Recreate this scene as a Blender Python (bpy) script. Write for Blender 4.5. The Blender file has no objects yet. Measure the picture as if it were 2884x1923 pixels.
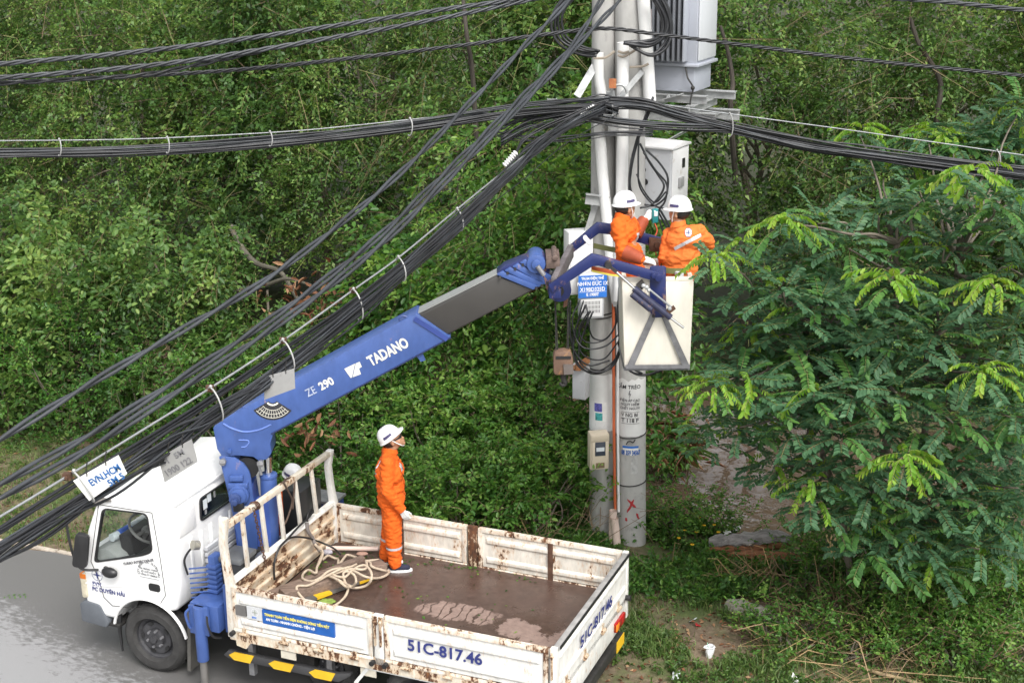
import bpy, bmesh, math, random
import numpy as np
from mathutils import Vector, Matrix, noise as mnoise

S = bpy.context.scene
COL = S.collection
R_ = math.radians
rng = np.random.default_rng(11)
random.seed(5)

# ------------------------------------------------------------------ camera
CAM_H = 8.018
FOCAL = 4050.0                       # in pixels of the 2884 px wide photograph
PITCH, ROLL = R_(17.8), R_(-0.6)
_c, _s = math.cos(PITCH), math.sin(PITCH)
_M = np.array([[1, 0, 0], [0, -_s, -_c], [0, _c, -_s]])
_cr, _sr = math.cos(ROLL), math.sin(ROLL)
RM = np.array([[_cr, -_sr, 0], [_sr, _cr, 0], [0, 0, 1]]) @ _M     # world -> camera (x right, y down, z forward)
CAMP = np.array([0, 0, CAM_H])
cam = bpy.data.cameras.new('camera')
cam.sensor_width = 36.0
cam.lens = FOCAL / 2884 * 36
cam.clip_start, cam.clip_end = 0.1, 800
camo = bpy.data.objects.new('camera', cam)
COL.objects.link(camo)
mw = Matrix.Identity(4)
for i, ax in enumerate((RM[0], -RM[1], -RM[2])):
    for j in range(3):
        mw[j][i] = ax[j]
mw[2][3] = CAM_H
camo.matrix_world = mw
S.camera = camo

# ------------------------------------------------------------------ overcast daylight
SUN_EL, SUN_AZ = R_(50), R_(158)     # high, from behind the camera to the right, through thick cloud
w = bpy.data.worlds.new('World')
S.world = w
w.use_nodes = True
nt = w.node_tree
bg = nt.nodes['Background']
sky = nt.nodes.new('ShaderNodeTexSky')
sky.sky_type = 'NISHITA'
sky.sun_disc = False
sky.sun_elevation = SUN_EL
sky.sun_rotation = SUN_AZ
sky.air_density = 1.0
sky.dust_density = 4.0
hs = nt.nodes.new('ShaderNodeHueSaturation')   # cloud cover: the sky loses its blue
hs.inputs['Saturation'].default_value = 0.18
nt.links.new(sky.outputs[0], hs.inputs['Color'])
nt.links.new(hs.outputs[0], bg.inputs[0])
bg.inputs[1].default_value = 0.15
sun = bpy.data.lights.new('sun', 'SUN')
sun.energy = 1.5
sun.angle = R_(25)
sun.color = (1.0, 0.97, 0.92)
suno = bpy.data.objects.new('sun', sun)
COL.objects.link(suno)
# sun_rotation is measured clockwise from +Y seen from above
_d = Vector((math.sin(SUN_AZ) * math.cos(SUN_EL), math.cos(SUN_AZ) * math.cos(SUN_EL), math.sin(SUN_EL)))
suno.rotation_euler = (-_d).to_track_quat('-Z', 'Y').to_euler()
S.view_settings.view_transform = 'Standard'
S.view_settings.look = 'None'
S.view_settings.gamma = 1
S.view_settings.use_curve_mapping = False
S.view_settings.exposure = 0.86
S.render.engine = 'CYCLES'
S.cycles.max_bounces = 8
S.cycles.transparent_max_bounces = 8

# ------------------------------------------------------------------ frames of reference
def P(x, y, Y):
    """the point at world depth Y that the photograph (2352 px wide copy) shows at pixel x, y"""
    r = RM.T @ np.array([(x * 1.22619 - 1442) / FOCAL, (y * 1.22619 - 961.5) / FOCAL, 1])
    return Vector(CAMP + r * (Y / r[1]))
def PZ(x, y, z):
    r = RM.T @ np.array([(x * 1.22619 - 1442) / FOCAL, (y * 1.22619 - 961.5) / FOCAL, 1])
    return Vector(CAMP + r * ((z - CAM_H) / r[2]))
YAW = -0.39202
ORG = Vector((-2.87789, 12.99715, 0))           # ground under the near front corner of the cargo bed
DU, DV = Vector((math.cos(YAW), math.sin(YAW), 0)), Vector((-math.sin(YAW), math.cos(YAW), 0))
def RW(u, v, z=0.0):
    """road frame (u backwards along the truck, v towards the canal) -> world"""
    return ORG + DU * u + DV * v + Vector((0, 0, z))
def TL(p):
    """world -> road frame"""
    q = Vector(p) - ORG
    return Vector((q.dot(DU), q.dot(DV), p[2]))
V = Vector
def disp(p):
    """world -> pixel of the 2352 px copy"""
    q = RM @ (np.array(p) - CAMP)
    return (1442 + FOCAL * q[0] / q[2]) / 1.22619, (961.5 + FOCAL * q[1] / q[2]) / 1.22619

# ------------------------------------------------------------------ building helpers
class MB:
    def __init__(s): s.v, s.f, s.mi = [], [], []
    def add(s, vs, fs, mi=0):
        o = len(s.v)
        s.v += [tuple(x) for x in vs]
        s.f += [tuple(i + o for i in f) for f in fs]
        s.mi += [mi] * len(fs)
        return s
    def box(s, a, b, mi=0):
        x0, y0, z0 = a; x1, y1, z1 = b
        x0, x1 = sorted((x0, x1)); y0, y1 = sorted((y0, y1)); z0, z1 = sorted((z0, z1))
        vs = [(x0, y0, z0), (x1, y0, z0), (x1, y1, z0), (x0, y1, z0), (x0, y0, z1), (x1, y0, z1), (x1, y1, z1), (x0, y1, z1)]
        return s.add(vs, [(0, 3, 2, 1), (4, 5, 6, 7), (0, 1, 5, 4), (1, 2, 6, 5), (2, 3, 7, 6), (3, 0, 4, 7)], mi)
    def bar(s, p, q, w, h, up=(0, 0, 1), mi=0):
        p, q = V(p), V(q)
        d = (q - p).normalized()
        x = d.cross(V(up))
        if x.length < 1e-4: x = d.cross(V((0, 1, 0)))
        x.normalize(); y = x.cross(d).normalized()
        vs = []
        for c in (p, q):
            for a, b in ((-1, -1), (1, -1), (1, 1), (-1, 1)):
                vs.append(c + x * (a * w / 2) + y * (b * h / 2))
        return s.add(vs, [(3, 2, 1, 0), (4, 5, 6, 7), (0, 1, 5, 4), (1, 2, 6, 5), (2, 3, 7, 6), (3, 0, 4, 7)], mi)
    def cyl(s, p, q, r0, r1=None, n=16, caps=True, mi=0):
        return s.sweep([p, q], [r0, r0 if r1 is None else r1], n, caps, mi)
    def sweep(s, path, r, n=8, caps=True, mi=0, flat=1.0, up=None):
        path = [V(p) for p in path]
        m = len(path)
        rs = list(r) if hasattr(r, '__len__') else [r] * m
        ref = None; vs = []
        for i, p in enumerate(path):
            d = path[min(i + 1, m - 1)] - path[max(i - 1, 0)]
            if d.length < 1e-9: d = V((0, 0, 1))
            d.normalize()
            if ref is None:
                ref = V(up) if up else (V((0, 0, 1)) if abs(d.z) < .9 else V((0, 1, 0)))
            x = ref - d * ref.dot(d)
            if x.length < 1e-5: x = d.orthogonal()
            x.normalize(); ref = x
            y = d.cross(x)
            for k in range(n):
                a = 2 * math.pi * k / n
                vs.append(p + x * (math.cos(a) * rs[i]) + y * (math.sin(a) * rs[i] * flat))
        fs = [(i * n + k, i * n + (k + 1) % n, (i + 1) * n + (k + 1) % n, (i + 1) * n + k) for i in range(m - 1) for k in range(n)]
        if caps:
            fs += [tuple(range(n - 1, -1, -1)), tuple((m - 1) * n + k for k in range(n))]
        return s.add(vs, fs, mi)
    def prism(s, pts, axis, a, b, mi=0):
        """2-D outline extruded along an axis: 'x' takes (y,z), 'y' takes (x,z), 'z' takes (x,y)"""
        f = {'x': lambda p, t: (t, p[0], p[1]), 'y': lambda p, t: (p[0], t, p[1]), 'z': lambda p, t: (p[0], p[1], t)}[axis]
        n = len(pts)
        vs = [f(p, a) for p in pts] + [f(p, b) for p in pts]
        return s.add(vs, [tuple(range(n - 1, -1, -1)), tuple(range(n, 2 * n))] + [(k, (k + 1) % n, n + (k + 1) % n, n + k) for k in range(n)], mi)
    def ball(s, c, r, sc=(1, 1, 1), n=12, m=8, mi=0):
        c = V(c); vs = []
        for i in range(m + 1):
            t = math.pi * i / m
            for k in range(n):
                a = 2 * math.pi * k / n
                vs.append((c.x + r * sc[0] * math.sin(t) * math.cos(a), c.y + r * sc[1] * math.sin(t) * math.sin(a), c.z + r * sc[2] * math.cos(t)))
        return s.add(vs, [(i * n + k, (i + 1) * n + k, (i + 1) * n + (k + 1) % n, i * n + (k + 1) % n) for i in range(m) for k in range(n)], mi)
    def xf(s, M, start=0):
        for i in range(start, len(s.v)): s.v[i] = tuple(M @ V(s.v[i]))
        return s
    def obj(s, name, mat=None, parent=None, bevel=0.0, seg=2, smooth=True, angle=35, loc=None):
        me = bpy.data.meshes.new(name)
        me.from_pydata(s.v, [], s.f)
        for m_ in (mat if isinstance(mat, (list, tuple)) else [mat]):
            if m_: me.materials.append(m_)
        if any(s.mi): me.polygons.foreach_set('material_index', s.mi)
        bm = bmesh.new(); bm.from_mesh(me)
        bmesh.ops.remove_doubles(bm, verts=bm.verts, dist=1e-5)
        bmesh.ops.recalc_face_normals(bm, faces=bm.faces)
        if bevel:
            es = [e for e in bm.edges if len(e.link_faces) == 2 and e.calc_face_angle(0) > R_(30)]
            bmesh.ops.bevel(bm, geom=es, offset=bevel, segments=seg, affect='EDGES', profile=.5, clamp_overlap=True)
        bm.to_mesh(me); bm.free()
        return link(name, me, parent, smooth, angle, loc)
def link(name, me, parent=None, smooth=True, angle=35, loc=None):
    if smooth and len(me.polygons):
        me.shade_smooth(); me.set_sharp_from_angle(angle=R_(angle))
    me.update()
    o = bpy.data.objects.new(name, me)
    COL.objects.link(o)
    if parent: o.parent = parent
    if loc is not None: o.location = loc
    return o
def tag(o, label=None, cat=None, group=None, kind=None):
    if label: o['label'] = label
    if cat: o['category'] = cat
    if group: o['group'] = group
    if kind: o['kind'] = kind
    return o
def thing(name, label, cat, loc=(0, 0, 0), rz=0.0, group=None):
    o = bpy.data.objects.new(name, None)
    o.empty_display_size = .2
    o.location = loc; o.rotation_euler = (0, 0, rz)
    COL.objects.link(o)
    return tag(o, label, cat, group)
def copy_tree(o, parent=None):
    c = o.copy(); COL.objects.link(c)
    if parent: c.parent = parent
    for ch in [x for x in o.children]: copy_tree(ch, c)
    return c
def spline(pts, n=8):
    """Catmull-Rom through the points"""
    pts = [V(p) for p in pts]
    if len(pts) < 3:
        return [pts[0].lerp(pts[-1], k / n) for k in range(n + 1)]
    e = [pts[0] * 2 - pts[1]] + pts + [pts[-1] * 2 - pts[-2]]
    out = []
    for i in range(1, len(e) - 2):
        a, b, c, d = e[i - 1:i + 3]
        for k in range(n):
            t = k / n
            out.append(.5 * ((2 * b) + (c - a) * t + (2 * a - 5 * b + 4 * c - d) * t * t + (3 * b - a - 3 * c + d) * t ** 3))
    return out + [pts[-1]]
def evaluated(o):
    dg = bpy.context.evaluated_depsgraph_get()
    return bpy.data.meshes.new_from_object(o.evaluated_get(dg))
def boolean_cut(o, cutter):
    m = o.modifiers.new('cut', 'BOOLEAN'); m.operation = 'DIFFERENCE'; m.solver = 'EXACT'; m.object = cutter
    me = evaluated(o)
    o.modifiers.clear(); o.data = me
    bpy.data.objects.remove(cutter)
    me.shade_smooth(); me.set_sharp_from_angle(angle=R_(30))
def text(body, size, origin, right, up, mat, parent=None, name='lettering', depth=.0015, spacing=1.0, bold=0.0, xs=1.0, align='LEFT', shear=0.0):
    """flat lettering as a thin mesh: origin is the lower left (or middle) of the line, right and up its axes"""
    cu = bpy.data.curves.new(name, 'FONT')
    cu.body = body; cu.size = size; cu.extrude = depth; cu.space_character = spacing; cu.offset = bold; cu.align_x = align; cu.shear = shear
    cu.resolution_u = 3
    o = bpy.data.objects.new(name, cu); COL.objects.link(o)
    me = evaluated(o)
    bpy.data.objects.remove(o)
    r, u = V(right).normalized(), V(up)
    u = (u - r * u.dot(r)).normalized()
    n = r.cross(u)
    m = Matrix.Identity(4)
    for j in range(3):
        m[j][0] = r[j] * xs; m[j][1] = u[j]; m[j][2] = n[j]; m[j][3] = V(origin)[j]
    me.transform(m)
    me.materials.clear(); me.materials.append(mat)
    return link(name, me, parent, smooth=False)

# ------------------------------------------------------------------ materials
def _new(name):
    m = bpy.data.materials.new(name); m.use_nodes = True
    t = m.node_tree; b = t.nodes['Principled BSDF']
    return m, t, b
def N(t, typ, **kw):
    n = t.nodes.new(typ)
    for k, v in kw.items():
        if k.startswith('_'): setattr(n, k[1:], v)
        else: n.inputs[k].default_value = v
    return n
def ramp(t, fac, stops, interp='LINEAR'):
    r = t.nodes.new('ShaderNodeValToRGB'); r.color_ramp.interpolation = interp
    e = r.color_ramp.elements
    while len(e) < len(stops): e.new(.5)
    for i, (p, c) in enumerate(stops):
        e[i].position = p; e[i].color = (c if len(c) == 4 else (*c, 1)) if hasattr(c, '__len__') else (c, c, c, 1)
    t.links.new(fac, r.inputs[0])
    return r
def coords(t, scale=(1, 1, 1), which='Object'):
    tc = t.nodes.new('ShaderNodeTexCoord')
    mp = t.nodes.new('ShaderNodeMapping'); mp.inputs['Scale'].default_value = scale
    t.links.new(tc.outputs[which], mp.inputs[0])
    return mp.outputs[0]
def noise_tex(t, vec, scale, detail=5, rough=.6, dist=0.0):
    n = N(t, 'ShaderNodeTexNoise', Scale=scale, Detail=detail, Roughness=rough, Distortion=dist)
    t.links.new(vec, n.inputs['Vector'])
    return n.outputs['Fac']
def mix(t, fac, a, b, typ='MIX'):
    m = t.nodes.new('ShaderNodeMix'); m.data_type = 'RGBA'; m.blend_type = typ
    for sock, val in ((m.inputs[0], fac), (m.inputs[6], a), (m.inputs[7], b)):
        if hasattr(val, 'is_output') or isinstance(val, bpy.types.NodeSocket): t.links.new(val, sock)
        elif sock is m.inputs[0]: sock.default_value = val
        else: sock.default_value = (*val, 1) if len(val) == 3 else val
    return m.outputs[2]
def math_n(t, op, a, b=0.0):
    m = t.nodes.new('ShaderNodeMath'); m.operation = op
    for s_, v_ in ((m.inputs[0], a), (m.inputs[1], b)):
        if isinstance(v_, bpy.types.NodeSocket): t.links.new(v_, s_)
        else: s_.default_value = v_
    return m.outputs[0]
def bump(t, b, h, strength=.3, dist=.01):
    n = N(t, 'ShaderNodeBump', Strength=strength, Distance=dist)
    t.links.new(h, n.inputs['Height']); t.links.new(n.outputs[0], b.inputs['Normal'])
def pm(name, c, rough=.5, metal=0.0, var=.2, scale=4.0, bmp=0.0, bscale=40.0, stretch=(1, 1, 1), dirt=None, dirt_amt=.5):
    """painted / plain surface: base colour with soft variation, optional dirt patches and fine relief"""
    m, t, b = _new(name)
    vec = coords(t, stretch)
    f = noise_tex(t, vec, scale)
    lo = tuple(x * (1 - var) for x in c); hi = tuple(min(1, x * (1 + var)) for x in c)
    col = ramp(t, f, [(.3, lo), (.7, hi)]).outputs[0]
    if dirt is not None:
        f2 = noise_tex(t, vec, scale * 2.3, 8, .7, .4)
        msk = ramp(t, f2, [(.72 - .3 * dirt_amt, 0), (.9 - .3 * dirt_amt, 1)]).outputs[0]
        col = mix(t, msk, col, dirt)
    t.links.new(col, b.inputs['Base Color'])
    r = ramp(t, f, [(.2, min(1, rough + .1)), (.8, max(0, rough - .08))]).outputs[0]
    t.links.new(r, b.inputs['Roughness'])
    b.inputs['Metallic'].default_value = metal
    if bmp:
        bump(t, b, noise_tex(t, vec, bscale, 6), bmp)
    return m
def rusty(name, paint, amt, scale=7.0, streak=(1, 1, .45), rough=.45, dirt=.25):
    """chipped paint over rust; amt 0..1 = how much of the paint is gone"""
    m, t, b = _new(name)
    vec = coords(t, streak)
    big = noise_tex(t, vec, scale * .35, 3)
    fine = noise_tex(t, vec, scale * 2.2, 9, .72, .3)
    s_ = math_n(t, 'ADD', math_n(t, 'MULTIPLY', big, .55), math_n(t, 'MULTIPLY', fine, .6))
    th = .82 - .36 * amt
    msk = ramp(t, s_, [(th, 0), (th + .025, 1)]).outputs[0]
    halo = ramp(t, s_, [(th - .10, 0), (th + .01, 1)]).outputs[0]
    pn = noise_tex(t, vec, scale * .8, 6)
    pc = ramp(t, pn, [(.3, tuple(x * (1 - dirt) for x in paint)), (.65, paint)]).outputs[0]
    pc = mix(t, math_n(t, 'MULTIPLY', halo, .55), pc, (.50, .27, .10))
    rc = ramp(t, noise_tex(t, vec, scale * 3, 6), [(.3, (.045, .022, .014)), (.55, (.11, .045, .02)), (.75, (.24, .10, .035))]).outputs[0]
    t.links.new(mix(t, msk, pc, rc), b.inputs['Base Color'])
    t.links.new(ramp(t, msk, [(0, rough), (1, .85)]).outputs[0], b.inputs['Roughness'])
    bump(t, b, math_n(t, 'SUBTRACT', math_n(t, 'MULTIPLY', fine, .3), msk), .35, .004)
    return m
def leafmat(name, stops, rough=.45, trans=.45, back=1.0, spec=.4):
    """foliage: the face attribute 'tint' picks the leaf's own colour between dark old and pale young leaves"""
    m, t, b = _new(name)
    a = t.nodes.new('ShaderNodeAttribute'); a.attribute_name = 'tint'
    col = ramp(t, a.outputs['Fac'], stops).outputs[0]
    t.links.new(col, b.inputs['Base Color'])
    b.inputs['Roughness'].default_value = rough
    b.inputs['Specular IOR Level'].default_value = spec
    tr = N(t, 'ShaderNodeBsdfTranslucent')
    hsv = N(t, 'ShaderNodeHueSaturation', Hue=.48, Saturation=1.1, Value=1.5)
    t.links.new(col, hsv.inputs['Color']); t.links.new(hsv.outputs[0], tr.inputs['Color'])
    mx = N(t, 'ShaderNodeMixShader', Fac=trans)
    t.links.new(b.outputs[0], mx.inputs[1]); t.links.new(tr.outputs[0], mx.inputs[2])
    t.links.new(mx.outputs[0], t.nodes['Material Output'].inputs['Surface'])
    return m

WHITE_CAB = pm('cab white paint', (.80, .80, .79), .28, var=.04, scale=3, dirt=(.55, .53, .48), dirt_amt=.12)
BED_OUT = rusty('white bed paint, chipped', (.80, .79, .75), .27, 18)
BED_IN = rusty('white bed paint, rusting', (.75, .71, .63), .40, 20, streak=(1, 1, .35), dirt=.3)
BED_RUST = rusty('rusted bed paint', (.66, .58, .46), .62, 8, streak=(1, .6, 1))
RUST = pm('brown rust', (.085, .042, .025), .85, var=.5, scale=14, bmp=.4)
BLUE = rusty('crane blue paint', (.058, .112, .325), .05, 14, rough=.36, dirt=.22)
DKBLUE = rusty('dark blue worn paint', (.014, .024, .115), .26, 11, rough=.4)
STEEL = pm('grey steel', (.30, .30, .31), .45, .6, var=.2, scale=12)
GALV = pm('galvanised steel', (.42, .43, .43), .5, .35, var=.2, scale=9, bmp=.1)
CHROME = pm('chrome rod', (.75, .75, .75), .12, 1.0, var=.03)
BLACK = pm('black plastic', (.018, .018, .019), .42, var=.3, scale=6)
CABLE = pm('black cable sheath', (.020, .021, .024), .38, var=.35, scale=3)
CABLE_G = pm('grey weathered cable sheath', (.040, .044, .050), .45, var=.4, scale=3)
WIRE = pm('bright steel wire', (.30, .31, .32), .5, .4, var=.15, scale=20)
RUBBER = pm('dusty tyre rubber', (.038, .037, .036), .8, var=.35, scale=8, bmp=.3, dirt=(.11, .105, .095), dirt_amt=.35)
HUB = pm('grey wheel rim', (.055, .055, .06), .5, .2, var=.3, scale=9, dirt=(.13, .12, .10), dirt_amt=.4)
DARK = pm('oily chassis', (.025, .024, .023), .6, var=.5, scale=7, dirt=(.07, .055, .04), dirt_amt=.5)
GREYBOOM = pm('grey inner boom', (.048, .045, .042), .45, var=.12, scale=3)
GREYTOP = pm('pale grey top', (.30, .31, .30), .5, var=.1)
CREAM = rusty('cream bucket fibreglass', (.78, .74, .65), .12, 9, streak=(1, 1, .35), rough=.4, dirt=.16)
ORANGE = pm('orange work cloth', (.72, .115, .005), .85, var=.10, scale=5, bmp=.25, bscale=260)
ORANGE2 = pm('faded orange work cloth', (.72, .165, .028), .85, var=.10, scale=5, bmp=.25, bscale=260)
SKIN = pm('tanned skin', (.42, .22, .13), .5, var=.12, scale=14)
HAIR = pm('black hair', (.014, .011, .010), .6, var=.3, scale=40)
HELMET = pm('white helmet shell', (.80, .80, .80), .22, var=.02)
GLOVE = pm('white knitted glove', (.72, .71, .70), .9, var=.08, scale=30, bmp=.3, bscale=300)
REFLECT = pm('silver reflective tape', (.55, .55, .57), .35, .2, var=.1, scale=20)
LEATHER = pm('brick red sleeve guard', (.30, .055, .018), .7, var=.2, scale=12, bmp=.2)
NAVY = pm('navy canvas shoe', (.018, .020, .045), .8, var=.2, scale=20)
ROPE = pm('cream rope', (.50, .41, .31), .85, var=.15, scale=30, bmp=.5, bscale=120)
WOODB = pm('dark wet timber', (.19, .135, .105), .75, var=.4, scale=5, bmp=.4, bscale=18, stretch=(1, 8, 8))
YELLOW = pm('yellow paint', (.72, .44, .02), .5, var=.12, dirt=(.2, .14, .05), dirt_amt=.3)
CONC = pm('pole concrete', (.43, .425, .41), .8, var=.18, scale=3, bmp=.25, bscale=60, dirt=(.20, .195, .18), dirt_amt=.45, stretch=(1, 1, .5))
CONC_D = pm('darker pole concrete', (.38, .375, .36), .8, var=.2, scale=3, bmp=.25, bscale=60, dirt=(.20, .195, .185), dirt_amt=.5, stretch=(1, 1, .4))
POLEPAINT = pm('white paint on concrete', (.68, .68, .67), .65, var=.08, scale=5, dirt=(.45, .44, .42), dirt_amt=.4)
PVC = pm('white PVC pipe', (.76, .76, .75), .38, var=.05, scale=3, dirt=(.55, .54, .5), dirt_amt=.25)
PVC_PINK = pm('pinkish cream PVC pipe', (.68, .54, .47), .45, var=.05)
ORPIPE = pm('orange conduit', (.55, .13, .05), .5, var=.15)
BOXGREY = pm('pale grey enamel', (.50, .51, .53), .4, var=.05, scale=3, dirt=(.30, .27, .24), dirt_amt=.5)
BOXWHITE = pm('off-white enamel', (.66, .66, .66), .4, var=.05, scale=3, dirt=(.38, .32, .26), dirt_amt=.45)
TRAFO = pm('transformer blue-grey', (.36, .38, .43), .4, var=.05, scale=3)
TRAFO_L = pm('transformer pale grey', (.56, .58, .61), .4, var=.04, scale=3)
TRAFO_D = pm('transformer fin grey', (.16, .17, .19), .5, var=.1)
BEIGE = pm('beige meter case', (.60, .52, .40), .45, var=.05)
INK = pm('dark blue ink', (.025, .035, .17), .5, var=.1)
INKBLUE = pm('bright blue print', (.03, .16, .55), .45, var=.15, scale=9)
INKGREY = pm('grey faded print', (.16, .16, .17), .6, var=.3, scale=20)
INKBLACK = pm('black print', (.03, .03, .035), .6, var=.3, scale=20)
CREAMPRINT = pm('cream print', (.78, .76, .66), .4, var=.05)
YELPRINT = pm('yellow print', (.80, .68, .12), .4, var=.05)
WHITEPRINT = pm('white print', (.80, .80, .80), .45, var=.04)
PAPER = pm('white paper', (.74, .74, .72), .7, var=.08, scale=14)
SHEET = pm('bare grey sheet metal', (.36, .36, .36), .45, .3, var=.12, scale=6, dirt=(.24, .23, .22), dirt_amt=.3)
REDPAINT = pm('red spray paint', (.36, .02, .025), .6, var=.2, scale=20)
REDLENS = pm('red lens', (.32, .012, .012), .2)
AMBER = pm('amber lens', (.75, .20, .02), .2)
CLEARLENS = pm('lamp lens', (.55, .50, .38), .15, var=.2, scale=20)
SEAT = pm('grey seat fabric', (.30, .31, .29), .85, var=.2)
DASH = pm('grey dashboard', (.24, .25, .245), .6, var=.15)
LABELW = pm('white label', (.62, .66, .68), .4, var=.06)
WATERBLUE = pm('bottle blue', (.03, .12, .55), .3)
GREENSTRAP = pm('olive strap', (.16, .17, .06), .8, var=.2)
REDSTRAP = pm('red strap', (.38, .075, .025), .8, var=.2)
TEAL = pm('teal tester plastic', (.02, .20, .21), .4)
REDWIRE = pm('red test lead', (.65, .09, .05), .5)
BARK = pm('grey brown bark', (.135, .115, .09), .9, var=.35, scale=6, bmp=.6, bscale=22, stretch=(1, 1, .3))
DEADWOOD = pm('weathered grey wood', (.22, .205, .195), .85, var=.5, scale=4, bmp=.7, bscale=16, stretch=(1, 9, 9))
REDWOOD = pm('split red-brown wood', (.24, .10, .045), .85, var=.5, scale=5, bmp=.6, bscale=16, stretch=(1, 9, 9))
def glass(name, tint=(.75, .82, .80), dark=.5):
    m, t, b = _new(name)
    tr = N(t, 'ShaderNodeBsdfTransparent', Color=(*[x * dark for x in tint], 1))
    gl = N(t, 'ShaderNodeBsdfGlossy', Roughness=.02)
    fr = N(t, 'ShaderNodeFresnel', IOR=1.5)
    mx = t.nodes.new('ShaderNodeMixShader')
    ge = t.nodes.new('ShaderNodeNewGeometry')
    t.links.new(math_n(t, 'MULTIPLY', fr.outputs[0], math_n(t, 'SUBTRACT', 1.0, ge.outputs['Backfacing'])), mx.inputs[0]); t.links.new(tr.outputs[0], mx.inputs[1]); t.links.new(gl.outputs[0], mx.inputs[2])
    t.links.new(mx.outputs[0], t.nodes['Material Output'].inputs['Surface'])
    return m
GLASS = glass('window glass', (.97, .985, .98), 1.0)
GLASSD = glass('dark rear glass', dark=.55)
# ================================================================== SETTING
def smooth(a, b, x):
    t = np.clip((x - a) / (b - a), 0, 1); return t * t * (3 - 2 * t)
def ground_h(u, v):
    u = np.asarray(u, float); v = np.asarray(v, float)
    bumps = .035 * np.sin(u * 1.7 + 1.3 * np.sin(v * 1.1)) + .03 * np.sin(v * 2.6 + u * .9) + .02 * np.sin(u * 4.3 - v * 3.1)
    wob = .25 * np.sin(u * .8) + .15 * np.sin(u * 2.1 + 1)
    h = smooth(2.0, 2.7, v) * (bumps + .03) - .012 + .016 * smooth(2.6, 3.2, u) * (1 - smooth(6, 9, u)) * smooth(.8, 1.2, v)
    h -= 1.05 * smooth(5.3 + wob, 6.7 + wob, v)
    h += 1.15 * smooth(11.6 + wob * 2, 13.2 + wob * 2, v)
    h += .5 * smooth(16, 40, v)
    return h
def road_frame(o):
    o.location = ORG; o.rotation_euler = (0, 0, YAW); return o

# soil and litter of the verges
m, t, b = _new('soil and moss')
vec = coords(t)
n1 = noise_tex(t, vec, .9, 8, .7); n2 = noise_tex(t, vec, 9, 8, .75)
c1 = ramp(t, n2, [(.25, (.07, .05, .033)), (.5, (.15, .108, .072)), (.75, (.25, .195, .135))]).outputs[0]
c2 = ramp(t, n2, [(.3, (.045, .07, .02)), (.7, (.11, .14, .042))]).outputs[0]
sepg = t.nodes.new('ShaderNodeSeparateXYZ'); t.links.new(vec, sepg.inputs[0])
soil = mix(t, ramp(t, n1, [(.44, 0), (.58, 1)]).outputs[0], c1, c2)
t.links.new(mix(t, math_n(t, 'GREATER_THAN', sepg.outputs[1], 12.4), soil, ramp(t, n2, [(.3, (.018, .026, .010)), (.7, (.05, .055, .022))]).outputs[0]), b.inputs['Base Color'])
b.inputs['Roughness'].default_value = .9
bump(t, b, n2, .6, .03)
SOIL = m
us = np.concatenate([np.linspace(-260, -14, 24), np.linspace(-13.5, 16, 150), np.linspace(17, 260, 24)])
vs_ = np.concatenate([[-120, -40, -12, 0, .7, .9, 1.1, 1.4, 1.7, 1.9], np.linspace(2.05, 14.5, 72), np.linspace(15.5, 40, 16), [60, 100, 160, 240, 320]])
UU, VV = np.meshgrid(us, vs_, indexing='ij')
HH = ground_h(UU, VV)
nu, nv = UU.shape
me = bpy.data.meshes.new('ground')
idx = np.arange(nu * nv).reshape(nu, nv)
me.from_pydata(np.stack([UU, VV, HH], -1).reshape(-1, 3).tolist(), [], np.stack([idx[:-1, :-1], idx[1:, :-1], idx[1:, 1:], idx[:-1, 1:]], -1).reshape(-1, 4).tolist())
me.materials.append(SOIL)
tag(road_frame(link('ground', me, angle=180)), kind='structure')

# asphalt: dry and pale towards the middle of the road, still wet along the verge
m, t, b = _new('asphalt')
vec = coords(t)
sep = t.nodes.new('ShaderNodeSeparateXYZ'); t.links.new(vec, sep.inputs[0])
blot = noise_tex(t, vec, 1.6, 4, .6)
spk = noise_tex(t, coords(t, (1.0, 2.2, 1)), 9, 6, .7, .3)
edge = math_n(t, 'ADD', math_n(t, 'ADD', sep.outputs[1], math_n(t, 'MULTIPLY', sep.outputs[0], .32)), math_n(t, 'ADD', math_n(t, 'MULTIPLY', blot, .9), math_n(t, 'MULTIPLY', spk, 2.2)))
wet = ramp(t, math_n(t, 'MULTIPLY', math_n(t, 'ADD', edge, 1.55), .25), [(.59, 0), (.68, 1)]).outputs[0]
grit = noise_tex(t, vec, 160, 3, .7)
dry = ramp(t, grit, [(.25, (.17, .17, .172)), (.5, (.26, .26, .262)), (.75, (.33, .33, .335))]).outputs[0]
stain = ramp(t, noise_tex(t, coords(t, (1, 1.8, 1)), 5.5, 8, .75), [(.60, 0), (.64, 1)]).outputs[0]
dry = mix(t, math_n(t, 'MULTIPLY', stain, .55), dry, (.09, .088, .085))
wetc = ramp(t, grit, [(.3, (.10, .098, .096)), (.7, (.17, .166, .162))]).outputs[0]
t.links.new(mix(t, wet, dry, wetc), b.inputs['Base Color'])
t.links.new(ramp(t, wet, [(0, .9), (1, .5)]).outputs[0], b.inputs['Roughness'])
bump(t, b, grit, .4, .004)
ASPH = m
me = bpy.data.meshes.new('road')
nseg = 160
uu = np.linspace(-40, 40, nseg + 1)
edgev = 2.08 + .03 * np.sin(uu * 3.1) + .03 * np.sin(uu * 7.7 + 1) - 1.1 * smooth(2.2, 3.6, uu)
me.from_pydata([(u_, -9, 0) for u_ in uu] + [(u_, e_, 0) for u_, e_ in zip(uu, edgev)], [], [(i, i + 1, nseg + 2 + i, nseg + 1 + i) for i in range(nseg)])
me.materials.append(ASPH)
tag(road_frame(link('road', me)), kind='structure')
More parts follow.
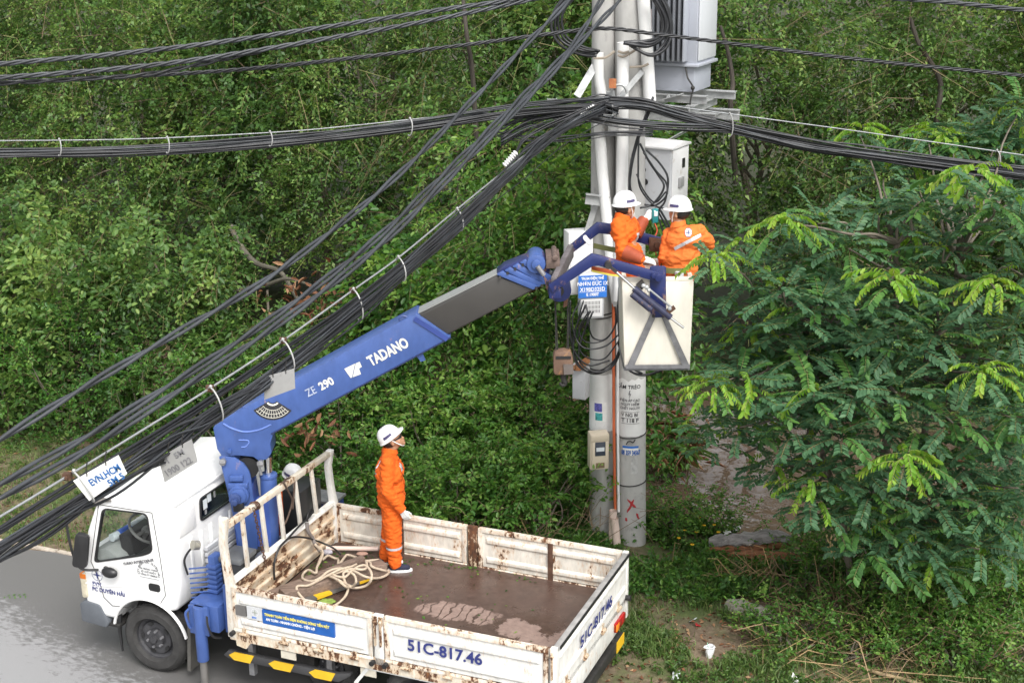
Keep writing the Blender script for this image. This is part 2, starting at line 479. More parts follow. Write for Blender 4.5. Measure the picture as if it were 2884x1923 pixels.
# narrow worn concrete strip that edges the asphalt
mb = MB()
for k in range(27):
    a = -12 + k * .5
    mb.box((a, 2.10, -.05), (a + .5 - .02 * random.random(), 2.15 + .02 * random.random(), .012))
tag(road_frame(mb.obj('road_edging', pm('worn edging concrete', (.46, .40, .33), .85, var=.35, scale=6, dirt=(.12, .1, .08), dirt_amt=.6))), kind='structure')

# muddy canal water
m, t, b = _new('muddy water')
vec = coords(t)
t.links.new(ramp(t, noise_tex(t, vec, .6, 4), [(.3, (.085, .059, .041)), (.7, (.115, .082, .058))]).outputs[0], b.inputs['Base Color'])
b.inputs['Roughness'].default_value = .03
b.inputs['IOR'].default_value = 1.5
b.inputs['Specular IOR Level'].default_value = .7
calm = ramp(t, noise_tex(t, vec, .55, 3, .5), [(.47, .10), (.60, 1)]).outputs[0]
bump(t, b, math_n(t, 'MULTIPLY', noise_tex(t, coords(t, (1, 1.3, 1)), 4.5, 2, .5, .3), calm), .55, .06)
me = bpy.data.meshes.new('canal_water')
me.from_pydata([(-120, 5.0, -.6), (120, 5.0, -.6), (120, 13.8, -.6), (-120, 13.8, -.6)], [], [(0, 1, 2, 3)])
me.materials.append(m)
tag(road_frame(link('canal_water', me)), kind='structure')

# ------------------------------------------------------------------ leaves
def unit(a): return a / np.maximum(np.linalg.norm(a, axis=-1, keepdims=True), 1e-9)
def rnd_unit(n): return unit(rng.normal(size=(n, 3)))
def leaf_arrays(pos, d, nrm, L, W, hexa=False, fold=.25, droop=.15):
    """pos,d,nrm (n,3); L,W (n,) -> verts (n*k,3), faces"""
    d = unit(d); side = unit(np.cross(d, nrm)); up = np.cross(side, d)
    L = L[:, None]; W = W[:, None]
    if not hexa:
        v = np.stack([pos, pos + d * L * .48 + side * W * .5 + up * W * fold, pos + d * L - up * L * droop, pos + d * L * .48 - side * W * .5 + up * W * fold], 1)
        n = len(pos); base = np.arange(n)[:, None] * 4
        return v.reshape(-1, 3), base + np.array([0, 1, 2, 3]), 1
    v = np.stack([pos, pos + d * L * .3 + side * W * .42 + up * W * fold, pos + d * L * .72 + side * W * .46 + up * (W * fold - L * droop * .4), pos + d * L - up * L * droop,
                  pos + d * L * .72 - side * W * .46 + up * (W * fold - L * droop * .4), pos + d * L * .3 - side * W * .42 + up * W * fold], 1)
    n = len(pos); base = np.arange(n)[:, None] * 6
    f = np.concatenate([base + np.array([0, 1, 2, 3]), base + np.array([0, 3, 4, 5])], 1).reshape(-1, 4)
    return v.reshape(-1, 3), f, 2
def quads_mesh(name, parts, mats, parent=None, kind=None):
    """parts: list of (verts, quads, tint per quad, material index)"""
    off = 0; vs, fs, tn, mi = [], [], [], []
    for v, f, ti, m_ in parts:
        vs.append(v); fs.append(f + off); off += len(v)
        tn.append(np.broadcast_to(ti, (len(f),))); mi.append(np.full(len(f), m_, np.int32))
    v = np.concatenate(vs).astype(np.float32); f = np.concatenate(fs).astype(np.int32)
    me = bpy.data.meshes.new(name)
    me.vertices.add(len(v)); me.vertices.foreach_set('co', v.ravel())
    me.loops.add(f.size); me.loops.foreach_set('vertex_index', f.ravel())
    me.polygons.add(len(f)); me.polygons.foreach_set('loop_start', np.arange(0, f.size, 4, dtype=np.int32))
    me.polygons.foreach_set('material_index', np.concatenate(mi))
    a = me.attributes.new('tint', 'FLOAT', 'FACE'); a.data.foreach_set('value', np.concatenate(tn).astype(np.float32))
    for m_ in mats: me.materials.append(m_)
    me.update(calc_edges=True)
    o = bpy.data.objects.new(name, me); COL.objects.link(o)
    if parent:
        o.parent = parent
        o.matrix_parent_inverse = (Matrix.Translation(parent.location) @ parent.rotation_euler.to_matrix().to_4x4()).inverted()
    return tag(o, kind=kind)
def ribbon(p0, p1, p2, w):
    """thin two-piece stems through three points (n,3)"""
    d = unit(p2 - p0); s = unit(np.cross(d, rnd_unit(len(p0)))) * np.asarray(w).reshape(-1, 1) * .5
    s2 = np.cross(d, s)
    v = np.stack([p0 - s, p0 + s, p1 + s * .8, p1 - s * .8, p2 + s * .4, p2 - s * .4, p0 - s2, p0 + s2, p2 + s2 * .4, p2 - s2 * .4], 1)
    base = np.arange(len(p0))[:, None] * 10
    f = np.concatenate([base + np.array([0, 1, 2, 3]), base + np.array([3, 2, 4, 5]), base + np.array([6, 7, 8, 9])], 1).reshape(-1, 4)
    return v.reshape(-1, 3), f
def sprays(o, d, length, nleaf, L, W, tint, hexa=False, droop=.35, stem_w=.006, stem_frac=1.0, updir=(0, 0, 1), face=.5):
    """leafy shoots: o,d (n,3) start and direction; returns mesh parts (leaves, stems)"""
    n = len(o); d = unit(d)
    ln = length * rng.uniform(.65, 1.25, n)[:, None]
    s = (np.arange(nleaf) + .6) / nleaf
    down = np.array([0, 0, -1.0])
    pos = o[:, None] + d[:, None] * ln[:, None] * s[None, :, None] + down * (droop * ln[:, None] * (s ** 2)[None, :, None])
    sd = unit(np.cross(d, np.asarray(updir) + .35 * rng.normal(size=(n, 3))))
    alt = np.where(np.arange(nleaf) % 2 == 0, 1., -1.)
    ld = d[:, None] * .75 + sd[:, None] * alt[None, :, None] * .8 + rng.normal(size=(n, nleaf, 3)) * .28 + down * .18
    nr = np.asarray(updir) * face + (1 - face) * unit(np.cross(sd, d))[:, None] + rng.normal(size=(n, nleaf, 3)) * .38
    k = n * nleaf
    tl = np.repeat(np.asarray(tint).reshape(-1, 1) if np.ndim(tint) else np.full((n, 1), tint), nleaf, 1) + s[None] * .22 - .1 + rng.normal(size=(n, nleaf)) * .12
    sz = rng.uniform(.65, 1.2, (n, nleaf)) * (1.05 - .35 * s[None])
    v, f, rep = leaf_arrays(pos.reshape(k, 3), ld.reshape(k, 3), nr.reshape(k, 3), (L * sz).ravel(), (W * sz).ravel(), hexa)
    parts = [(v, f, np.repeat(np.clip(tl, 0, 1).ravel(), rep), 0)]
    if stem_frac > 0:
        m_ = rng.random(n) < stem_frac
        mid = o + d * ln * .5 + down * droop * ln * .25; end = o + d * ln + down * droop * ln
        sv, sf = ribbon(o[m_], mid[m_], end[m_], np.full(m_.sum(), stem_w))
        parts.append((sv, sf, np.repeat(rng.random(m_.sum()), 3), 1))
    return parts
TWIG = leafmat('twigs', [(0, (.10, .07, .045)), (.5, (.20, .15, .09)), (1, (.20, .22, .08))], .8, 0.0, spec=.2)
LEAF_FAR = leafmat('canal tree leaves', [(0, (.032, .068, .022)), (.35, (.068, .146, .038)), (.7, (.128, .238, .060)), (1, (.26, .37, .10))])
LEAF_BUSH = leafmat('bush leaves', [(0, (.026, .070, .018)), (.4, (.054, .150, .030)), (.75, (.11, .245, .045)), (1, (.22, .36, .075))], .38)
LEAF_WEED = leafmat('weed leaves', [(0, (.03, .065, .02)), (.5, (.08, .16, .035)), (1, (.18, .26, .07))], .45)
LEAF_RED = leafmat('dry leaves', [(0, (.07, .03, .018)), (.5, (.20, .085, .04)), (1, (.42, .27, .15))], .7, .2)
GRASS = leafmat('grass blades', [(0, (.045, .085, .022)), (.5, (.10, .175, .042)), (.85, (.17, .215, .07)), (1, (.33, .29, .14))], .5, .3)

def wavy(p, q, wig, n=6):
    p, q = V(p), V(q)
    pts = [p.lerp(q, k / n) + V(rng.normal(size=3)) * (wig * (0 if k in (0, n) else 1)) for k in range(n + 1)]
    return spline(pts, 3)
def trunk_into(mb, p, q, r0, r1, wig, n=5, sides=7):
    path = wavy(p, q, wig, n)
    mb.sweep(path, np.linspace(r0, r1, len(path)), sides)
    return path
GAPS = ((640, 660, 130, 85), (430, 500, 70, 45), (500, 220, 55, 40), (1010, 850, 60, 40), (700, 980, 60, 40), (1640, 1050, 190, 150), (1690, 760, 150, 190), (1690, 930, 170, 150))
def wall_tree(u, v, base, top, ru, rv, nclump, nspray, tint, label, group='trees beyond the canal', leaf=.116, lean=0.0, trunk_r=.09, spl=.52, nl=10, wr=.50, hexa=False, name='canal_tree', mat=None, sig=.30):
    leaf *= rng.uniform(.85, 1.25); spl *= rng.uniform(.85, 1.2); wr *= rng.uniform(.85, 1.2)
    g = float(ground_h(u, v))
    t_ = thing(name, label, 'tree', RW(u, v, g), 0, group)
    ph = rng.uniform(-1.9, 1.9, nclump); h = rng.random(nclump)
    f = .62 + .38 * np.sin(np.clip(h * 1.15 + .12, 0, 1) * math.pi) ** .7
    rr = rng.uniform(.72, 1.08, nclump) * f
    lu = u + np.sin(ph) * ru * rr; lv = v - np.cos(ph) * rv * rr + lean * (1 - h)
    lz = base + (top - base) * h + rng.normal(size=nclump) * .15
    c = np.array([RW(a, b_, z) for a, b_, z in zip(lu, lv, lz)])
    keep = np.ones(nclump, bool)
    for i in range(nclump):                                        # openings showing bank and litter; the last two added so water mirrors sky
        x, y = disp(c[i])
        for gx, gy, grx, gry in GAPS:
            if ((x - gx) / grx) ** 2 + ((y - gy) / gry) ** 2 < rng.uniform(.55, 1.35): keep[i] = False
    c, ph, h = c[keep], ph[keep], h[keep]; nclump = len(c)
    out = np.array([DU * math.sin(a) - DV * math.cos(a) + V((0, 0, .35)) for a in ph]).reshape(-1, 3)
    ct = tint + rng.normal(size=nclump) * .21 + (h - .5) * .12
    o = np.repeat(c, nspray, 0) + rng.normal(size=(nclump * nspray, 3)) * np.array([sig, sig, sig * .8])
    d = np.repeat(out, nspray, 0) * .55 + rnd_unit(nclump * nspray) * .75 + np.array([0, 0, -.12])
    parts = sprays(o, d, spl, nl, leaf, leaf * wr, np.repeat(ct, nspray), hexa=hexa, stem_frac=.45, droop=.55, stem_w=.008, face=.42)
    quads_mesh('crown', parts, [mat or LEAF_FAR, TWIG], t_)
    mb = MB()
    tp = RW(u + rng.normal() * .4, v + .3, base + (top - base) * .8)
    path = trunk_into(mb, RW(u, v, g - .1), tp, trunk_r, trunk_r * .35, .16)
    for k in rng.choice(nclump, min(9, nclump), replace=False):
        j = int(len(path) * (.2 + .55 * h[k]))
        trunk_into(mb, path[j], V(c[k]), trunk_r * .38, .012, .10, 4, 5)
    mb.xf(Matrix.Translation(-t_.location)).obj('trunk', BARK, t_)
    return t_
common = 'dense green tree in the leafy wall beyond the canal'
k = 0
for u in np.arange(-14.2, 15.5, 1.8):
    vv = 13.3 + rng.uniform(-.5, .5)
    top = 6.6 + rng.uniform(-.7, .7)
    wall_tree(u + rng.uniform(-.3, .3), vv, -.35 + rng.uniform(-.1, .3), top, 1.5, 1.9, 150, 14, .52 + rng.uniform(-.15, .16), common, lean=-.3)
for u in np.arange(-17.0, 17, 2.6):
    wall_tree(u + rng.uniform(-.4, .4), 16.6 + rng.uniform(-.4, .6), 4.3 if 1 < u < 7 else 3.2, 10.2 + rng.uniform(-.6, .8), 2.0, 1.8, 80, 14, .46 + rng.uniform(-.08, .1), 'taller green tree behind the leafy wall beyond the canal', 'taller trees behind the canal trees', leaf=.11)

# leafy trees rooted on the near bank and leaning over the water
ORD = ('leftmost', 'second from left', 'third from left', 'fourth from left', 'fifth from left', 'sixth from left', 'seventh from left', 'rightmost')
for k_, (u, v, base, top, ru, rv, ti) in enumerate(((-8.8, 6.6, .2, 3.4, 1.4, 1.2, .50), (-7.0, 6.4, .1, 2.9, 1.4, 1.2, .55), (-5.2, 6.6, .1, 3.2, 1.3, 1.2, .50), (-3.7, 6.7, .0, 2.7, 1.1, 1.0, .46), (-2.6, 6.4, -.1, 1.9, .9, .9, .5), (-.9, 6.6, .0, 3.3, 1.1, 1.0, .55), (.2, 6.9, .1, 4.7, 1.2, 1.1, .60), (1.5, 7.0, .2, 5.3, 1.2, 1.1, .58))):
    wall_tree(u, v, base, top, ru, rv, 78, 13, ti, ORD[k_] + ' of the leafy trees on the near canal bank, left of the poles', 'leafy trees on the near bank', leaf=.115, trunk_r=.05, spl=.44, nl=8, wr=.5, hexa=True, name='bank_tree', mat=LEAF_FAR if u < -1.5 else LEAF_BUSH, sig=.22)

# thicket that closes the wood behind them: one mass
n = 7000
o = np.array([RW(a, b_, z) for a, b_, z in zip(rng.uniform(-26, 22, n), rng.uniform(18.8, 21.5, n), rng.uniform(.2, 11, n))])
o = o[~((o[:, 0] > 2.2) & (o[:, 0] < 7.0) & (o[:, 2] < 7.0))]; n = len(o)      # a clearing that lets sky light down to the water
d = rnd_unit(n) + np.array([0, -.4, 0.1])
tag(quads_mesh('far_wood', sprays(o, d, .9, 8, .24, .12, .35 + rng.normal(size=n) * .15, stem_frac=.2, stem_w=.02), [LEAF_FAR, TWIG]), kind='stuff')

# long bare shoots and vines that arch out of the leaves, too many to count
n = 340
o = np.array([RW(a, b_, z) for a, b_, z in zip(rng.uniform(-13, 14, n), rng.uniform(10.9, 11.9, n), rng.uniform(.0, 6.5, n))])
d = rnd_unit(n) * np.array([1, .6, 1]) + np.array([0, -.25, -.25]); ln = rng.uniform(.4, 1.3, n)[:, None]
kp = np.array([all(((disp(q)[0] - gx) / grx) ** 2 + ((disp(q)[1] - gy) / gry) ** 2 > 1 for gx, gy, grx, gry in GAPS[:1]) for q in o])
o, d, ln = o[kp], unit(d)[kp], ln[kp]
sv, sf = ribbon(o, o + d * ln * .5 + rng.normal(size=o.shape) * .06, o + d * ln + np.array([0, 0, -.12]), np.full(len(o), .010))
tag(quads_mesh('bare_shoots', [(sv, sf, np.repeat(rng.random(len(o)), 3), 0)], [TWIG]), kind='stuff')
# a few limbs and bare patches that show between the crowns
BARK_D = pm('dark wet bark', (.05, .042, .034), .9, var=.4, scale=6, bmp=.6, bscale=22, stretch=(1, 1, .3))
BARK_M = pm('mossy grey bark', (.085, .078, .058), .9, var=.4, scale=6, bmp=.6, bscale=22)
def limb(label, pts, r0, r1, name='bare_branch'):
    mb = MB(); path = spline(pts, 5)
    mb.sweep(path, np.linspace(r0, r1, len(path)), 8)
    return tag(mb.obj(name, BARK_D if name == 'bare_tree' else BARK_M), label, 'tree' if name == 'bare_tree' else 'branch')
limb('thick bent grey limb bowing down in the canal wood, left of centre', [P(530, 520, 23.4), P(560, 575, 22.9), P(592, 606, 22.6), P(640, 622, 22.3), P(668, 660, 22.1), P(700, 720, 21.9)], .05, .03)
limb('thin bare limb reaching out level below the bent grey limb', [P(540, 668, 22.0), P(610, 655, 21.8), P(660, 640, 21.6), P(715, 655, 21.5)], .045, .02)
limb('straight dark trunk showing between leaves at the top, left of the poles', [P(1095, 330, 24.2), P(1085, 170, 23.9), P(1072, 80, 23.6), P(1062, -20, 23.8)], .045, .03, 'bare_tree')
limb('dark forked trunk showing between leaves just right of the transformer', [P(1690, 420, 23.2), P(1678, 250, 22.6), P(1683, 190, 22.6), P(1672, 120, 22.6), P(1655, 60, 22.6)], .05, .025, 'bare_tree')
limb('dark leaning trunk in the upper right corner of the wood', [P(2160, 460, 23.0), P(2150, 290, 22.4), P(2160, 190, 22.4), P(2110, 100, 22.4), P(2090, 40, 22.4)], .055, .03, 'bare_tree')

# ------------------------------------------------------------------ bushes on the near bank
def bush(u, v, h, r, nclump, nspray, tint, label, group, leaf=.085, mat=None, name='bank_bush', cat='bush', hexa=True, stem=True):
    g = float(ground_h(u, v))
    t_ = thing(name, label, cat, RW(u, v, g), 0, group)
    ph = rng.uniform(-2.4, 2.4, nclump); hh = rng.random(nclump) ** .8
    rr = r * np.sqrt(np.clip(1.05 - hh ** 2, .05, 1)) * rng.uniform(.55, 1.05, nclump)
    c = np.array([RW(u + math.sin(a) * q, v - math.cos(a) * q, g + .08 + z * h) for a, q, z in zip(ph, rr, hh)])
    out = np.array([DU * math.sin(a) - DV * math.cos(a) for a in ph]) * .6 + np.array([0, 0, .7])
    o = np.repeat(c, nspray, 0) + rng.normal(size=(nclump * nspray, 3)) * np.array([.16, .16, .12])
    d = np.repeat(out, nspray, 0) + rnd_unit(nclump * nspray) * .8
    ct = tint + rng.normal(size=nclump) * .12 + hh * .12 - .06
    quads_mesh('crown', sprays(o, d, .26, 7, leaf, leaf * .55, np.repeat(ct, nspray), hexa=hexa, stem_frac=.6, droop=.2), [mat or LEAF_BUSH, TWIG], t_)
    if stem:
        mb = MB()
        for k in rng.choice(nclump, min(8, nclump), replace=False):
            trunk_into(mb, RW(u + rng.normal() * .12, v + rng.normal() * .12, g - .05), V(c[k]), .018, .006, .06, 3, 5)
        mb.xf(Matrix.Translation(-t_.location)).obj('stem', BARK, t_)
    return t_
for k_, (u, v, h, r) in enumerate(((-7.6, 5.4, 1.5, 1.1), (-6.2, 5.6, 1.9, 1.1), (-4.9, 5.5, 1.7, 1.1), (-3.6, 5.3, 1.6, 1.0), (-2.5, 5.6, 1.9, 1.1), (-1.4, 5.2, 1.5, 1.0))):
    bush(u, v, h, r, 42, 9, .5 + rng.uniform(-.06, .1), (ORD[k_] if k_ < 5 else 'rightmost') + ' of the low green bushes on the bank behind the truck cab', 'bushes on the bank left of the truck', .078)
for (u, v, h, r, w_) in ((-.3, 4.3, 1.25, .9, 'left one of the three front bushes'), (.7, 4.2, 1.1, .9, 'middle one of the three front bushes'), (1.5, 4.7, 1.2, .8, 'right one of the three front bushes'), (-.1, 5.4, 1.6, 1.0, 'left one of the three rear bushes'), (1.0, 5.5, 1.5, 1.0, 'middle one of the three rear bushes'), (1.9, 5.6, 1.15, .9, 'right one of the three rear bushes')):
    bush(u, v, h, r, 46, 10, .62 + rng.uniform(-.06, .1), w_ + ' behind the cargo bed, left of the poles', 'bushes behind the cargo bed', .084)
# ================================================================== CRANE TRUCK (local: x = u backwards, y = v away, z up)
TR = thing('crane_truck', 'white crane truck with an open rusty cargo bed and blue crane boom raised', 'truck', ORG, YAW)
BL, BW, FL, RIMZ = 3.50, 2.20, .83, 1.30

# ---- cab
prof = [(-1.905, .55), (-1.925, .80), (-1.90, 1.20), (-1.80, 1.55), (-1.64, 1.90), (-1.50, 2.01), (-1.2, 2.055), (-.90, 2.05), (-.74, 2.00), (-.69, 1.90), (-.68, 1.10), (-.74, .80), (-.95, .76), (-.98, .56)]
mb = MB(); mb.prism(prof, 'y', .12, 1.90)
cab = mb.obj('cab', WHITE_CAB, TR, bevel=.055, seg=3)
mb = MB(); mb.prism([(-1.86, .85), (-1.84, 1.20), (-1.74, 1.55), (-1.60, 1.86), (-1.48, 1.95), (-.90, 1.99), (-.75, 1.92), (-.73, .85)], 'y', .165, 1.855)
c_ = mb.obj('cutter', None, TR); bpy.context.view_layer.update(); boolean_cut(cab, c_)
def rounded(pts, r=.05, n=4):
    out = []
    m_ = len(pts)
    for i in range(m_):
        p, a, b_ = V((*pts[i], 0)), V((*pts[i - 1], 0)), V((*pts[(i + 1) % m_], 0))
        rr = min(r, (a - p).length * .45, (b_ - p).length * .45)
        s_, e_ = p + (a - p).normalized() * rr, p + (b_ - p).normalized() * rr
        for k in range(n + 1):
            t_ = k / n
            q = s_.lerp(p, t_).lerp(p.lerp(e_, t_), t_)
            out.append((q.x, q.y))
    return out
WIN = rounded([(-1.745, 1.19), (-1.10, 1.385), (-.965, 1.45), (-.99, 1.885), (-1.56, 1.855)], .07)
mb = MB(); mb.prism(WIN, 'y', -.1, 2.3)
c_ = mb.obj('cutter', None, TR); bpy.context.view_layer.update(); boolean_cut(cab, c_)
mb = MB(); mb.prism(rounded([(.58, 1.645), (1.44, 1.645), (1.42, 1.895), (.60, 1.895)], .05), 'x', -.8, -.6)
c_ = mb.obj('cutter', None, TR); bpy.context.view_layer.update(); boolean_cut(cab, c_)
mb = MB()
a_, b_ = V((-1.88, 0, 1.28)), V((-1.66, 0, 1.86))
nrm = V((-(b_ - a_).z, 0, (b_ - a_).x)).normalized()
pts = []
for y0, q in ((.24, a_), (1.78, a_), (1.72, b_), (.30, b_)): pts.append(V((q.x, y0, q.z)))
mb.add([p + nrm * .2 for p in pts] + [p - nrm * .25 for p in pts], [(0, 1, 2, 3), (7, 6, 5, 4), (0, 4, 5, 1), (1, 5, 6, 2), (2, 6, 7, 3), (3, 7, 4, 0)])
c_ = mb.obj('cutter', None, TR); bpy.context.view_layer.update(); boolean_cut(cab, c_)
# wheel arch
mb = MB(); mb.cyl((-1.10, -.2, .42), (-1.10, .52, .42), .455, n=36)
c_ = mb.obj('cutter', None, TR); bpy.context.view_layer.update(); boolean_cut(cab, c_)
# panes
mb = MB(); mb.prism([(x * .999, z) for x, z in WIN], 'y', .135, .141); mb.obj('side_window', GLASS, TR)
mb = MB(); mb.prism(WIN, 'y', 1.868, 1.874); mb.obj('side_window', GLASS, TR)
mb = MB(); mb.add([p - nrm * .012 for p in pts] + [p - nrm * .018 for p in pts], [(0, 1, 2, 3), (7, 6, 5, 4), (0, 4, 5, 1), (1, 5, 6, 2), (2, 6, 7, 3), (3, 7, 4, 0)]); mb.obj('windscreen', GLASS, TR)
mb = MB(); mb.prism(rounded([(.59, 1.655), (1.43, 1.655), (1.41, 1.885), (.61, 1.885)], .05), 'x', -.699, -.693); rwin = mb.obj('rear_window', GLASSD, TR)
def ring(mb, outline, axis, a, b, inset):
    """a closed flat seal that follows an outline"""
    n = len(outline); cx = sum(p[0] for p in outline) / n; cy = sum(p[1] for p in outline) / n
    inn = []
    for p in outline:
        l = math.hypot(p[0] - cx, p[1] - cy); inn.append((p[0] - (p[0] - cx) / l * inset, p[1] - (p[1] - cy) / l * inset))
    f = {'x': lambda p, t: (t, p[0], p[1]), 'y': lambda p, t: (p[0], t, p[1])}[axis]
    vs = [f(p, t) for t in (a, b) for q in (outline, inn) for p in q]
    fs = []
    for k in range(n):
        j = (k + 1) % n
        fs += [(k, j, n + j, n + k), (2 * n + k, 3 * n + k, 3 * n + j, 2 * n + j), (k, 2 * n + k, 2 * n + j, j), (n + k, n + j, 3 * n + j, 3 * n + k)]
    return mb.add(vs, fs)
mb = MB(); ring(mb, rounded([(.575, 1.64), (1.445, 1.64), (1.425, 1.90), (.595, 1.90)], .055), 'x', -.70, -.672, .022); mb.obj('window_seal', BLACK, rwin)
mb = MB(); ring(mb, WIN, 'y', .112, .15, .018); mb.obj('window_seal', BLACK, TR)
for (y0, z0, w_, h_) in ((.66, 1.74, .07, .11), (.74, 1.79, .07, .09), (.68, 1.68, .035, .05), (.86, 1.80, .03, .07)):
    mb = MB(); mb.box((-.690, y0, z0), (-.687, y0 + w_, z0 + h_)); mb.obj('sticker', LABELW if w_ > .04 else SHEET, rwin)
# door outline, swage lines and corrugated rear wall
mb = MB()
door = [(-1.70, 1.00), (-1.66, .80), (-1.56, .72), (-1.0, .775), (-.86, .975), (-.885, 1.40), (-.935, 1.90), (-1.60, 1.885), (-1.78, 1.20)]
for i in range(len(door)):
    p, q = door[i], door[(i + 1) % len(door)]
    mb.bar((p[0], .119, p[1]), (q[0], .119, q[1]), .006, .006, (0, 1, 0))
mb.obj('door_seam', DARK, TR)
mb = MB(); mb.prism(rounded([(-1.06, 1.00), (-.92, 1.00), (-.92, 1.085), (-1.06, 1.085)], .03), 'y', .108, .125); mb.obj('door_handle', BLACK, TR, bevel=.005)
mb = MB()
path = [(-1.88, .118, .93), (-1.60, .118, .945), (-1.30, .118, 1.0), (-1.05, .118, .99), (-.90, .118, .97)]
mb.sweep(spline(path, 6), .012, 6, flat=.5); mb.obj('door_crease', WHITE_CAB, TR)
mb = MB()
for i in range(8):
    y0 = .36 + i * .185
    mb.box((-.70, y0, 1.12 + .03 * (i % 2)), (-.668, y0 + .055, 1.56 - .02 * i if i < 2 else 1.55))
mb.box((-.70, .19, 1.62), (-.672, .50, 1.92))
mb.obj('rear_panel_rib', WHITE_CAB, TR, bevel=.012)
mb = MB()
mb.sweep([(-.70, .18, 1.985), (-.69, .24, 2.0), (-.69, 1.78, 2.0), (-.70, 1.84, 1.985)], .014, 6); mb.obj('roof_gutter', WHITE_CAB, TR)
# arch lip
mb = MB()
mb.sweep([(-1.10 + .462 * math.cos(a), .118, .42 + .462 * math.sin(a)) for a in np.linspace(R_(12), R_(168), 22)], .022, 6, flat=.7); mb.obj('wheel_arch', WHITE_CAB, TR)
# bumper, step, lamps, mirrors
mb = MB(); mb.prism(rounded([(-1.98, .46), (-1.985, .68), (-1.90, .72), (-1.72, .70), (-1.62, .50), (-1.66, .44)], .03), 'y', .10, 1.92); mb.obj('bumper', pm('bumper grey', (.10, .11, .125), .5, var=.15), TR, bevel=.02)
mb = MB(); mb.box((-1.66, .125, .46), (-1.50, .40, .50)); mb.box((-1.64, .16, .50), (-1.52, .36, .515)); mb.obj('step', DARK, TR, bevel=.01)
mb = MB(); mb.prism(rounded([(-1.945, .74), (-1.95, 1.02), (-1.87, 1.06), (-1.86, .76)], .03), 'y', .115, .40); hl = mb.obj('headlamp', CLEARLENS, TR, bevel=.015)
mb = MB(); mb.box((-1.952, .112, .97), (-1.87, .30, 1.035)); mb.obj('turn_signal', AMBER, hl, bevel=.01)
mb = MB(); mb.prism(rounded([(-1.945, .74), (-1.95, 1.02), (-1.87, 1.06), (-1.86, .76)], .03), 'y', 1.62, 1.905); mb.obj('headlamp', CLEARLENS, TR, bevel=.015)
mb = MB(); mb.cyl((-1.765, .122, .635), (-1.765, .105, .635), .033, n=16); mb.obj('side_marker', pm('orange marker', (.45, .12, .03), .3), TR, bevel=.006)
mb = MB()
mb.sweep(spline([(-1.66, .13, 1.86), (-1.76, .02, 1.87), (-1.90, -.02, 1.86), (-1.915, -.03, 1.60), (-1.87, -.03, 1.30), (-1.80, -.01, 1.17), (-1.66, .08, 1.14)], 6), .014, 7); arm = mb.obj('mirror_arm', BLACK, TR)
mb = MB(); mb.prism(rounded([(-.085, -.20), (.075, -.20), (.085, .18), (-.06, .20)], .05), 'x', -.035, .035); mb.xf(Matrix.Translation((-1.775, -.02, 1.40)) @ Matrix.Rotation(R_(-68), 4, 'Z') @ Matrix.Rotation(R_(-8), 4, 'X')); mb.obj('mirror', BLACK, TR, bevel=.02)
mb = MB(); mb.ball((-1.50, .055, 1.15), .1, (1.0, .5, .58)); mb.bar((-1.60, .11, 1.16), (-1.48, .07, 1.16), .03, .04); mb.obj('mirror', BLACK, TR)
mb = MB(); mb.sweep([(-1.63, .10, 1.885), (-1.50, .09, 1.965), (-1.42, .10, 1.965)], [.02, .028, .015], 6, flat=.4); mb.obj('worn_trim', pm('scuffed trim', (.15, .14, .13), .8, var=.5, scale=30), TR)
# interior
mb = MB(); mb.prism(rounded([(-1.80, .95), (-1.84, 1.27), (-1.62, 1.35), (-1.45, 1.24), (-1.42, .95)], .05), 'y', .19, 1.84); mb.obj('dashboard', DASH, TR, bevel=.02)
mb = MB(); mb.prism(rounded([(-1.54, 1.22), (-1.57, 1.46), (-1.42, 1.44), (-1.38, 1.22)], .04), 'y', .34, .78); mb.obj('instrument_hood', BLACK, TR, bevel=.02)
sw = MB()
C0 = V((-1.34, .56, 1.47)); ax = V((.55, 0, .83)).normalized(); e1 = V((0, 1, 0)); e2 = ax.cross(e1)
sw.sweep([C0 + (e1 * math.cos(a) + e2 * math.sin(a)) * .215 for a in np.linspace(0, 2 * math.pi, 33)], .016, 8, caps=False)
sw.ball(C0 - ax * .03, .06, (1, 1.3, .8))
for a in (R_(0), R_(180), R_(262)): sw.bar(C0 - ax * .02, C0 + (e1 * math.cos(a) + e2 * math.sin(a)) * .21, .035, .015, ax)
sw.sweep([C0 - ax * .03, C0 - ax * .4], .035, 8)
sw.obj('steering_wheel', pm('worn steering wheel', (.16, .16, .155), .4), TR)
for y0 in (.36, 1.25):
    mb = MB(); mb.box((-1.28, y0, .95), (-.86, y0 + .46, 1.10)); mb.prism([(-.95, 1.08), (-.84, 1.60), (-.76, 1.60), (-.82, 1.08)], 'y', y0 + .02, y0 + .44); mb.obj('seat', SEAT, TR, bevel=.045)
mb = MB(); mb.prism(rounded([(-1.66, 1.10), (-1.20, 1.10), (-1.05, 1.16), (-1.02, 1.32), (-1.30, 1.33), (-1.45, 1.22)], .05), 'y', .175, .225); mb.obj('door_lining', pm('door lining', (.17, .18, .17), .7), TR, bevel=.012)
mb = MB(); mb.sweep([(-1.66, .34, 1.395), (-1.60, .70, 1.405)], [.045, .045], 12); mb.sweep([(-1.60, .70, 1.405), (-1.585, .79, 1.407), (-1.58, .83, 1.408)], [.045, .03, .02], 12)
bt = mb.obj('water_bottle', pm('clear bottle plastic', (.62, .68, .72), .15), None); bt.location = ORG; bt.rotation_euler = (0, 0, YAW)
tag(bt, 'plastic water bottle with a blue label lying on the dashboard of the white cab', 'bottle')
mb = MB(); mb.cyl((-1.645, .43, 1.397), (-1.618, .60, 1.402), .0475, n=14); mb.obj('bottle_label', WATERBLUE, bt)
